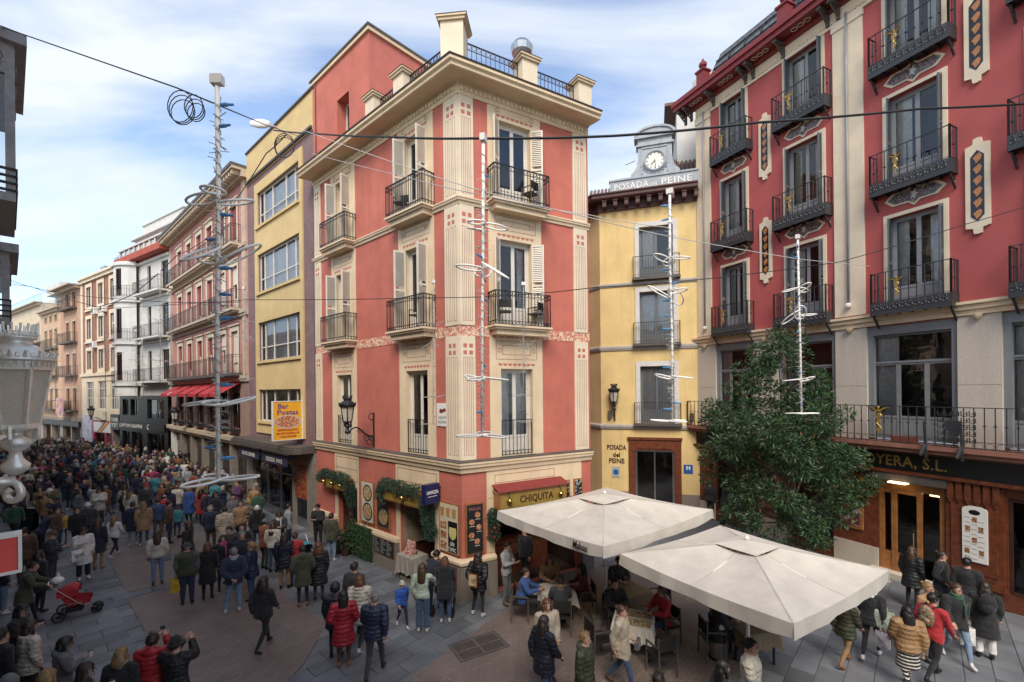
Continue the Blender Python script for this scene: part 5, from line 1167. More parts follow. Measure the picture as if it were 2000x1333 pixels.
# posters and boards
def poster(label,F,x0,x1,z0,z1,pm,fm=WOODO,o=.05,cat='poster',grp=None):
    px,py=F.w((x0+x1)/2,0); w=x1-x0; r=thing('framed_poster',label,cat,px,py,z0,F.a,grp)
    MB().box(-w/2,w/2,-o-.02,-.022,0,z1-z0).build('frame',fm,r); MB().box(-w/2+.04,w/2-.04,-o-.028,-o-.02,.04,z1-z0-.04).build('print',pm,r)
    return r
FOOD=[mat_blobs('food_print_%d'%i,b,c,6,.5,.35,seed=i) for i,(b,c) in enumerate((((.10,.04,.03),[(.55,.35,.2),(.4,.08,.04),(.6,.5,.35)]),((.06,.03,.02),[(.5,.25,.07),(.55,.4,.2),(.3,.1,.06)]),((.55,.48,.36),[(.5,.3,.12),(.3,.2,.1)])))]
for lb_,x0_,x1_,bg_,fm_ in (('tall food poster nearest the side door',3.68,4.5,(.62,.56,.48),FOOD[0]),('tall food poster nearest the bar entrance',4.72,5.5,(.05,.04,.045),FOOD[1])):
    r=poster(lb_,FL,x0_,x1_,1.3,2.78,mat('poster_ground_%d'%int(x0_),bg_,.4,.1,3)); w=(x1_-x0_)
    for zz,rr_,cc in ((.4,.3,(.42,.16,.05)),(1.06,.28,(.48,.25,.10))):
        q=MB(); q.prism([(.03+rr_*1.08*math.cos(R_(a)),zz+rr_*1.08*math.sin(R_(a))) for a in range(0,360,15)],-.082,-.078); q.build('plate_print',mat('dark_plate_print',(.03,.028,.026),.35) if 'dpp' not in CACHE else CACHE['dpp'],r); CACHE['dpp']=bpy.data.materials['dark_plate_print']
        q=MB(); q.prism([(.03+rr_*.9*math.cos(R_(a)),zz+rr_*.9*math.sin(R_(a))) for a in range(0,360,15)],-.086,-.082); q.build('dish_print',mat_blobs('dish_print_%d_%d'%(int(x0_),int(zz*10)),cc,[(.6,.4,.16),(.5,.08,.04),(.62,.55,.42),(.12,.2,.05)],11,.54,.35,seed=zz),r)
r=poster('gin and tonic poster on the left flank of the building corner',FL,8.14,9.02,1.25,2.72,mat('cream_paper',(.6,.52,.38),.5,.06))
MB().box(-.02,.38,-.085,-.078,.06,.95).build('dark_field',BLACKP,r); q=MB(); q.lathe([(.02,0),(.13,.08),(.17,.22),(.15,.36)],14,sy=.04); q.build('glass_print',mat('pale_yellow_print',(.65,.55,.2),.4),r,T(.18,-.088,.42))
text('GIN\nTONIC',.16,WHITE,r,T(.16,-.09,.22),ext=.002,width=.34)
for x in (-.28,-.02,.24): q=MB(); q.prism([(x-.07,1.06),(x+.07,1.06),(x+.09,1.32),(x-.09,1.32)],-.085,-.078); q.build('glass_print',mat('amber_print',(.45,.25,.1),.4) if 'amb' not in CACHE else CACHE['amb'],r); CACHE['amb']=bpy.data.materials['amber_print']
for z in (.12,.42,.7): MB().box(-.36,-.1,-.085,-.078,z,z+.2).build('food_print',FOOD[1],r)
r=poster('black paella menu board on the right flank of the building corner',FR,.08,.66,1.28,2.74,CHAR)
text('PAELLAS',.12,mat('pink_chalk',(.5,.16,.14),.7),r,T(0,-.08,1.3),ext=.002,width=.36)
for k,(x,z) in enumerate(((.08,1.12),(-.1,.93),(.12,.76),(-.11,.55),(.06,.36))):
    q=MB(); q.prism([(x+.085*math.cos(R_(a)),z+.085*math.sin(R_(a))) for a in range(0,360,24)],-.084,-.078); q.build('dish_print',mat_blobs('paella_print',(.5,.2,.07),[(.6,.4,.25),(.35,.08,.05)],20,.52) if 'pae' not in CACHE else CACHE['pae'],r); CACHE['pae']=bpy.data.materials['paella_print']
    q=MB(); q.box(x-.07,x+.09,-.082,-.078,z-.13,z-.118); q.build('chalk_caption',WHITE,r)
def chalk(label,F,x0,x1,z0,z1,o):
    px,py=F.w((x0+x1)/2,0); w=x1-x0; r=thing('chalkboard',label,'menu board',px,py,z0,F.a)
    MB().box(-w/2,w/2,-o-.03,-o,0,z1-z0).build('frame',WOODR,r); MB().box(-w/2+.03,w/2-.03,-o-.034,-o-.03,.03,z1-z0-.03).build('board',CHAR,r)
    q=MB(); rr=random.Random(int(x0*10))
    for k in range(int((z1-z0)/.06)-1):
        for c in range(3): a=-w/2+.06+c*(w-.1)/3; q.box(a,a+(w-.2)/3*rr.uniform(.4,.95),-o-.037,-o-.034,.06+k*.06,.072+k*.06)
    q.build('chalk_lines',mat('chalk',(.45,.45,.43),.9) if 'chk' not in CACHE else CACHE['chk'],r); CACHE['chk']=bpy.data.materials['chalk']
chalk('chalkboard menu on the plinth left of the bar entrance',FL,4.66,5.86,.45,1.0,.13); chalk('chalkboard menu low on the corner plinth',FL,7.96,8.98,.32,.96,.13)
poster('small black board high on the coral wall left of two',FR,3.48,3.78,2.42,3.05,mat_blobs('board_print_a',(.02,.02,.022),[(.45,.4,.2)],9,.56),cat='sign'); poster('small black board high on the coral wall right of two',FR,3.95,4.3,2.35,3.05,mat_blobs('board_print_b',(.02,.02,.022),[(.4,.4,.38)],9,.56),cat='sign')
hx,hy=FL.w(3.75,.2); hg=thing('hedge_panel','panel of artificial hedge fixed to the granite plinth of the bar','hedge',hx,hy,0,FL.a)
tag(leafcloud(MB(),[(-.7+i*.28,0,.12+j*.2,.17) for i in range(6) for j in range(6)],2600,.055,1.7).build('leaves',LEAF2,hg),kind='stuff'); MB().box(-.78,.78,.0,.06,.02,1.15).build('backing',LEAF,hg)
for i,(x,o) in enumerate(((2.7,.45),(3.15,.4))):
    bx,by=FL.w(x,o); b=thing('potted_shrub',('leafy potted shrub right beside the side door of the bar','leafy potted shrub next to the artificial hedge panel')[i],'plant',bx,by,0,0,'potted shrubs by the bar')
    MB().lathe([(.13,0),(.17,.3),(.18,.32),(.15,.32)],14).build('pot',WOODD,b); tag(leafcloud(MB(),[(0,0,.5,.25),(.12,.05,.62,.2),(-.12,0,.58,.2)],260,.13,2.2).build('foliage',LEAF2,b),kind='stuff'); MB().tube([(0,0,.25),(.02,0,.6)],.015,5).build('stem',BARK,b)
# menu table in the entrance
def cloth_table(name,label,x,y,rz,w=.75,d=.75,h=.74,cm=None,drop=.38):
    r=thing(name,label,'table',x,y,0,rz)
    MB().box(-w/2,w/2,-d/2,d/2,h-.03,h).build('table_top',WOODD,r)
    for sx in (-1,1):
        for sy in (-1,1): MB().bar((sx*(w/2-.06),sy*(d/2-.06),0),(sx*(w/2-.06),sy*(d/2-.06),h-.03),.04).build('leg',IRON,r)
    m=MB(); n=10; W=w/2+.012; D=d/2+.012; per=[]
    for (ax,ay),(bx,by) in zip(((-W,-D),(W,-D),(W,D),(-W,D)),((W,-D),(W,D),(-W,D),(-W,-D))):
        for i in range(n): per.append((ax+(bx-ax)*i/n,ay+(by-ay)*i/n,i/n))
    top=[(a,b,h+.006) for a,b,_ in per]; N=len(per); low=[]
    for i,(a,b,t) in enumerate(per):
        f=1+.07*math.sin(i*2.1)+.1*(abs(t-.0)<.06); low.append((a*f*1.04,b*f*1.04,h-drop*(1.15 if t<.06 else .9+.06*math.sin(i*1.3))))
    m.add(top+low,[tuple(range(N))]+[(i,i+N,(i+1)%N+N,(i+1)%N) for i in range(N)])
    o=m.build('tablecloth',cm or CLOTH,r,None,False); return r
CLOTH=mat('white_tablecloth',(.60,.56,.49),.85,.06,5)
ex,ey=FL.w(6.75,.05); cloth_table('menu_table','small cloth covered table in the open bar entrance',ex,ey,FL.a,.8,.6,.8,mat('grey_tablecloth',(.36,.32,.27),.85,.08,5),.6)
ex,ey=FL.w(6.7,.12); ms=thing('menu_stand','tilted pink menu card standing on the entrance table','menu',ex,ey,.81,FL.a); MB().add([(-.2,-.1,0),(.2,-.1,0),(.2,.08,.4),(-.2,.08,.4),(-.2,.1,.4),(.2,.1,.4),(.2,.1,0),(-.2,.1,0)],[(0,1,2,3),(3,2,5,4),(4,5,6,7),(0,3,4,7),(1,6,5,2)]).build('card',mat_blobs('menu_card_print',(.62,.42,.34),[(.5,.3,.25),(.3,.1,.08)],12,.5),ms)
MB().box(-.22,.22,.1,.12,0,.1).build('easel',WOODD,ms)

# ------------------------------------------------------------------ roof bits: steel flue, aerials
fx_,fy_=FR.w(3.15,-1.6); fl=thing('roof_flue','cream flue pipe with round steel cowl on the roof terrace','flue',fx_,fy_,14.93)
MB().tube([(0,0,0),(0,0,2.5)],.16,12).build('pipe',CREAM2,fl,None,True); MB().lathe([(.14,2.5),(.2,2.55),(.36,2.8),(.4,3.0),(.3,3.15),(.1,3.22),(.04,3.3)],16).build('cowl',STEEL,fl,None,False); MB().box(-.3,.3,-.3,.3,0,.35).build('base_block',CREAM,fl)
def aerial(label,x,y,z,h):
    a=thing('roof_aerial',label,'aerial',x,y,z); MB().bar((0,0,0),(0,0,h),.03).build('mast',STEEL,a)
    m=MB().bar((-.35,.1,h-.05),(.35,-.1,h-.3),.02)
    for k in range(6): t=-.3+k*.12; m.bar((t,.1-(t+.35)*.28-.18,h-.1-(t+.35)*.3),(t,.1-(t+.35)*.28+.18,h-.1-(t+.35)*.3),.012)
    m.build('yagi_array',STEEL,a)
ax,ay=FL.w(6.4,-3); aerial('tv aerial on the roof of the coral penthouse',*FL.w(4.0,-4.6),18.93,2.0)
aerial('tv aerial on the roof of the white building',*FW.w(.8,-2),17.25,3.2); aerial('tv aerial on the roof of the brick building',*FB.w(1.0,-3),17.55,3.4)

# ------------------------------------------------------------------ lanterns
FROST=mat('frosted_lamp_glass',(.55,.5,.42),.35,.08,5); 
def lantern(r,M,metal,glass,n=6):
    o=MB(); R1,R0=.235,.15
    def hexr(rad,z,k): t=2*math.pi*k/n+math.pi/n; return Vector((rad*math.cos(t),rad*math.sin(t),z))
    for k in range(n): o.bar(hexr(R0,0,k),hexr(R1,.5,k),.026)
    for rad,z,th in ((R0,0,.035),(R1,.5,.045),(R1+.012,.54,.03)):
        for k in range(n): o.bar(hexr(rad,z,k),hexr(rad,z,k+1),th)
    o.lathe([(R0+.01,-.03),(R0+.02,0),(R0-.02,.01)],n,rot=math.pi/n)
    f=o.build('lantern_frame',metal,r,M)
    g=MB()
    for k in range(n): g.face([hexr(R0-.005,.02,k),hexr(R0-.005,.02,k+1),hexr(R1-.01,.49,k+1),hexr(R1-.01,.49,k)])
    g.build('lantern_glass',glass,r,M)
    c=MB().lathe([(R1+.035,.55),(R1+.045,.57),(R1-.01,.60),(.19,.655),(.145,.69),(.115,.70),(.115,.735),(.15,.745),(.15,.76),(.05,.77)],18); c.build('lantern_cap',metal,r,M,True)
    k_=MB()
    for k in range(n*6):
        a=2*math.pi*k/(n*6); k_.bar(((R1+.02)*math.cos(a),(R1+.02)*math.sin(a),.50),((R1+.03)*math.cos(a),(R1+.03)*math.sin(a),.545),.012)
        for rad,z,rr_ in ((R1+.035,.60,.017),(.15,.785,.015)):
            c=Vector((rad*math.cos(a),rad*math.sin(a),z)); tg=Vector((-math.sin(a),math.cos(a),0)); k_.tube([c+tg*rr_*math.cos(q*1.05)+Vector((0,0,rr_*1.2*math.sin(q*1.05))) for q in range(6)],.005,4,closed=True)
    for k in range(n*3):
        a=2*math.pi*k/(n*3); b=(R1+.03); p=Vector((b*math.cos(a),b*math.sin(a),.57)); k_.tube([p,p*1.06+Vector((0,0,.03)),p*1.03+Vector((0,0,.06 if k%3==0 else .035))],[.008,.012,.004],5); 
        q=Vector((.14*math.cos(a),.14*math.sin(a),.755)); k_.tube([q,q*1.12+Vector((0,0,.025)),q*1.06+Vector((0,0,.04))],[.006,.011,.003],4)
    k_.build('lantern_crown',metal,r,M)
    s=MB().lathe([(.03,-.42),(.09,-.38),(.10,-.33),(.05,-.28),(.04,-.22),(.1,-.17),(.11,-.13),(.05,-.09),(.04,-.05),(.08,-.03)],12); s.build('lantern_stem',metal,r,M,True)
    st=MB()
    for k in range(4):
        t=2*math.pi*k/4+.4; st.tube([(.05*math.cos(t),.05*math.sin(t),-.2),(.15*math.cos(t),.15*math.sin(t),-.1),(R0*math.cos(t),R0*math.sin(t),0)],.016,5)
    st.build('lantern_stay',metal,r,M)
def scrollarm(m,a,b,up,r=.03):
    a,b=Vector(a),Vector(b); pts=[]
    for i in range(13):
        t=i/12; p=a.lerp(b,t)+Vector((0,0,up*math.sin(t*math.pi)-.12*math.sin(2*math.pi*t))); pts.append(p)
    m.tube(pts,[r*(1.2-.5*i/12) for i in range(13)],6)
    for c,rr,t in ((.3,.13,.016),(.55,.09,.013),(.12,.1,.016)):
        p=a.lerp(b,c)+Vector((0,0,up*math.sin(c*math.pi)-.12*math.sin(2*math.pi*c)-rr)); d=(b-a).normalized(); 
        m.tube([p+d*(rr*(1-.05*k)*math.cos(k*.6))+Vector((0,0,rr*(1-.05*k)*math.sin(k*.6))) for k in range(16)],t,5)
def wall_lamp(label,F,x,o,z,metal=IRON,glass=None,grp='wall lanterns'):
    px,py=F.w(x,0); r=thing('street_lantern',label,'street lamp',px,py,z,F.a,grp)
    lantern(r,T(0,-o,0),metal,glass or FROST)
    m=MB(); scrollarm(m,(0,-.02,-.55),(0,-o,-.42),.16); m.bar((0,-.02,-.95),(0,-.02,.25),.05); ring(m,(0,-.1,.12),.12,.018,10,'yz',5); ring(m,(0,-.2,-.75),.1,.015,10,'yz',5)
    m.build('scroll_bracket',metal,r); return r
wall_lamp('black iron lantern on a long scroll bracket on the coral wall',FL,4.5,1.0,4.98)
r=wall_lamp('black iron lantern on the ochre wall left of the inn door',FPO,.66,.42,5.35)
wall_lamp('distant black lantern before the pink building',FP,6.0,1.0,4.2); wall_lamp('distant black lantern before the brick building',FB,6.8,1.1,4.0)
SILV=mat('silver_painted_cast_iron',(.80,.77,.71),.36,.10,22,metal=.45)
FROST2=mat_trans('dappled_white_lamp_glass',(.88,.82,.72),.3,.55,.12,34)
nx,ny=(-971/889*3.5,3.5)
nl=thing('silver_lantern','large silver painted street lantern hanging close in front of us','street lamp',nx,ny,5.76)
lantern(nl,T(0,0,0)@RZ(R_(12))@Matrix.Diagonal((.84,.84,.9,1)),SILV,FROST2)
m=MB(); wdir=Vector((-SN.x,-SN.y,0)); scrollarm(m,wdir*1.02+Vector((0,0,-.75)),Vector((0,0,-.42)),-.12,.05); m.tube([Vector((0,0,-.42))+Vector((-.03-.1*math.cos(k*.55)*(1-.05*k),0,-.1+.1*math.sin(k*.55)*(1-.05*k))) for k in range(14)],.026,6); m.build('scroll_bracket',SILV,nl,None,True)
# lamp head on an arm fixed to the yellow building
lx,ly=FY.w(6.4,0); lh=thing('led_lamp_head','pale oval lamp head on a thin arm above the yellow building','street lamp',lx,ly,0)
hp=ray(508,242)*15.6; hb=ray(560,262)*18; o=Vector((lx,ly,0)); a=Vector((hp.x,hp.y,hp.z+6))-o; b=Vector((hb.x,hb.y,hb.z+6))-o
MB().tube([a,a.lerp(b,.5)+Vector((0,0,.1)),b],.03,6).build('arm',WHITE,lh); q=MB(); q.lathe([(0,-.32),(.08,-.3),(.15,-.1),(.16,.1),(.1,.3),(0,.33)],14,sy=.5); q.build('lamp_housing',WHITE,lh,T(*a)@RZ(R_(20))@RY(R_(80)),True)

# ------------------------------------------------------------------ hanging light columns and their wires
FINEG=mat('thin_grey_light_wire',(.40,.385,.36),.6,.15,20); FINEB=mat('dull_blue_plug',(.10,.17,.27),.5,.05); LT_=mat('white_light_tube',(.90,.87,.80),.4,.04,20); PL_=mat('blue_lamp_plug',(.10,.30,.60),.35,.05); GW_=mat('grey_light_string',(.55,.53,.48),.6,.3,30)
def ornament_proto(fine=False):
    LTUBE,GREYW,PLUG=(FINEG,FINEG,FINEB) if fine else (LT_,GW_,PL_); k_=.45 if fine else 1
    r=thing('light_column','x','light decoration',0,0,0); Ln=4.0
    MB().tube([(0,0,-.1),(.01,0,-1.3),(-.01,0,-2.6),(0,0,-Ln)],[v*k_ for v in (.022,.022,.020,.018)],8).build('column',LTUBE,r,None,True)
    MB().box(-.055,.055,-.035,.035,-.08,.01).build('control_box',WHITE,r)
    m=MB(); m.tube([(.034*k_**.5*math.cos(k*1.1),.034*k_**.5*math.sin(k*1.1),-.2-k*.02) for k in range(185)],.005*k_**.5,3); m.build('light_string',GREYW,r)
    rr=random.Random(3); m=MB()
    for k in range(150):
        z=-.4-rr.random()*3.4; a=rr.random()*6.3; d=Vector((math.cos(a),math.sin(a),rr.uniform(-.4,.4))); p=Vector((0,0,z)); m.bar(p+d*.02,p+d*rr.uniform(.06,.12),.006*k_**.5)
    tag(m.build('light_twig',GREYW,r),kind='stuff')
    for z,rad,tl in ((-1.2,.33,.35),(-1.78,.38,.75),(-3.22,.35,.25),(-3.97,.36,.06)):
        for j in range(3):
            a=2*math.pi*j/3+z; m=MB(); pts=[]
            for k in range(20):
                t=2*math.pi*k/20; lx=rad*.5+rad*.5*math.cos(t); ly=rad*.3*math.sin(t); pts.append((lx*math.cos(a)-ly*math.sin(a),lx*math.sin(a)+ly*math.cos(a),z+tl*(lx-.15)*math.sin(a+.7)))
            m.tube(pts,.0125*k_,6,closed=True); m.build('petal_ring',LTUBE,r,None,True)
    for k,z in enumerate((-.28,-.5,-1.36,-1.62,-1.9,-2.15,-2.4,-3.05,-3.65,-3.78)):
        a=(.2,-.2,.1,2.9,.05,-.1,.15,0,3.0,.2)[k]; q=MB().tube([(.03,0,0),(.09,0,0),(.1,0,0),(.15,0,0)],[v*k_ for v in (.018,.02,.014,.011)],7); q.build('blue_plug',PLUG,r,T(0,0,z)@RZ(a)@RY(.12*((k%3)-1)))
    return r
prot=ornament_proto(); prot2=ornament_proto(True)
ORN_=[(424,4.5,150,'foremost light column, hung on a wire above the left of the street'),(944,6.03,265,'light column hanging in front of the corner of the coral building'),(1308,7.8,370,'light column hanging in front of the yellow inn'),(1558,10.15,460,'light column hanging in front of the dark green tree'),(846,12.6,548,'light column close to the left face of the coral building'),(1022,13.0,552,'light column close to the right face of the coral building'),
 (477,16,561,'light column by the mauve brick pier of the yellow building'),(313,16.5,531,'tall light column in front of the white building'),(334,19.5,560,'light column where the white and pink buildings meet'),(202,22,614,'light column in front of the brick building'),(223,25,630,'light column in front of the right windows of the brick building'),(266,27,645,'light column in front of the curved bay'),(278,31,662,'light column hanging right of the curved bay'),(107,32,672,'light column in front of the peach house'),(146,36,684,'light column in front of the salmon house')]
for i,(px,Y,py,lb_) in enumerate(ORN_):
    p=ray(px,py)*Y; M=T(p.x,p.y,p.z+6)@RZ(i*1.3)@RX(R_((-.6,.9,-.4,.6)[i%4]))
    pr=prot if i<4 else prot2
    if i in (0,4): pr.matrix_basis=M; pr['label']=lb_; pr['group']='hanging light columns'; ROOTM[pr.name]=M
    else: copytree(pr,M,lb_,'hanging light columns')
def wire(label,pts,r,m,sag=0,n=10,name='overhead_cable',grp='overhead cables'):
    P=[]
    W=[ray(a,b)*d+Vector((0,0,6)) for a,b,d in pts]
    for p,q in zip(W[:-1],W[1:]):
        for i in range(n): t=i/n; v=p.lerp(q,t); v.z-=sag*4*t*(1-t); P.append(v)
    P.append(W[-1]); o=P[0]
    t=thing(name,label,'cable',o.x,o.y,o.z,0,grp); MB().tube([p-o for p in P],r,5).build('cable',m,t); return t
CBL=mat('black_cable',(.012,.012,.013),.6,0); CBW=mat('pale_cable',(.55,.53,.5),.6,0)
wire('wire from the left edge to the foremost light column',[(-20,45,6.5),(345,172,4.9),(424,205,4.5),(520,245,9),(600,272,17)],.008,CBL)
wire('thick black cable across the whole picture in front of the coral building',[(535,255,17),(620,262,14),(760,268,11),(930,271,9.2),(1200,266,8.8),(1480,240,9),(1800,213,10),(2060,199,10.6)],.026,CBL,.02)
wire('thin dark cable at second floor height crossing to the red building',[(165,605,22),(480,586,15),(846,582,12.55),(1000,577,11.8),(1160,562,11),(1380,545,11),(1640,512,11.6),(1880,440,11.4),(2060,385,11)],.011,CBL,.02)
wire('pale double wire between the light columns',[(580,250,15),(780,322,9),(946,375,6.03),(1150,425,6.8),(1306,462,7.8),(1558,506,10.15),(1700,520,13.5)],.007,CBW,.01)
wire('second pale wire between the light columns',[(610,300,15),(790,345,9),(946,382,6.05),(1150,420,6.8),(1306,445,7.8)],.006,CBW,.02)
wire('dark cable sloping over the far street from the pink building',[(345,500,30),(260,575,34),(190,600,37),(60,560,44),(-20,545,50)],.03,CBL,.1)
wire('cable high over the far end of the street',[(20,548,30),(110,570,32),(250,585,28),(470,590,20)],.018,CBL,.1)
wire('dark cable running down from the lamp head along the yellow building',[(560,262,17.5),(520,300,19),(455,400,24),(400,470,28),(345,500,31)],.022,CBL,.05)
# spare coils of cable on the wire
for lb_,(px,py,Y),sc in (('loop of spare cable hanging on the wire left of the foremost column',(352,208,4.85),.17),('coil of spare cable hanging next to the foremost column',(378,208,4.7),.12),('tangle of cable below the oval lamp head',(555,285,16.5),.45)):
    p=ray(px,py)*Y; t=thing('cable_coil',lb_,'cable',p.x,p.y,p.z+6); m=MB()
    for k in range(3): m.tube([(sc*(1-.12*k)*math.cos(a*.42)*(.8+.1*k),.02*k,sc*(1-.1*k)*math.sin(a*.42)-.02*k) for a in range(15)],.005 if sc<.3 else .016,5,closed=True)
    m.build('coil',CBL,t)

# ------------------------------------------------------------------ parasols
CANV=mat('cream_canvas',(.62,.57,.49),.85,.06,2.2,.35,6,col2=(.49,.45,.395))
SEAM=mat('canvas_seam',(.50,.465,.41),.85,.1)
def parasol(label,Lc,Fc,Rc,z,zt,vd=.24,vt=None):
    Lc,Fc,Rc=Vector(Lc),Vector(Fc),Vector(Rc); Bc=Lc+Rc-Fc; ce=(Lc+Rc)/2
    r=thing('parasol',label,'parasol',ce.x,ce.y,0,0,'terrace parasols'); K=[p-ce for p in (Lc,Fc,Rc,Bc)]
    m=MB(); n=10; vs=[];
    def P(i,t,s):
        a,b=K[i],K[(i+1)%4]; e=a.lerp(b,t); q=e*s; mid=math.sin(math.pi*t)
        zz=zt+(z-zt)*s-.07*mid*math.sin(math.pi*min(1,s))-.06*mid*s; return (q.x,q.y,zz)
    for i in range(4):
        for j in range(n):
            t0,t1=j/n,(j+1)/n
            ss=[.22,.4,.6,.8,1.0]
            for k in range(len(ss)-1): m.face([P(i,t0,ss[k]),P(i,t0,ss[k+1]),P(i,t1,ss[k+1]),P(i,t1,ss[k])])
    m.build('canopy',CANV,r,None,True)
    m=MB()
    for i in range(4):
        for j in range(n):
            a=Vector(P(i,j/n,1)); b=Vector(P(i,(j+1)/n,1)); wa=1+.012*math.sin(j*2.3+i); wb=1+.012*math.sin((j+1)*2.3+i)
            m.face([a,b,(b.x*wb,b.y*wb,b.z-vd-.02*math.sin(j+1)),(a.x*wa,a.y*wa,a.z-vd-.02*math.sin(j))][::-1])
    v=m.build('valance',CANV,r,None,True)
    for i in range(4):
        for t in (0,.5):
            q=MB(); pp=[Vector(P(i,t,s_))+Vector((0,0,.003)) for s_ in (.25,.4,.6,.8,1.0)]
            for a_,b_ in zip(pp[:-1],pp[1:]): q.bar(a_,b_,.022,.004)
            q.build('seam',SEAM,r)
    m=MB(); s=.25
    for i in range(4): a,b=K[i]*s,K[(i+1)%4]*s; m.face([(0,0,zt+.03),(a.x,a.y,zt+(z-zt)*s+.025),(b.x,b.y,zt+(z-zt)*s+.025)])
    m.build('vent_cap',CANV,r); MB().lathe([(.03,zt+.02),(.05,zt+.06),(.02,zt+.12)],10).build('finial',WHITE,r)
    m=MB()
    for k in K: m.bar((0,0,zt-.08),(k.x*.98,k.y*.98,z-.04),.035); m.bar((0,0,zt-.75),(k.x*.5,k.y*.5,(z+zt)/2-.1),.025)
    for i in range(4): e=(K[i]+K[(i+1)%4])/2; m.bar((0,0,zt-.08),(e.x*.98,e.y*.98,z-.12),.03)
    m.build('rib',WHITE,r)
    MB().tube([(0,0,.05),(0,0,zt)],.035,10).build('pole',WHITE,r,None,True); MB().box(-.4,.4,-.4,.4,0,.09).build('base_plate',DGRAN,r)
    return r,K,v
z1_=2.8; U1F=Vector((1.81,9.21)); U1L=Vector((-.41,12.02)); ud=(U1L-U1F).normalized(); un=Vector((-ud.y,ud.x)) ; un=un if un.x>0 else -un
U1R=U1F+un*4.35
r1,K1,v1=parasol('cream canvas parasol with a vent cap next to the bar front',U1L,U1F,U1R,z1_,3.2)
U2L,U2F=Vector((2.22,9.5)),Vector((4.06,6.62)); u2=(U2L-U2F); u2n=Vector((-u2.y,u2.x)); u2n=u2n if u2n.x>0 else -u2n
U2R=U2F+u2n.normalized()*3.5
r2,K2,v2=parasol('cream canvas parasol nearer to us with grey smudges on its top',U2L,U2F,U2R,2.55,2.95)
e=(K1[0].lerp(K1[1],.82)); d=(K1[1]-K1[0]).normalized(); text('Mahou',.22,BLACKP,v1,T(e.x*1.012,e.y*1.012-.02,z1_-.15)@RZ(math.atan2(d.y,d.x)),ext=.003,width=.42,shear=.2,bold=.004)
MB().lathe([(.075,0),(.08,.012),(.03,.03)],14,(.12,.3,3.2)).build('rubber_cap',RUBBER,r2)
# ------------------------------------------------------------------ terrace furniture
RATT=mat('black_woven_resin',(.02,.018,.017),.6,.2,40)
def chair_proto():
    r=thing('terrace_chair','x','chair',0,0); 
    MB().box(-.23,.23,-.22,.22,.43,.47).build('seat',RATT,r)
    m=MB(); m.box(-.22,.22,.2,.225,.58,.86)
    for i in range(6): m.box(-.22,.22,.19,.235,.6+i*.045,.62+i*.045)
    m.build('backrest',RATT,r)
    for sx in (-1,1):
        MB().bar((sx*.22,-.2,0),(sx*.22,-.19,.66),.026).build('leg',LEAD,r); MB().bar((sx*.22,.24,0),(sx*.22,.21,.88),.026).build('leg',LEAD,r)
        MB().bar((sx*.22,-.2,.66),(sx*.22,.22,.67),.03).build('armrest',LEAD,r)
    return r
CH=chair_proto(); _chn=[0]
def chair(label,x,y,rz,z=0,s=1):
    M=T(x,y,z)@RZ(rz)@Matrix.Scale(s,4)
    if not _chn[0]: _chn[0]=1; CH.matrix_basis=M; ROOTM[CH.name]=M; CH['label']=label; CH['group']='terrace chairs'; return CH
    return copytree(CH,M,label,'terrace chairs')
tA=gnd(1237,1208,.74); tB=gnd(1082,1150,.74)
ta=cloth_table('terrace_table','terrace table with cream cloth under the far parasol',tB[0],tB[1],R_(25),.8,.8)
tb=cloth_table('terrace_table','terrace table with patterned menu mats between the two parasols',tA[0],tA[1],R_(-20),.85,.85)
MATP=mat_blobs('printed_placemat',(.36,.26,.13),[(.12,.07,.04),(.5,.36,.2)],14,.52,.5)
pk=0
for dx,dy in ((-.2,-.2),(.2,-.2),(-.2,.2),(.2,.2)):
    c=T(tA[0],tA[1],.75)@RZ(R_(-20))@T(dx,dy,0); p=tag(MB().box(-.19,.19,-.16,.16,0,.006).build('placemat',MATP,None,c),('printed menu mat at the corner of the terrace table nearest us','printed menu mat on the right of the terrace table','printed menu mat on the left of the terrace table','printed menu mat at the far corner of the terrace table')[pk],'placemat','menu mats'); pk+=1
tC=(3.0,11.9); tD=(5.2,10.1); tE=(1.3,12.6)
cloth_table('terrace_table','dim terrace table beyond the parasol pole',tC[0],tC[1],R_(30),.8,.8,.74,mat('brown_cloth',(.2,.15,.1),.85)); cloth_table('terrace_table','dim terrace table deep under the nearer parasol',tD[0],tD[1],R_(10),.8,.8,.74,bpy.data.materials['brown_cloth'])
for lb_,x,y,rz in (('black chair with its back to us at the cream clothed table',tB[0]+.1,tB[1]-.78,R_(180)),('black chair left of the cream clothed table',tB[0]-.85,tB[1]-.1,R_(80)),('black chair behind the cream clothed table',tB[0]-.05,tB[1]+.8,0),('black chair right of the cream clothed table',tB[0]+.85,tB[1]+.1,R_(-85)),
   ('black chair left of the table with menu mats',tA[0]-.85,tA[1]-.25,R_(110)),('black chair behind the table with menu mats',tA[0]-.25,tA[1]+.85,R_(10)),('black chair right of the table with menu mats',tA[0]+.85,tA[1]+.3,R_(-70)),('black chair on our side of the table with menu mats',tA[0]+.35,tA[1]-.85,R_(200)),
   ('black chair at the dim table beyond the pole',tC[0]+.8,tC[1],R_(-90)),('black chair facing the dim table beyond the pole',tC[0]-.1,tC[1]+.8,0),('black chair deep under the nearer parasol',tD[0]-.8,tD[1],R_(90)),('black chair at the rear of the nearer parasol',tD[0],tD[1]+.8,0)): chair(lb_,x,y,rz)
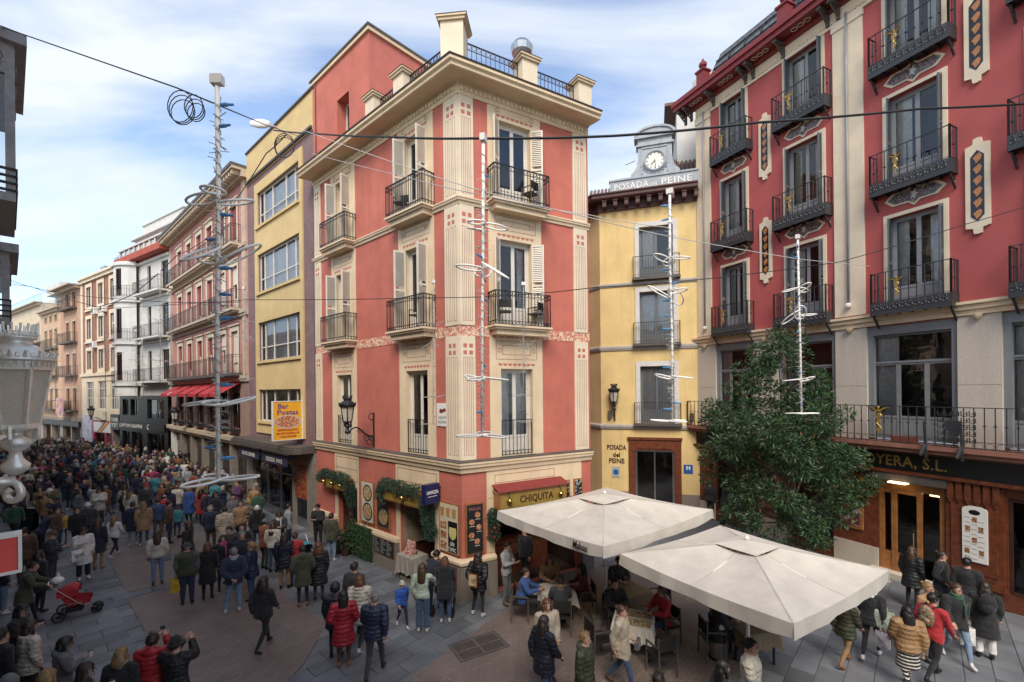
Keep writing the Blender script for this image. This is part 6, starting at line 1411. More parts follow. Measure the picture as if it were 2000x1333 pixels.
# bistro chairs left on the balconies
for lb_,F,x,o,z,rz in (('small dark chair on the top right balcony of the coral building',FR,2.25,.24,11.56,200),('small dark chair on the top left balcony of the coral building',FL,6.6,.24,11.56,30),('left of two small dark chairs on the second floor right balcony',FR,1.35,.24,7.92,150),('right of two small dark chairs on the second floor right balcony',FR,2.4,.24,7.92,210),('small dark chair on the second floor middle balcony of the coral building',FL,7.4,.24,7.92,10)):
    p=F.w(x,o); chair(lb_,p[0],p[1],F.a+R_(rz),z,.82)
# steel bin
bx,by=gnd(1403,1284); bn=thing('steel_bin','tall brushed steel bin under the nearer parasol','bin',bx,by); MB().lathe([(.19,0),(.2,.02),(.2,.86),(.19,.9)],24).build('drum',STEEL,bn,None,False); MB().lathe([(.205,.86),(.21,.93),(.15,.99),(.05,1.0)],24).build('lid',RUBBER,bn,None,True); MB().box(-.07,.07,-.206,-.19,.62,.7).build('slot',RUBBER,bn); MB().lathe([(.21,0),(.21,.06)],24).build('foot_ring',RUBBER,bn)
# ------------------------------------------------------------------ tree
TX,TY=8.87,14.6
tr=thing('evergreen_tree','dark glossy evergreen tree standing before the red building','tree',TX,TY)
blob=[(1530,690,0,52),(1480,740,.2,62),(1560,755,-.3,60),(1440,790,.0,62),(1520,800,-.9,72),(1600,800,.3,60),(1412,850,0,56),(1480,860,-1.0,74),(1560,870,-1.3,80),(1630,860,-.2,58),(1405,905,.1,50),(1450,930,-.7,62),(1530,940,-1.4,80),(1610,930,-1.0,74),(1655,935,-.3,48),(1675,945,-.4,32),(1440,985,-.4,46),(1500,1000,-1.0,52),(1580,995,-1.2,66),(1630,990,-.8,48),(1560,1045,-1.0,38),(1515,700,.9,50),(1500,850,1.0,80),(1590,880,1.0,74),(1445,880,.9,60),(1625,950,.8,46),(1525,660,.0,26),(1392,880,0,24),(1690,950,-.3,22),(1470,1020,-.6,30),(1605,1040,-.9,30)]
PT=[]
for px,py,dd,rp in blob:
    Y=TY+dd; p=ray(px,py)*Y; PT.append((p.x-TX,p.y-TY,p.z+6,rp*.92*Y/889))
rr=random.Random(5); CL=[]
for x,y,z,r in PT:
    for k in range(8):
        d=Vector((rr.gauss(0,1),rr.gauss(0,1),rr.gauss(0,1))).normalized()*r*rr.uniform(.5,1.0); CL.append((x+d.x,y+d.y,z+d.z,r*rr.uniform(.20,.38)))
crown=leafcloud(MB(),CL,30000,.15,3.2,up=.1).build('crown',[LEAF,LEAF2,mat('dry_leaf',(.22,.10,.05),.7,.2)],tr); tag(crown,kind='stuff')
ml=[0]*len(crown.data.polygons)
for i in range(0,len(ml)-1,2):
    v=rr.random(); k=1 if v<.4 else (2 if v<.41 else 0); ml[i]=ml[i+1]=k
crown.data.polygons.foreach_set('material_index',ml)
trunk=MB(); trunk.tube([(0,0,0),(.05,0,.8),(.02,.05,1.5)],[.14,.11,.1],9)
for i,(x,y,z,r) in enumerate(PT):
    if i%2==0 or i>20: trunk.tube([(.02,.05,1.2+.03*i),(x*.3,y*.35,1.6+(z-1.6)*.4),(x*.75,y*.75,z-.15*r)],[.07,.045,.015],6)
trunk.build('trunk',BARK,tr,None,True)
# planter rail and dark pots at the foot of the tree
# ------------------------------------------------------------------ boards, left sign
ax_,ay_=gnd(55,1040); ab=thing('a_board','black sandwich board standing in the crowd at the left','board',ax_,ay_,0,R_(-8)); MB().add([(-.35,-.22,0),(.35,-.22,0),(.35,0,1.05),(-.35,0,1.05),(-.35,-.19,0),(.35,-.19,0),(.35,.02,1.05),(-.35,.02,1.05)],[(0,1,2,3),(7,6,5,4),(3,2,6,7),(0,3,7,4),(1,5,6,2)]).build('front_panel',CHAR,ab); MB().add([(-.35,.22,0),(.35,.22,0),(.35,.03,1.05),(-.35,.03,1.05)],[(3,2,1,0),(0,1,2,3)]).build('back_panel',CHAR,ab)
MB().bar((-.36,0,1.06),(.36,0,1.06),.03).build('rim',WHITE,ab)
p=ray(-14,1086)*3.1; rs=thing('red_sign','small red sign with white frame below the silver lantern','sign',p.x,p.y,p.z+6); 
RSM=RZ(R_(46)); MB().box(-.3,.118,-.05,.05,-.115,.115).build('sign_face',mat('coral_red_sign',(.75,.09,.07),.4,.05),rs,RSM); MB().box(-.3,.135,-.06,.06,.115,.135).box(-.3,.135,-.06,.06,-.135,-.115).box(.118,.135,-.06,.06,-.115,.115).build('sign_frame',WHITE,rs,RSM); w_=Vector((-SN.x,-SN.y)); MB().bar((-.3,0,0),(-.3+w_.x*.5,w_.y*.5,0),.04).build('arm',IRON,rs,RSM)
# ------------------------------------------------------------------ people
def cloth(name,col,kind='cloth'):
    key=('cloth',col,kind)
    if key in CACHE: return CACHE[key]
    m=mat(name,col,.8 if kind!='puffer' else .5,.16,7,.0,obj=True,sheen=.15 if kind!='puffer' else 0); N,Lk=nodes(m); b=N['Principled BSDF']
    tc=N.new('ShaderNodeTexCoord'); nz=N.new('ShaderNodeTexNoise'); nz.inputs['Scale'].default_value=7; nz.inputs['Detail'].default_value=4; nz.inputs['Distortion'].default_value=1.2; Lk.new(tc.outputs['Object'],nz.inputs['Vector'])
    bp=N.new('ShaderNodeBump'); bp.inputs['Strength'].default_value=.9; bp.inputs['Distance'].default_value=.05; Lk.new(nz.outputs[0],bp.inputs['Height'])
    if kind in('puffer','stripe','fur'):
        wv=N.new('ShaderNodeTexWave'); wv.bands_direction='Z'; wv.inputs['Scale'].default_value=3.6 if kind=='puffer' else 5.; wv.inputs['Distortion'].default_value=1.2; wv.inputs['Detail'].default_value=1; wv.inputs['Detail Scale'].default_value=1.5; wv.wave_profile='SIN' ; Lk.new(tc.outputs['Object'],wv.inputs['Vector'])
        if kind=='puffer':
            b2=N.new('ShaderNodeBump'); b2.inputs['Strength'].default_value=.35; b2.inputs['Distance'].default_value=.02; Lk.new(wv.outputs[1],b2.inputs['Height']); Lk.new(bp.outputs[0],b2.inputs['Normal']); bp=b2
        elif kind=='stripe':
            rp=N.new('ShaderNodeValToRGB'); rp.color_ramp.interpolation='CONSTANT'; rp.color_ramp.elements[0].color=(*col,1); rp.color_ramp.elements[1].position=.68; rp.color_ramp.elements[1].color=(.6,.56,.5,1); Lk.new(wv.outputs[1],rp.inputs[0]); Lk.new(rp.outputs[0],b.inputs['Base Color'])
        else:
            nz.inputs['Scale'].default_value=45; bp.inputs['Strength'].default_value=1
    Lk.new(bp.outputs[0],b.inputs['Normal']); CACHE[key]=m; return m
SKIN=[mat('skin_%d'%i,c,.55,.08,20) for i,c in enumerate(((.50,.29,.20),(.42,.23,.155),(.55,.34,.25),(.28,.14,.09)))]
HAIR={n:mat('hair_'+n,c,.5,.3,30) for n,c in dict(black=(.012,.01,.009),dark=(.03,.018,.012),brown=(.07,.035,.018),auburn=(.13,.045,.018),blond=(.28,.17,.07),grey=(.25,.24,.23),white=(.5,.48,.45)).items()}
EYE=mat('dark_eye',(.02,.015,.012),.3,0); LIP=mat('lip',(.33,.11,.09),.5,0)
SHOE={n:mat('shoe_'+n,c,.5,.1,9) for n,c in dict(white=(.65,.63,.6),black=(.015,.015,.016),brown=(.12,.06,.03),tan=(.3,.14,.05)).items()}
COLS=dict(black=(.012,.012,.014),navy=(.014,.02,.05),dnavy=(.012,.015,.03),charcoal=(.035,.035,.038),grey=(.13,.13,.14),lgrey=(.33,.33,.34),olive=(.05,.055,.028),green=(.03,.09,.05),khaki=(.19,.14,.075),tan=(.33,.19,.085),camel=(.36,.21,.10),beige=(.46,.38,.28),cream=(.60,.54,.44),white=(.68,.66,.62),red=(.42,.02,.025),crimson=(.35,.015,.03),orange=(.45,.13,.02),rust=(.25,.07,.025),yellow=(.6,.36,.05),brown=(.09,.045,.025),blue=(.03,.09,.30),royal=(.02,.10,.42),jeans=(.045,.08,.16),pjeans=(.19,.27,.38),djeans=(.018,.028,.06),teal=(.05,.25,.28),mint=(.42,.50,.40),pink=(.55,.06,.2),purple=(.09,.03,.10),wine=(.13,.02,.04))
def joints(pose,H):
    s=H/1.7; V=lambda *a:Vector(a)*s
    J=dict(hip=V(0,0,.92),ch=V(0,0,1.30),nk=V(0,.005,1.46),hd=V(0,-.015,1.585),HL=V(.09,0,.9),HR=V(-.09,0,.9),KL=V(.10,-.02,.49),KR=V(-.10,-.02,.49),AL=V(.105,.02,.09),AR=V(-.105,.02,.09),SL=V(.185,.01,1.40),SR=V(-.185,.01,1.40),EL=V(.24,.03,1.12),ER=V(-.24,.03,1.12),WL=V(.22,-.06,.88),WR=V(-.22,-.06,.88),nod=0)
    def st(**k):
        for a,b in k.items(): J[a]=V(*b) if isinstance(b,tuple) else b
    if pose=='stand2': st(KL=(.12,-.07,.49),AL=(.15,-.09,.09),WR=(-.17,-.16,.92))
    elif pose=='phone': st(EL=(.22,-.06,1.13),ER=(-.22,-.06,1.13),WL=(.07,-.27,1.2),WR=(-.07,-.27,1.2),hd=(0,-.045,1.57),nod=.35)
    elif pose=='phone1': st(ER=(-.22,-.06,1.13),WR=(-.05,-.27,1.22),hd=(0,-.045,1.57),nod=.35)
    elif pose=='pocket': st(EL=(.29,.08,1.13),ER=(-.29,.08,1.13),WL=(.19,-.09,.96),WR=(-.19,-.09,.96))
    elif pose=='walk': st(KL=(.09,-.17,.52),AL=(.09,-.26,.12),KR=(-.09,.08,.48),AR=(-.09,.36,.16),EL=(.24,.12,1.13),WL=(.22,.10,.88),ER=(-.24,-.06,1.13),WR=(-.2,-.22,.95))
    elif pose=='walk2': st(KR=(-.09,-.16,.52),AR=(-.09,-.24,.12),KL=(.09,.08,.48),AL=(.09,.34,.16),ER=(-.24,.12,1.13),WR=(-.22,.10,.88),EL=(.24,-.06,1.13),WL=(.2,-.22,.95))
    elif pose=='behind': st(EL=(.27,.14,1.12),ER=(-.27,.14,1.12),WL=(.05,.2,.95),WR=(-.05,.2,.93),AL=(.2,.0,.09),KL=(.14,-.03,.49))
    elif pose=='photo': st(EL=(.2,-.22,1.30),ER=(-.2,-.22,1.30),WL=(.06,-.36,1.50),WR=(-.06,-.36,1.50))
    elif pose=='cross': st(EL=(.25,-.04,1.12),ER=(-.25,-.04,1.12),WL=(-.08,-.2,1.14),WR=(.08,-.22,1.17))
    elif pose=='reach': st(ER=(-.25,-.22,1.2),WR=(-.2,-.48,1.15),EL=(.26,.03,1.13))
    elif pose=='push': st(ch=(0,-.09,1.27),nk=(0,-.13,1.42),hd=(0,-.19,1.535),SL=(.185,-.09,1.36),SR=(-.185,-.09,1.36),EL=(.24,-.2,1.14),ER=(-.24,-.2,1.14),WL=(.2,-.45,1.05),WR=(-.2,-.45,1.05),KL=(.09,-.13,.5),AL=(.09,-.2,.1),AR=(-.09,.25,.12),nod=.2)
    elif pose=='lean': st(ch=(0,-.16,1.22),nk=(0,-.26,1.35),hd=(0,-.33,1.455),SL=(.185,-.2,1.3),SR=(-.185,-.2,1.3),EL=(.24,-.33,1.08),ER=(-.24,-.33,1.08),WL=(.1,-.5,1.0),WR=(-.1,-.5,1.0),nod=.5)
    elif pose=='sit':
        st(hip=(0,.05,.55),ch=(0,.0,.93),nk=(0,-.02,1.09),hd=(0,-.045,1.215),HL=(.1,.03,.53),HR=(-.1,.03,.53),KL=(.13,-.4,.52),KR=(-.13,-.4,.52),AL=(.13,-.36,.1),AR=(-.13,-.36,.1),SL=(.185,.0,1.03),SR=(-.185,.0,1.03),EL=(.25,-.14,.8),ER=(-.25,-.14,.8),WL=(.1,-.4,.82),WR=(-.1,-.38,.84),nod=.15)
    return J,s
def ell(m,c,rx,ry,rz,n=12,k=8,rot=None):
    prof=[]; vs=[];fs=[]
    for i in range(k+1):
        t=-math.pi/2+math.pi*i/k
        for j in range(n):
            p=2*math.pi*j/n; v=Vector((rx*math.cos(t)*math.cos(p),ry*math.cos(t)*math.sin(p),rz*math.sin(t)))
            if rot: v=rot@v
            vs.append(Vector(c)+v)
    for i in range(k):
        for j in range(n): fs.append((i*n+j,i*n+(j+1)%n,(i+1)*n+(j+1)%n,(i+1)*n+j))
    m.add(vs,fs)
def loft(m,rings,n=14):
    vs=[];fs=[]
    for c,rx,ry in rings:
        for j in range(n): t=2*math.pi*j/n; vs.append((c[0]+rx*math.cos(t),c[1]+ry*math.sin(t),c[2]))
    for i in range(len(rings)-1):
        for j in range(n): fs.append((i*n+j,i*n+(j+1)%n,(i+1)*n+(j+1)%n,(i+1)*n+j))
    fs.append(tuple(range(n-1,-1,-1))); fs.append(tuple((len(rings)-1)*n+j for j in range(n)))
    m.add(vs,fs)
def hand(m,w,e,s,side,curl=.5):
    d=(w-e).normalized(); up=Vector((0,0,1)); a=d.cross(up); a=a.normalized() if a.length>.1 else Vector((0,1,0)); nrm=a.cross(d)
    pc=w+d*.045*s; m.bar(w-d*.01,w+d*.085*s,.075*s,.028*s,up=tuple(nrm))
    for i,(o,l) in enumerate(((-.028,.062),(-.01,.072),(.01,.068),(.028,.054))):
        b=w+d*.08*s+a*o*s; k=b+(d*.6*l-nrm*l*.25*curl)*s; t=k+(d*.3*l-nrm*l*.5*curl)*s; m.tube([b,k,t],[.0095*s,.0088*s,.007*s],5)
    b=w+d*.02*s+a*side*.036*s; m.tube([b,b+(a*side*.028+d*.03)*s,b+(a*side*.03+d*.06-nrm*.02)*s],[.011*s,.01*s,.008*s],5)
def figure(H=1.7,pose='stand',build=1.,top='jacket',hem=.80,legs='slim',vox=.024,female=False,hood=False,hands=True,yaw=0):
    J,s=joints(pose,H); m=MB(); lab=[]; b=build
    def region(r):
        while len(lab)<len(m.v): lab.append(r)
    sit=pose=='sit'
    jt={'puffer':.045,'coat':.032,'jacket':.028,'sweater':.014,'vest':.035}[top]*s
    ax=(J['nk']-J['hip']); 
    def P(t): # along the spine
        return J['hip'].lerp(J['ch'],t/.7) if t<.7 else J['ch'].lerp(J['nk'],(t-.7)/.3)
    fw=.92 if female else 1.
    # head and neck
    hr=Matrix.Rotation(J['nod'],3,'X')@Matrix.Identity(3)
    hr=Matrix.Rotation(yaw,3,'Z')@hr
    hd=J['hd']; ell(m,hd+Vector((0,.012,.025))*s,.078*s,.098*s,.098*s,14,10,hr); ell(m,hd+hr@Vector((0,-.022,-.045))*s,.058*s,.07*s,.075*s,12,8,hr)
    m.tube([hd+hr@Vector((0,-.088,.012))*s,hd+hr@Vector((0,-.112,-.022))*s],[.01*s,.017*s],6)
    for sx in (-1,1): ell(m,hd+hr@Vector((sx*.079,.012,-.005))*s,.012*s,.02*s,.03*s,6,4,hr)
    m.tube([J['nk']-Vector((0,0,.08*s)),J['nk'].lerp(hd,.35),hd-Vector((0,-.01,.02*s))],[.062*s*b,.052*s,.055*s],10); region(0)
    # torso
    tr_=[]
    for t,rx,ry in ((-.12,.145,.105),(0,.158,.118),(.15,.155,.112),(.32,.142*fw,.102),(.5,.155*fw,.112),(.7,.170*fw,.118),(.84,.150*fw,.104),(.91,.115,.085),(.96,.088,.072),(1.02,.068,.066)):
        p=P(max(t,0)) if t>=0 else J['hip']+Vector((0,0,t*.5*s)); q=jt*(1 if t<.9 else .6)
        tr_.append((p,rx*s*b+q,ry*s*b+q))
    loft(m,tr_,16)
    if not sit:
        zh=hem*s; zt=J['hip'].z+.05*s
        if zh<zt:
            k=4; R=[]
            for i in range(k+1):
                t=i/k; z=zh+(zt-zh)*t; fl=(1-t)*(.05 if top in('coat','puffer') else .015)*s*(zt-zh)/.4/s
                R.append(((J['hip'].x,J['hip'].y+.005,z),.162*s*b+jt+fl,.125*s*b+jt+fl))
            loft(m,R,16)
    else: loft(m,[((0,.05*s,.44*s),.2*s*b,.15*s*b),((0,.05*s,.56*s),.2*s*b,.15*s*b),((0,.04*s,.7*s),.17*s*b+jt,.13*s*b+jt)],14)
    for S in 'LR':
        sh,e,w=J['S'+S],J['E'+S],J['W'+S]; c=J['ch'].lerp(J['nk'],.55); u=jt*.75
        m.tube([c,sh.lerp(c,.25),sh,sh.lerp(e,.5),e],[.07*s*b+u*.5,.07*s*b+u*.5,.066*s*b+u,.056*s*b+u,.047*s*b+u],10)
    region(1)
    for S in 'LR':
        e,w=J['E'+S],J['W'+S]; u=jt*.75; sh=J['S'+S]
        if top=='vest': m.tube([sh,sh.lerp(e,.5),e],[.062*s*b+.012,.054*s*b+.012,.047*s*b+.012],10)
        m.tube([e.lerp(sh,.06),e,e.lerp(w,.5),w],[.047*s*b+u,.046*s*b+u,.042*s*b+u*.9,.034*s*b+u*.7],10)
    region(4)
    if hood:
        ell(m,J['nk']+Vector((0,.075,-.01))*s,.125*s,.08*s,.085*s,12,8); region(1)
    # legs
    lw={'slim':1.,'wide':1.35,'skirt':.9,'jeans':1.12}[legs]
    for S,sg in (('L',1),('R',-1)):
        h,k,a=J['H'+S],J['K'+S],J['A'+S]
        m.tube([h+Vector((0,0,.06*s)),h.lerp(k,.3),h.lerp(k,.7),k,k.lerp(a,.35),a.lerp(k,.12)],[.098*s*b,.088*s*b*lw**.3,.072*s*b*lw**.6,.058*s*b*lw,.056*s*b*lw,(.041 if lw<1.2 else .06)*s*b*lw],10)
    if legs=='skirt' and not sit: loft(m,[((0,0,.48*s),.2*s*b,.17*s*b),((0,0,.7*s),.185*s*b,.145*s*b),((0,0,.95*s),.15*s*b,.115*s*b)],16)
    region(2)
    for S,sg in (('L',1),('R',-1)):
        a=J['A'+S]; k=J['K'+S]; d=Vector((0,-1,0)); tip=a+Vector((sg*.02,-.155,-.055 if a.z<.11*s else -.06))*s; tip.z=max(tip.z,.028*s); heel=a+Vector((0,.045,-.05))*s; heel.z=max(heel.z,.03*s)
        if a.z>.13*s: heel.z=a.z-.02*s; tip.z=.03*s+.0
        m.tube([heel,a.lerp(tip,.25)+Vector((0,0,-.03*s)),a.lerp(tip,.7)+Vector((0,0,-.012*s)),tip],[.036*s,.046*s,.043*s,.03*s],9,sq=.85); m.tube([a+Vector((0,.0,-.04*s)),a+Vector((0,.005,.035*s))],[.043*s,.043*s],9)
    region(3)
    me=bpy.data.meshes.new('body'); me.from_pydata(m.v,[],m.f); o=bpy.data.objects.new('tmp',me)
    r=o.modifiers.new('r','REMESH'); r.mode='VOXEL'; r.voxel_size=vox; r.use_smooth_shade=True
    sm=o.modifiers.new('s','SMOOTH'); sm.factor=.5; sm.iterations=3 if vox<.035 else 1
    out=baked(o); bpy.data.objects.remove(o); bpy.data.meshes.remove(me)
    kd=kdtree.KDTree(len(m.v))
    for i,v in enumerate(m.v): kd.insert(v,i)
    kd.balance(); mi=[lab[kd.find(p.center)[1]] for p in out.polygons]
    if not sit:
        zh=min(hem*s,J['hip'].z)
        for i_,p_ in enumerate(out.polygons):
            if mi[i_]==2 and p_.center.z>zh+.005: mi[i_]=1
            elif mi[i_]==1 and p_.center.z<zh-.03 and not('lean'==pose): mi[i_]=2
    if hands:
        x=MB()
        for S,sg in (('L',-1),('R',1)): x.cm=0; hand(x,J['W'+S],J['E'+S],s,sg)
        x.cm=5
        for sx in (-1,1): ell(x,hd+hr@Vector((sx*.031,-.083,.012))*s,.011*s,.008*s,.008*s,6,4,hr); x.bar(hd+hr@Vector((sx*.018,-.091,.03))*s,hd+hr@Vector((sx*.046,-.084,.03))*s,.008*s)
        x.cm=6; x.bar(hd+hr@Vector((-.022,-.086,-.062))*s,hd+hr@Vector((.022,-.086,-.062))*s,.011*s)
        vs=[tuple(v.co) for v in out.vertices]; fs=[tuple(p.vertices) for p in out.polygons]; n=len(vs)
        fs+=[tuple(i+n for i in f) for f in x.f]; vs+=x.v; mi+=x.m
        bpy.data.meshes.remove(out); out=bpy.data.meshes.new('body'); out.from_pydata(vs,[],fs)
    for _ in range(7): out.materials.append(None)
    out.polygons.foreach_set('material_index',mi); out.polygons.foreach_set('use_smooth',[True]*len(mi)); out.update(); out.name='body'
    J['hr']=hr; J['s']=s
    return out,J
HRND=random.Random(2)
def hairmesh(J,style,fem=False,strands=True):
    s=J['s']; hr=J['hr']; hd=J['hd']; m=MB(); c=hd+Vector((0,.016,.03))*s
    if style!='none':
        n,k=18,12; vs=[];fs=[];ok=[]; full=style in('long','curly','pony','bob','hood')
        g=1.09 if style in('short','bald') else (1.2 if style!='curly' else 1.34)
        for i in range(k+1):
            t=-math.pi/2+math.pi*i/k
            for j in range(n):
                p=2*math.pi*j/n; d=Vector((math.cos(t)*math.cos(p),math.cos(t)*math.sin(p),math.sin(t))); rr=g*(1+.035*math.sin(5*p+3*t)+.05*(HRND.random()-.5))
                front=-d.y; zz=d.z
                lim=(.33 if front>.45 else (-.25 if front>-.1 else (-.62 if not full else -.9)))
                ok.append(zz>lim and not (style=='bald' and (zz>.35 or front>-.1)))
                vs.append(c+hr@Vector((d.x*.081*rr,d.y*.101*rr,d.z*.1*rr))*s)
        for i in range(k):
            for j in range(n):
                f=(i*n+j,i*n+(j+1)%n,(i+1)*n+(j+1)%n,(i+1)*n+j)
                if sum(ok[v] for v in f)>=3: fs.append(f)
        m.add(vs,fs)
    nk=J['nk']
    if style in('long','bob','curly'):
        L={'long':.42,'bob':.2,'curly':.3}[style]*s; w=.105*s if style!='curly' else .135*s
        b=c+hr@Vector((0,.05,.0))*s
        loft(m,[(b+Vector((0,.02,-L))*1,w*.55,.028*s),(b+Vector((0,.045*s,-L*.8)),w*.95,.05*s),(b+Vector((0,.04*s,-L*.5)),w*1.0,.055*s),(b+Vector((0,.02*s,-L*.2)),w*.98,.062*s),(b+Vector((0,.0,.03*s)),w*.72,.06*s)],12)
        for sx in (-1,1): m.tube([c+hr@Vector((sx*.07,-.02,.02))*s,c+hr@Vector((sx*.088,-.02,-.08))*s,c+hr@Vector((sx*.09,-.01,-.18))*s-Vector((0,0,L*.25))],[.022*s,.032*s,.018*s],7)
    if style=='pony': m.tube([c+hr@Vector((0,.09,.03))*s,c+hr@Vector((0,.15,-.02))*s,c+hr@Vector((0,.14,-.14))*s,c+hr@Vector((0,.12,-.25))*s],[.03*s,.04*s,.035*s,.012*s],8)
    if strands:
        for _ in range(110):
            p=HRND.uniform(0,6.283); t=HRND.uniform(-.2,1.4); d=Vector((math.cos(t)*math.cos(p),math.cos(t)*math.sin(p),math.sin(t)))
            if d.y<-.35 and d.z<.5: continue
            a=c+hr@Vector((d.x*.086,d.y*.107,d.z*.107))*s; L=(HRND.uniform(.03,.07) if style in('short','bald') else HRND.uniform(.08,.2))*s
            out=Vector((d.x,d.y,0))*.3+Vector((HRND.gauss(0,.2),HRND.gauss(0,.2),-1 if style not in('short','bald') else HRND.uniform(-.6,.5))); b=a+out.normalized()*L; w=out.cross(d).normalized()*.006*s if out.cross(d).length>.01 else Vector((.006,0,0))
            m.add([a-w,a+w,b+w*.3,b-w*.3],[(0,1,2,3)])
    if style=='bun': ell(m,c+hr@Vector((0,.1,.06))*s,.045*s,.045*s,.045*s,10,6)
    return m
def hatmesh(J,kind):
    s=J['s']; hr=J['hr']; hd=J['hd']; c=hd+Vector((0,.014,.03))*s; m=MB(); n,k=16,7; vs=[];fs=[]
    g=1.17 if kind=='beanie' else 1.14
    for i in range(k+1):
        t=(.08 if kind!='hood' else -.6)+ (math.pi/2-(.08 if kind!='hood' else -.6))*i/k
        for j in range(n):
            p=2*math.pi*j/n; vs.append(c+hr@Vector((math.cos(t)*math.cos(p)*.082*g*(1.25 if kind=='hood' else 1),math.cos(t)*math.sin(p)*.102*g+(.02 if kind=='hood' else 0),math.sin(t)*.105*g*(1.2 if kind!='cap' else 1)))*s)
    for i in range(k):
        for j in range(n):
            if kind=='hood' and i<4 and math.sin(2*math.pi*(j+.5)/n)<-.55: continue
            fs.append((i*n+j,i*n+(j+1)%n,(i+1)*n+(j+1)%n,(i+1)*n+j))
    m.add(vs,fs)
    if kind=='cap': m.add([c+hr@Vector(v)*s for v in ((-.07,-.08,.03),(.07,-.08,.03),(.055,-.17,.015),(-.055,-.17,.015))],[(0,1,2,3),(3,2,1,0)])
    if kind=='beanie':
        pts=[c+hr@Vector((.098*math.cos(a*.4),.121*math.sin(a*.4),.012))*s for a in range(16)]; m.tube(pts,.018*s,6,closed=True); ell(m,c+Vector((0,0,.135))*s,.03*s,.03*s,.03*s,8,6) if False else None
    return m
PEOPLE=[]
def person(label,px,py,face=180,ref='f',H=1.70,pose='stand',top=('black','puffer'),hem=.82,bot=('djeans','slim'),shoes='black',hair=('dark','short'),skin=0,hat=None,hood=False,scarf=None,build=1.,female=False,sleeve=None,group=None,vox=.024,yaw=0,z0=0):
    """px,py = pixel of the feet (ref f) or of the head top (ref h)"""
    x,y=gnd(px,py,0 if ref=='f' else (H if pose!='sit' else H*.78)+z0)
    th=math.atan2(x,y); rz=R_(face)-th
    v=vox if y<17 else (.032 if y<24 else .04)
    me,J=figure(H,pose,build,top[1],hem,bot[1],v,female,hood,True,R_(yaw))
    tm=cloth('%s_%s'%(top[0],top[1]),COLS[top[0]],'puffer' if top[1]=='puffer' else ('fur' if top[0]=='fur' else 'cloth'))
    sl=tm if not sleeve else cloth(sleeve+'_sleeve',COLS[sleeve])
    bm=cloth(bot[0]+'_trousers',COLS[bot[0]],'stripe' if bot[1]=='skirt' and bot[0]=='black' else 'cloth')
    ms=[SKIN[skin],tm,bm,SHOE[shoes],sl,EYE,LIP]
    for i,mm in enumerate(ms): me.materials[i]=mm
    M=T(x,y,z0)@RZ(rz)
    o=ob('person',me,None,M); tag(o,label,'person',group); ROOTM[o.name]=M
    if hair[1]!='none' and not(hat=='hood'): hairmesh(J,hair[1],female).build('hair',HAIR[hair[0]],o,None,True)
    if hat:
        hm,hc=(hat if isinstance(hat,tuple) else (hat,'black')); 
        hatmesh(J,hm).build('hat' if hm!='hood' else 'hood',tm if hm=='hood' else cloth(hc+'_hat',COLS[hc]),o,None,True)
    if scarf:
        q=MB(); s=J['s']; nk=J['nk']
        for k in range(2): q.tube([nk+Vector((.085*math.cos(a*.42),.085*math.sin(a*.42)-.01,-.03+.05*k+.012*math.sin(a)))*s for a in range(15)],.034*s,7,closed=True)
        q.tube([nk+Vector((.05,-.1,-.04))*s,nk+Vector((.06,-.16,-.2))*s,nk+Vector((.05,-.16,-.42))*s],[.035*s,.045*s,.04*s],7,sq=.5); q.build('scarf',cloth(scarf+'_scarf',COLS[scarf]),o,None,True)
    rec=dict(o=o,M=M,J=J,x=x,y=y,rz=rz); PEOPLE.append(rec); return rec
def held(name,label,cat,rec,at,build,group=None,off=(0,0,0),rz=0):
    """something carried: placed in the world at a joint of its bearer"""
    p=rec['M']@(rec['J'][at]+Vector(off)); r=thing(name,label,cat,p.x,p.y,p.z,rec['rz']+rz,group); build(r); return r
def bag(colm,w=.32,h=.34,d=.12,txt=None,hl=.14):
    def f(r):
        m=MB(); m.add([(-w/2,-d/2,-h-hl),(w/2,-d/2,-h-hl),(w/2,d/2,-h-hl),(-w/2,d/2,-h-hl),(-w/2*1.05,-d*.35,-hl),(w/2*1.05,-d*.35,-hl),(w/2*1.05,d*.35,-hl),(-w/2*1.05,d*.35,-hl),(0,-d*.75,-hl-h*.5),(0,d*.75,-hl-h*.5)],[(3,2,1,0),(0,1,8),(1,5,8),(5,4,8),(4,0,8),(2,3,9),(3,7,9),(7,6,9),(6,2,9),(1,2,6,5),(3,0,4,7)]); m.build('bag_body',colm,r)
        q=MB(); 
        for sy in (-1,1): q.tube([(-w*.2,sy*d*.3,-hl),(-w*.12,sy*.02,-.02),(w*.12,sy*.02,-.02),(w*.2,sy*d*.3,-hl)],.008,5)
        q.build('handle',colm,r)
        if txt: text(txt,.15,BLACKP,r,T(0,-d*.78,-hl-h*.5),ext=.002,width=w*.75)
    return f
def backpack(colm):
    def f(r):
        m=MB(); ell(m,(0,.08,0),.15,.09,.22,12,8); m.build('pack',colm,r,None,True); q=MB(); ell(q,(0,.15,-.08),.11,.05,.1,10,6); q.build('pocket',colm,r,None,True); q=MB()
        for sx in (-1,1): q.tube([(sx*.09,.02,.18),(sx*.1,-.1,.2),(sx*.11,-.25,.05),(sx*.1,-.1,-.18)],.014,5)
        q.build('strap',RUBBER,r)
    return f
def phone(r): MB().box(-.037,.037,-.005,.005,-.02,.13).build('phone_body',BLACKP,r); MB().box(-.033,.033,.005,.007,-.015,.125).build('phone_screen',mat('phone_screen',(.05,.06,.08),.15,0) if 'ps' not in CACHE else CACHE['ps'],r); CACHE['ps']=bpy.data.materials['phone_screen']
P=person
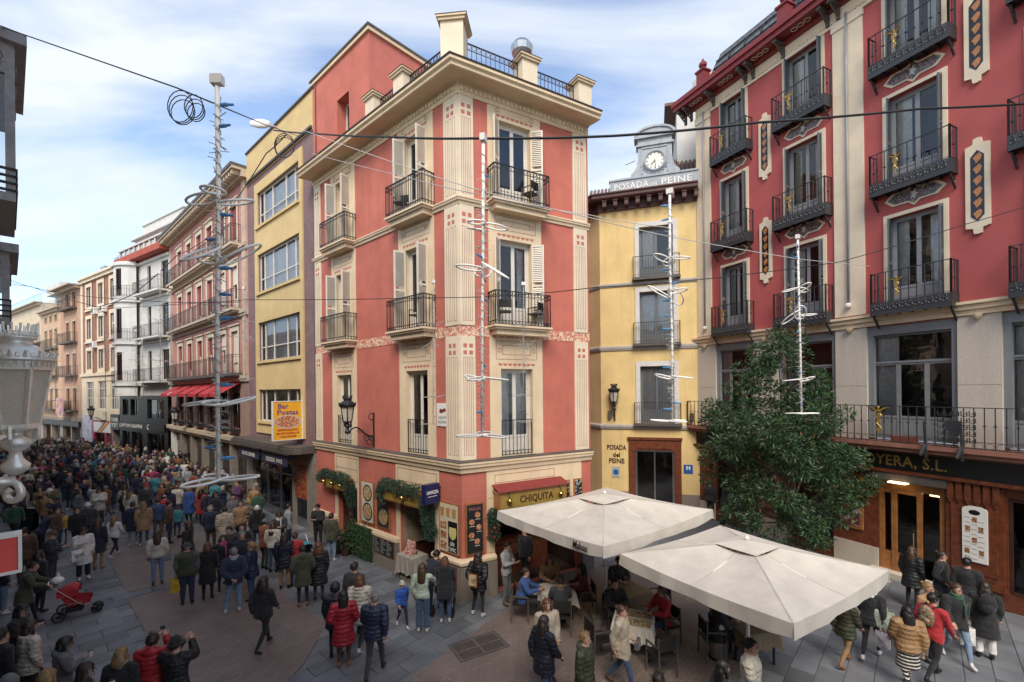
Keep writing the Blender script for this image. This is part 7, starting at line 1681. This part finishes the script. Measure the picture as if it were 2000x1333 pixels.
# --- right foreground, walking past the shop
P('woman in black puffer looking into the shop window, nearest the shop door',1782,1190,150,pose='stand',top=('black','puffer'),hem=.62,bot=('black','slim'),hair=('brown','long'),female=True,H=1.66)
P('woman in black coat with pulled back hair facing right before the menu board',1840,1205,80,top=('black','coat'),hem=.6,bot=('black','slim'),hair=('dark','bun'),female=True,H=1.68,pose='pocket')
P('tall man in black coat with his back to us at the menu board',1890,1232,170,top=('black','coat'),hem=.62,bot=('black','slim'),hair=('black','short'),H=1.76)
a=P('woman in long black coat and wide white trousers, rightmost by the shop',1925,1286,190,top=('black','coat'),hem=.5,bot=('white','wide'),hair=('dark','long'),female=True,H=1.66)
held('backpack','small black backpack on the woman in white trousers','backpack',a,'ch',backpack(cloth('black_pack',COLS['black'])),'backpacks',(0,.14,0))
P('fair woman with fur collar behind the man in red',1812,1140,60,'h',H=1.68,top=('camel','coat'),hem=.6,hair=('blond','bun'),female=True)
a=P('bearded man in red jumper with a patterned backpack',1822,1160,150,'h',H=1.76,pose='walk',top=('red','sweater'),hem=.84,bot=('black','slim'),hair=('black','short'),skin=1)
held('backpack','backpack with a busy dark and cream pattern on the man in red','backpack',a,'ch',backpack(mat_blobs('patterned_pack',(.35,.33,.22),[(.05,.05,.05),(.4,.1,.08),(.1,.12,.05)],18,.5,.7)),'backpacks',(0,.13,0))
P('woman in short tan puffer and black and white striped skirt',1772,1186,200,'h',H=1.64,pose='walk2',top=('tan','puffer'),hem=.84,bot=('black','skirt'),hair=('black','long'),female=True,build=1.05)
a=P('woman in black jacket and rainbow scarf looking down as she walks',1868,1142,30,'h',H=1.68,pose='walk',top=('black','jacket'),hem=.78,bot=('pjeans','jeans'),hair=('brown','bun'),female=True,scarf='green',shoes='white',yaw=20)
held('shopping_bag','white shopping bag held by the woman with the rainbow scarf','bag',a,'WL',bag(cloth('white_bag',COLS['white']),.28,.36),'carried bags')
P('girl in olive puffer and brown boots walking under the parasol edge',1652,1300,150,H=1.52,pose='walk',top=('olive','puffer'),hem=.72,bot=('tan','slim'),shoes='tan',hair=('dark','long'),female=True)
a=P('woman in black with white collar carrying two bags beyond the parasol',1702,1288,170,H=1.68,pose='walk2',top=('black','coat'),hem=.8,bot=('black','slim'),shoes='white',hair=('brown','pony'),female=True,scarf='white')
held('shopping_bag','pale green bag on the shoulder of the woman beyond the parasol','bag',a,'SR',bag(cloth('mint_bag',COLS['mint']),.32,.38,.14,hl=.1),'carried bags',(-.05,.05,-.1)); held('shopping_bag','lilac white plastic bag in the hand of the woman beyond the parasol','bag',a,'WR',bag(cloth('lilac_bag',(.5,.46,.52)),.24,.34),'carried bags')
# --- bottom centre
P('man in white padded vest with dark cropped hair below the steel bin',1466,1250,80,'h',H=1.76,pose='walk',top=('cream','puffer'),hem=.82,bot=('grey','slim'),hair=('black','short'),skin=1,sleeve='lgrey')
P('woman with long dark hair beside the man in the white vest',1412,1292,120,'h',H=1.64,top=('charcoal','coat'),hair=('black','long'),female=True)
P('dark haired head below the terrace table with menu mats',1286,1316,170,'h',H=1.72,top=('black','coat'),hair=('dark','short'))
a=P('woman in speckled beige fur coat and jeans strolling past the terrace',1214,1184,75,'h',H=1.66,pose='walk2',top=('beige','coat'),hem=.72,bot=('jeans','jeans'),shoes='brown',hair=('brown','short'),female=True)
held('handbag','small grey handbag of the woman in the fur coat','bag',a,'WL',bag(cloth('grey_bag',COLS['grey']),.22,.16,.09,hl=.02),'carried bags',(0,-.05,.05))
P('woman in olive padded jacket with short fair hair below the terrace',1142,1236,70,'h',H=1.66,top=('olive','puffer'),hem=.7,bot=('black','slim'),hair=('blond','short'),female=True,hood=True)
P('woman with long black hair and dark padded coat walking away to the right',1062,1205,130,'h',H=1.68,pose='walk',top=('dnavy','puffer'),hem=.66,bot=('jeans','slim'),hair=('dark','long'),female=True,shoes='white')
P('smiling woman in pale coat half hidden behind the long haired woman',1068,1172,20,'h',H=1.66,top=('beige','coat'),hem=.6,hair=('auburn','long'),female=True)
# --- in front of the bar
a=P('waiter in light grey jumper reading a tablet at the terrace edge',990,1180,60,H=1.74,pose='phone',top=('lgrey','sweater'),hem=.86,bot=('grey','slim'),hair=('dark','short'),shoes='brown')
held('tablet','dark tablet in the hands of the waiter','tablet',a,'WL',lambda r:(MB().box(-.1,.1,-.01,.01,0,.26).build('tablet_body',BLACKP,r),MB().box(-.09,.09,.01,.012,.01,.25).build('tablet_screen',CACHE.get('ps') or BLACKP,r)),None,(-.06,-.06,0))
a=P('young woman in black puffer holding a menu behind her back',936,1204,150,H=1.68,pose='behind',top=('black','puffer'),hem=.72,bot=('black','slim'),shoes='white',hair=('dark','long'),female=True,yaw=-30)
held('menu_board','brown menu card held behind the back of the young woman','menu',a,'WL',lambda r:(MB().box(-.13,.13,.0,.02,-.02,.3).build('menu_back',WOODO,r),MB().box(-.11,.11,.02,.024,.0,.28).build('menu_print',FOOD[2],r)),None,(-.05,.12,0))
P('woman in black hooded coat and jeans reading the chalkboard',870,1216,175,H=1.68,top=('black','coat'),hem=.66,bot=('jeans','jeans'),shoes='white',hair=('auburn','bob'),female=True,hood=True,pose='phone')
P('man in dark jacket bending towards the low chalkboard',836,1200,130,H=1.74,pose='lean',top=('dnavy','jacket'),bot=('dnavy','slim'),hair=('black','short'))
a=P('woman in pale mint jumper and wide jeans with long brown hair',826,1234,165,H=1.68,pose='reach',top=('mint','sweater'),hem=.9,bot=('jeans','wide'),shoes='white',hair=('brown','long'),female=True)
P('small boy in bright blue jacket with a white hat',786,1226,20,H=1.16,pose='walk',top=('royal','jacket'),hem=.86,bot=('navy','slim'),shoes='white',hair=('blond','short'),hat=('beanie','cream'),vox=.02)
# --- group at the centre
P('greying man in navy quilted jacket in the centre foreground',733,1322,165,H=1.76,pose='walk2',top=('navy','puffer'),hem=.80,bot=('charcoal','jeans'),hair=('grey','short'),yaw=35)
P('woman in cream hooded puffer behind the man in navy',704,1266,160,H=1.68,pose='walk',top=('cream','puffer'),hem=.62,bot=('black','slim'),shoes='white',hair=('auburn','bob'),female=True,hood=True)
P('woman in long red quilted coat with black hair',672,1302,175,H=1.64,pose='pocket',top=('crimson','puffer'),hem=.54,bot=('brown','slim'),shoes='tan',hair=('black','long'),female=True)
P('balding man in grey coat beyond the group in the centre',692,1100,150,'h',H=1.74,top=('charcoal','coat'),hem=.6,bot=('charcoal','slim'),hair=('dark','short'))
P('person in dark quilted hood left of the cream puffer',655,1140,165,'h',H=1.66,top=('dnavy','puffer'),hem=.7,bot=('black','slim'),hat='hood')
P('woman all in black with very long curly hair crossing the brown paving',516,1268,140,H=1.66,pose='walk',top=('black','coat'),hem=.78,bot=('black','slim'),hair=('dark','curly'),female=True,build=1.08)
P('woman in long black quilted coat with red brown hair',623,1172,170,H=1.64,top=('black','puffer'),hem=.48,bot=('charcoal','slim'),hair=('auburn','curly'),female=True)
P('person in long olive parka and black leggings',592,1184,185,H=1.68,top=('olive','coat'),hem=.6,bot=('black','slim'),shoes='tan',hair=('dark','short'),hood=True,pose='pocket')
P('woman in long navy quilted coat and camel trousers',556,1150,170,H=1.68,top=('dnavy','puffer'),hem=.66,bot=('camel','jeans'),hair=('dark','long'),female=True)
P('person in red jacket behind the olive parka',576,1042,160,'h',H=1.64,top=('red','jacket'),hair=('brown','short'),hem=.7)
P('man in blue jacket with pale hood, hands clasped behind his back',458,1196,180,H=1.74,pose='behind',top=('navy','jacket'),hem=.78,bot=('pjeans','jeans'),shoes='white',hair=('grey','short'),build=1.1,scarf='lgrey')
P('woman in blue padded coat with fair ponytail turning left',492,1172,-110,H=1.66,pose='cross',top=('navy','puffer'),hem=.7,bot=('jeans','slim'),hair=('blond','pony'),female=True)
P('woman in black coat with copper hair, back to us',406,1170,175,H=1.62,top=('black','coat'),hem=.5,bot=('black','slim'),hair=('auburn','bob'),female=True)
a=P('stout man in flat cap and green vest carrying a yellow bag',366,1180,170,H=1.72,pose='stand',top=('olive','vest'),hem=.84,bot=('djeans','jeans'),hair=('grey','short'),hat=('cap','charcoal'),build=1.2,sleeve='grey',shoes='black')
held('shopping_bag','bright yellow plastic bag of the man in the flat cap','bag',a,'WL',bag(cloth('yellow_bag',(.65,.38,.01)),.32,.38,.14),'carried bags')
P('woman with pink scarf facing us among the central group',436,1152,10,H=1.64,pose='pocket',top=('black','jacket'),hem=.7,bot=('djeans','slim'),hair=('dark','bob'),female=True,scarf='pink')
P('man in navy blazer and pale shirt facing us',474,1150,5,H=1.72,top=('dnavy','jacket'),hem=.78,bot=('djeans','slim'),hair=('grey','short'),pose='stand2')
P('young man with dark hair and white strap in the central group',447,1030,-20,'h',H=1.74,top=('charcoal','jacket'),hair=('black','short'))
P('man with short beard just behind the man in the blazer',472,1024,0,'h',H=1.76,top=('black','jacket'),hair=('dark','short'))
a=P('woman in cream jacket and faded jeans with long brown hair, back to us',308,1142,180,H=1.68,pose='stand',top=('cream','jacket'),hem=.9,bot=('pjeans','jeans'),shoes='brown',hair=('brown','long'),female=True)
held('handbag','grey shoulder bag of the woman in the cream jacket','bag',a,'WR',bag(cloth('grey_bag2',COLS['lgrey']),.24,.26,.1,hl=.05),'carried bags',(-.03,0,.12))
P('woman in black coat stretching her arm, brown hair',368,1118,-120,H=1.68,pose='reach',top=('black','coat'),hem=.56,bot=('black','slim'),hair=('brown','curly'),female=True)
P('person in long sand coloured hooded puffer in the queue',440,1082,180,H=1.72,top=('beige','puffer'),hem=.5,bot=('grey','slim'),hair=('dark','short'),hood=True,build=1.1)
P('man in navy jacket and brown trousers in the queue',412,1078,160,H=1.74,top=('navy','jacket'),bot=('brown','jeans'),hair=('white','bald'),hem=.82)
P('person in orange jacket and grey beanie',517,1112,120,H=1.68,top=('rust','jacket'),hem=.78,bot=('olive','slim'),hat=('beanie','grey'),pose='phone')
P('person in white pom beanie in the queue by the shop',502,990,180,'h',H=1.68,top=('black','coat'),hat=('beanie','white'),hair=('dark','long'),female=True)
P('bearded man in open dark coat over mustard jumper',470,978,0,'h',H=1.78,top=('camel','sweater'),sleeve='black',bot=('black','slim'),hair=('dark','short'))
P('man in pale grey jacket looking right by the shop pillar',563,985,100,'h',H=1.74,top=('lgrey','jacket'),hair=('black','short'))
P('woman with white fluffy collar holding a parcel near the shop',545,1000,0,'h',H=1.66,top=('charcoal','coat'),hair=('dark','long'),female=True,scarf='white',pose='phone')
a=P('woman in patterned top and blue jeans with a white fur hood',534,1118,150,H=1.66,top=('cream','jacket'),hem=.86,bot=('jeans','jeans'),hair=('brown','long'),female=True,hood=True)
a=P('man in black jacket looking at his phone beside the side door',622,1075,-30,H=1.74,pose='phone',top=('black','jacket'),bot=('black','slim'),hair=('black','short'))
held('mobile_phone','phone of the man in black beside the side door','phone',a,'WL',phone,'phones',(-.05,-.06,.02))
P('person in olive jacket and light blue jeans entering the side door',648,1096,150,H=1.68,top=('olive','jacket'),hem=.74,bot=('pjeans','slim'),shoes='white',hair=('dark','short'))
# --- upper left group
for lb,px,py,fc,kw in (
 ('woman in camel coat and blue jeans seen from behind',281,1066,180,dict(top=('camel','coat'),hem=.6,bot=('jeans','slim'),hair=('blond','long'),female=True,shoes='white')),
 ('person in navy coat and pale trousers beside the camel coat',260,1066,175,dict(top=('navy','coat'),hem=.6,bot=('lgrey','slim'),hair=('brown','short'),shoes='white')),
 ('man in denim blue jacket and khaki trousers',309,1056,170,dict(top=('jeans','jacket'),bot=('khaki','jeans'),hair=('brown','short'))),
 ('man in brown leather jacket beside the turquoise hood',331,1062,100,dict(top=('brown','jacket'),bot=('djeans','slim'),hair=('dark','short'))),
 ('child in turquoise jacket in the crowd',346,1050,160,dict(H=1.3,top=('teal','jacket'),hair=('brown','short'))),
 ('woman in fur trimmed dark coat and tan boots',192,1112,150,dict(top=('dnavy','coat'),hem=.6,bot=('tan','slim'),shoes='tan',hair=('brown','long'),female=True)),
 ('girl in white jacket and black leggings with a teal rucksack',224,1088,140,dict(H=1.5,top=('white','jacket'),hem=.84,bot=('black','slim'),shoes='white',hat=('cap','wine'),hair=('blond','long'),female=True,pose='walk')),
 ('man in dark jacket over red jumper beside the child in yellow',152,1080,-20,dict(top=('black','jacket'),bot=('black','slim'),hair=('dark','short'))),
 ('child in yellow top standing in the crowd at the left',124,1060,10,dict(H=1.2,top=('yellow','jacket'),bot=('jeans','slim'),hair=('brown','short'))),
 ('woman with white knitted hat near the white coat',172,1068,0,dict(top=('charcoal','coat'),hat=('beanie','white'),hair=('grey','bob'),female=True)),
 ('man in dark green jacket walking beside the sandwich board',28,1062,160,dict(top=('green','jacket'),bot=('dnavy','slim'),hair=('dark','short'),pose='walk')),
 ('man bending in navy jacket behind the man in cap',80,1085,110,dict(top=('navy','jacket'),bot=('black','slim'),hair=('black','short'),pose='lean')),
 ('person in brown top and jeans next to the bending man',112,1080,60,dict(top=('brown','sweater'),bot=('jeans','slim'),hair=('dark','short'))),
 ): P(lb,px,py,fc,**kw)
a=P('woman in long white coat and black trousers with a big bag',163,1132,10,pose='phone1',H=1.68,top=('white','coat'),hem=.52,bot=('black','wide'),shoes='white',hair=('dark','bob'),female=True,sleeve='cream')
held('shopping_bag','big white shopping bag with large black letters','bag',a,'WR',bag(cloth('white_bag2',COLS['white']),.34,.36,.2,'OYS',.08),'carried bags',(-.16,.02,-.05),R_(25))
a=P('man in flat brown cap and navy jacket checking his phone',100,1148,70,pose='phone',H=1.74,top=('dnavy','jacket'),hem=.78,bot=('charcoal','jeans'),hair=('grey','short'),hat=('cap','brown'),build=1.1); held('mobile_phone','phone of the man in the flat brown cap','phone',a,'WL',phone,'phones',(-.05,-.06,.02))
P('heavy man in brown jacket and brown trousers seen from behind',48,1140,170,H=1.76,top=('brown','jacket'),hem=.74,bot=('brown','jeans'),hair=('dark','short'),build=1.2)
P('woman in black wrap with gold bag strap behind the pushchair',78,1196,120,H=1.68,top=('black','coat'),hem=.6,bot=('black','slim'),hair=('black','bob'),female=True,scarf='khaki')
PUSH=P('woman in olive parka leaning on the red pushchair',48,1225,78,H=1.68,pose='push',top=('olive','coat'),hem=.62,bot=('black','slim'),hair=('dark','short'),hood=True)
a=P('woman in black hooded coat looking at her phone, left of the pushchair',38,1182,60,'h',H=1.66,pose='phone1',top=('black','coat'),hem=.5,bot=('black','slim'),hair=('black','long'),female=True); held('handbag','brown shoulder bag of the woman in the black hood','bag',a,'WL',bag(cloth('brown_bag',COLS['brown']),.28,.2,.1,hl=.05),'carried bags')
P('woman in cream hooded puffer and black trousers with long dark hair below the pushchair',58,1216,110,'h',H=1.66,top=('cream','puffer'),hem=.76,bot=('black','slim'),hair=('dark','long'),female=True,hood=True)
a=P('woman in grey anorak with black hair holding a paper cup',122,1246,95,'h',H=1.64,pose='phone1',top=('grey','jacket'),hem=.76,hair=('black','long'),female=True,hood=True)
CUP=lambda r:(MB().lathe([(.028,-.04),(.04,.07)],12).build('cup',WHITE,r),MB().lathe([(.042,.07),(.042,.08),(.036,.085)],12).build('lid',WOODD,r))
held('paper_cup','paper cup held by the woman in the grey anorak','cup',a,'WR',CUP,'paper cups',(0,-.1,.02))
a=P('dark haired woman in black jacket in profile with a cup beside the grey anorak',162,1296,80,'h',H=1.64,pose='phone1',top=('black','jacket'),hair=('dark','long'),female=True); held('paper_cup','paper cup held by the dark haired woman in black','cup',a,'WR',CUP,'paper cups',(0,-.1,.02))
P('fair curly haired head below the pushchair',92,1312,140,'h',H=1.64,top=('khaki','coat'),hair=('blond','curly'),female=True)
P('person in grey hooded top in the lowest left corner',18,1322,150,'h',H=1.66,top=('grey','jacket'),hat='hood')
P('woman with fair hair and fur trimmed black hood beside the red jacket',236,1268,150,'h',H=1.66,top=('black','coat'),hair=('blond','bob'),female=True,scarf='beige')
a=P('man in bright red padded jacket taking a photograph',298,1240,160,'h',H=1.78,pose='photo',top=('red','puffer'),hem=.8,bot=('djeans','jeans'),hair=('dark','short'),hood=True); held('mobile_phone','phone raised by the man in the red jacket','phone',a,'WL',phone,'phones',(-.06,-.06,.02),R_(0))
P('man in black padded jacket and black beanie beside the red jacket',342,1248,150,'h',H=1.74,pose='photo',top=('black','puffer'),hem=.78,hat=('beanie','black'))
P('person in black at the far left edge above the grey hood',2,1232,120,'h',H=1.7,top=('black','jacket'),hair=('black','short'))
P('person in black jacket and very pale jeans left of the olive parka',6,1200,100,H=1.7,top=('black','jacket'),bot=('pjeans','jeans'),shoes='white',hair=('dark','short'))
# --- seated on the terrace and staff
def seat(label,x,y,rz,**kw):
    th=math.atan2(x,y); u=PPX+x/y*FPX; v=PPY+6/y*FPX; k=dict(kw)
    r=person(label,u,v,0,**k,pose='sit'); o=r['o']; M=T(x,y,0)@RZ(rz); o.matrix_basis=M; r['M']=M; return r
seat('person in bright red jacket seated right of the menu mats',tA[0]+.78,tA[1]+.3,R_(-70),top=('red','jacket'),bot=('djeans','slim'),hair=('brown','bun'),female=True)
seat('dark haired person seated behind the menu mats facing us',tA[0]-.25,tA[1]+.78,R_(10),top=('black','jacket'),bot=('black','slim'),hair=('black','short'))
seat('man in grey jacket seated with his back to us at the cream clothed table',tB[0]+.1,tB[1]-.72,R_(180),top=('charcoal','jacket'),bot=('black','slim'),hair=('dark','short'),scarf='khaki')
seat('woman in fur trimmed beige coat seated behind the cream clothed table',tB[0]-.05,tB[1]+.72,0,top=('camel','coat'),bot=('black','slim'),hair=('auburn','long'),female=True)
seat('person in dark blue seated left of the cream clothed table',tB[0]-.78,tB[1]-.1,R_(80),top=('blue','jacket'),bot=('black','slim'),hair=('dark','short'))
seat('person in dark jumper seated right of the cream clothed table',tB[0]+.78,tB[1]+.1,R_(-85),top=('wine','sweater'),bot=('black','slim'),hair=('black','long'),female=True)
seat('person seated at the dim table beyond the pole',tC[0]-.1,tC[1]+.72,0,top=('charcoal','jacket'),bot=('black','slim'),hair=('dark','short'))
seat('person seated deep under the nearer parasol',tD[0]-.72,tD[1],R_(90),top=('black','jacket'),bot=('black','slim'),hair=('brown','short'))
P('waiter in black standing at the bar front',1026,1140,-40,H=1.72,top=('black','jacket'),bot=('black','slim'),hair=('dark','short'))
P('dark clad person passing the foot of the tree',1412,1120,160,H=1.72,top=('charcoal','jacket'),bot=('black','slim'),hair=('black','short'))
P('person in black jacket by the corner of the inn',1388,1015,150,H=1.74,top=('black','jacket'),bot=('black','slim'),hair=('dark','short'))

# ------------------------------------------------------------------ pushchairs
def wheel(m,c,r,t,ax='y'):
    pl='xz'; ring(m,c,r,t,18,'xz',6)
    for k in range(6): a=math.pi*k/6; m.bar((c[0]-r*math.cos(a),c[1],c[2]-r*math.sin(a)),(c[0]+r*math.cos(a),c[1],c[2]+r*math.sin(a)),.012)
def pushchair(label,x,y,rz,cm,hm):
    r=thing('pushchair',label,'pushchair',x,y,0,rz,'pushchairs')
    for px,s in ((-.3,-.27),(-.3,.27),(.42,-.08),(.42,.08)):
        m=MB(); wheel(m,(px,s,.15 if px<0 else .13),.13 if px<0 else .11,.02); m.build('wheel',RUBBER,r)
    m=MB()
    for s in (-.22,.22): m.tube([(.42,s*.3,.15),(.1,s,.38),(-.25,s,.75),(-.5,s,1.02)],.013,6); m.tube([(-.3,s*1.15,.15),(-.12,s,.42),(.15,s,.42)],.013,6)
    m.tube([(-.5,-.22,1.02),(-.53,0,1.04),(-.5,.22,1.02)],.018,6); m.build('frame',STEEL,r)
    m=MB(); m.add([(.3,-.18,.36),(.3,.18,.36),(-.12,.2,.34),(-.12,-.2,.34),(-.38,.2,.78),(-.38,-.2,.78),(.32,-.18,.48),(.32,.18,.48),(-.0,.21,.55),(-.0,-.21,.55)],[(0,1,2,3),(3,2,4,5),(0,3,9,6),(1,7,8,2),(3,5,9),(2,8,4),(0,6,7,1)]); m.build('seat',cm,r)
    m=MB(); n=8
    for i in range(4):
        for j in range(n):
            def q(i,j): t=R_(25+i*26); p=math.pi*j/n; return (-.18-.28*math.cos(t)+.08,.22*math.cos(p),.62+.3*math.sin(t)*math.sin(p)**.5 if 0<j<n else .62)
            m.face([q(i,j),q(i+1,j),q(i+1,j+1),q(i,j+1)])
    m.build('hood',hm,r,None,True); MB().box(-.2,.15,-.17,.17,.18,.3).build('basket',RUBBER,r)
    return r
pw=PUSH['M']@Vector((0,-.98,0)); pushchair('red three wheeler pushchair pushed by the woman in the olive parka',pw.x,pw.y,PUSH['rz']-R_(90),cloth('red_pram',COLS['red']),cloth('red_pram',COLS['red']))
p=PUSH['M']@Vector((0,-.62,1.0)); wb_=thing('plastic_bag','white plastic bag lying on the red pushchair','bag',p.x,p.y,p.z); q=MB(); ell(q,(0,0,.05),.15,.12,.1,9,6); q.tube([(0,0,.12),(.03,.02,.2)],[.04,.02],6); q.build('bag_body',WHITE,wb_); q=MB(); q.tube([(-.05,0,.13),(0,.02,.24),(.06,0,.13)],.012,5); q.build('handle',WHITE,wb_)
x,y=gnd(598,1112); pushchair('dark pushchair with turquoise hood in the crowd by the side door',x,y,R_(-40),cloth('navy_pram',COLS['navy']),cloth('teal_pram',COLS['teal']))
x,y=gnd(872,1195); pushchair('black pushchair in front of the woman at the chalkboard',x,y,R_(80),cloth('black_pram',COLS['black']),cloth('black_pram',COLS['black']))

# ------------------------------------------------------------------ the crowd down the street
KIND=[]
for i,(ps,tp,hm,lg,fem) in enumerate((('stand','jacket',.8,'slim',0),('stand2','coat',.55,'slim',1),('phone','puffer',.72,'slim',1),('walk','jacket',.8,'jeans',0),('pocket','puffer',.75,'jeans',0),('walk2','coat',.6,'slim',1),('cross','jacket',.8,'slim',0),('photo','jacket',.8,'slim',0),('stand','coat',.5,'slim',1),('walk','puffer',.7,'slim',1))):
    me,J=figure(1.7,ps,1.05 if not fem else .98,tp,hm,lg,.045,bool(fem),i%3==0,False)
    KIND.append((me,tp,fem,{h:hairmesh(J,h,False,False).mesh('hair',HAIR['dark'],True) for h in (('long','bob') if fem else ('short','bald'))},hatmesh(J,'beanie').mesh('hat',WHITE,True)))
rc=random.Random(11)
TOPC=['black']*8+['dnavy']*5+['charcoal']*4+['navy']*4+['olive']*3+['brown']*3+['grey']*3+['khaki']*2+['camel','beige','cream','white','rust','red','wine','purple','blue','teal','green','lgrey','pink','cream','beige','lgrey','camel','tan']
BOTC=['black']*5+['djeans']*4+['jeans']*4+['charcoal']*3+['pjeans','khaki','brown']
taken=[(p['x'],p['y']) for p in PEOPLE]; spots=[]
for n in range(20000):
    t=rc.uniform(9.5,66); b=rc.uniform(-.2,8.1)
    if t>40: b=rc.uniform(-2.0,9.5+(t-40)*.28)
    c=SD*t+SN*b
    if c.y<14.5: continue
    u=PPX+c.x/c.y*FPX; v=PPY+6/c.y*FPX
    if not(-15<u<655) or v<868: continue
    if v>1036: continue
    if u>600 and v<960: continue
    if v>990 and rc.random()<.3: continue
    if (Vector(c)-FL.p).dot(FL.n)<.45 and c.x>-14.2: continue
    if any(F_ and (Vector(c)-F_.p).dot(F_.n)<.7 for F_ in ((FY,FP) if t<40 else (FW,FB,FN,FO))): continue
    gap=.56 if v<985 else .66
    if any((c.x-a)**2+(c.y-b_)**2<gap*gap for a,b_ in spots) or any((c.x-a)**2+(c.y-b_)**2<.5 for a,b_ in taken): continue
    spots.append((c.x,c.y))
    if len(spots)>=370: break
CRD=[]; spots.sort(key=lambda p:p[0]**2+p[1]**2)
NMAX=max(0,296-len(PEOPLE)); far=MB(); farm=[]
names=dict(tan='tan',black='black',dnavy='dark navy',charcoal='charcoal',navy='navy',olive='olive',brown='brown',grey='grey',khaki='khaki',camel='camel',beige='beige',cream='cream',white='white',rust='rust',red='red',wine='wine red',purple='purple',blue='blue',teal='teal',green='green',lgrey='pale grey',pink='pink')
def place(x,y):
    u=PPX+x/y*FPX
    return ('before the cream house' if u<80 else 'before the salmon house' if u<160 else 'before the brick building' if u<240 else 'before the black shopfront' if u<335 else 'before the pink building' if u<470 else 'by the shop with navy awnings')
for i,(x,y) in enumerate(spots):
    me,tp,fem,hs,ht=rc.choice(KIND); tc_=rc.choice(TOPC); bc_=rc.choice(BOTC); s=rc.uniform(.93,1.07); M=T(x,y)@RZ(rc.choice((0,0,180,180,90,-90))*math.pi/180+rc.uniform(-.6,.6))@Matrix.Scale(s,4)
    hc=rc.choice(('black','dark','dark','brown','brown','auburn','blond','grey','white'))
    mats=[SKIN[rc.choice((0,0,1,2,3))],cloth('%s_%s'%(tc_,tp),COLS[tc_],'puffer' if tp=='puffer' else 'cloth'),cloth(bc_+'_trousers',COLS[bc_]),SHOE[rc.choice(('black','white','brown'))]]; mats.append(mats[1])
    hk=rc.choice(list(hs)); hat_=rc.random()<.13
    if i<NMAX:
        o=ob('person',me,None,M); tag(o,'person in %s %s and %s with %s %s'%(names[tc_],dict(jacket='jacket',coat='coat',puffer='puffer')[tp],dict(black='black trousers',djeans='dark jeans',jeans='blue jeans',charcoal='grey trousers',pjeans='pale jeans',khaki='khaki trousers',brown='brown trousers')[bc_],('knitted hat' if hat_ else hc+' hair'),place(x,y)),'person','crowd filling the street'); CRD.append((o,s))
        for k,mm in enumerate(mats): o.material_slots[k].link='OBJECT'; o.material_slots[k].material=mm
        h=ob('hair',hs[hk],o); h.material_slots[0].link='OBJECT'; h.material_slots[0].material=HAIR[hc]
        if hat_: h=ob('hat',ht,o); h.material_slots[0].link='OBJECT'; cc=rc.choice(('black','grey','red','white','navy')); h.material_slots[0].material=cloth(cc+'_hat',COLS[cc])
    else: farm.append((me,M,mats,hs[hk],HAIR[hc]))
if farm:
    fm=MB(); slots=[]
    def sid(m):
        if m not in slots: slots.append(m)
        return slots.index(m)
    for me,M,mats,hm,hmat in farm:
        b=len(fm.v); fm.v.extend([tuple(M@v.co) for v in me.vertices])
        for p in me.polygons: fm.f.append(tuple(b+i for i in p.vertices)); fm.m.append(sid(mats[min(p.material_index,4)]))
        b=len(fm.v); fm.v.extend([tuple(M@v.co) for v in hm.vertices])
        for p in hm.polygons: fm.f.append(tuple(b+i for i in p.vertices)); fm.m.append(sid(hmat))
    tag(fm.build('distant_crowd',slots,None,None,True),'dense mass of people at the far end of the street','crowd',None,'stuff')
from collections import defaultdict
dd=defaultdict(list)
for o,s_ in CRD: dd[o['label']].append((s_,o))
for l,v in dd.items():
    if len(v)==2: v.sort(key=lambda t:t[0]); v[0][1]['label']=l.replace('person','shorter person',1); v[1][1]['label']=l.replace('person','taller person',1)
# every crowd kind keeps a material in its own slots too
for me,*_ in KIND:
    for k,mm in enumerate((SKIN[0],cloth('black_jacket',COLS['black']),cloth('black_trousers',COLS['black']),SHOE['black'],cloth('black_jacket',COLS['black']),EYE,LIP)):
        if me.materials[k] is None: me.materials[k]=mm
print('PEOPLE',len(PEOPLE),'crowd',len(spots),'tris',sum(len(p.vertices)-2 for m in bpy.data.meshes if m.users for p in m.polygons))

bpy.data.scenes.remove(TMP)
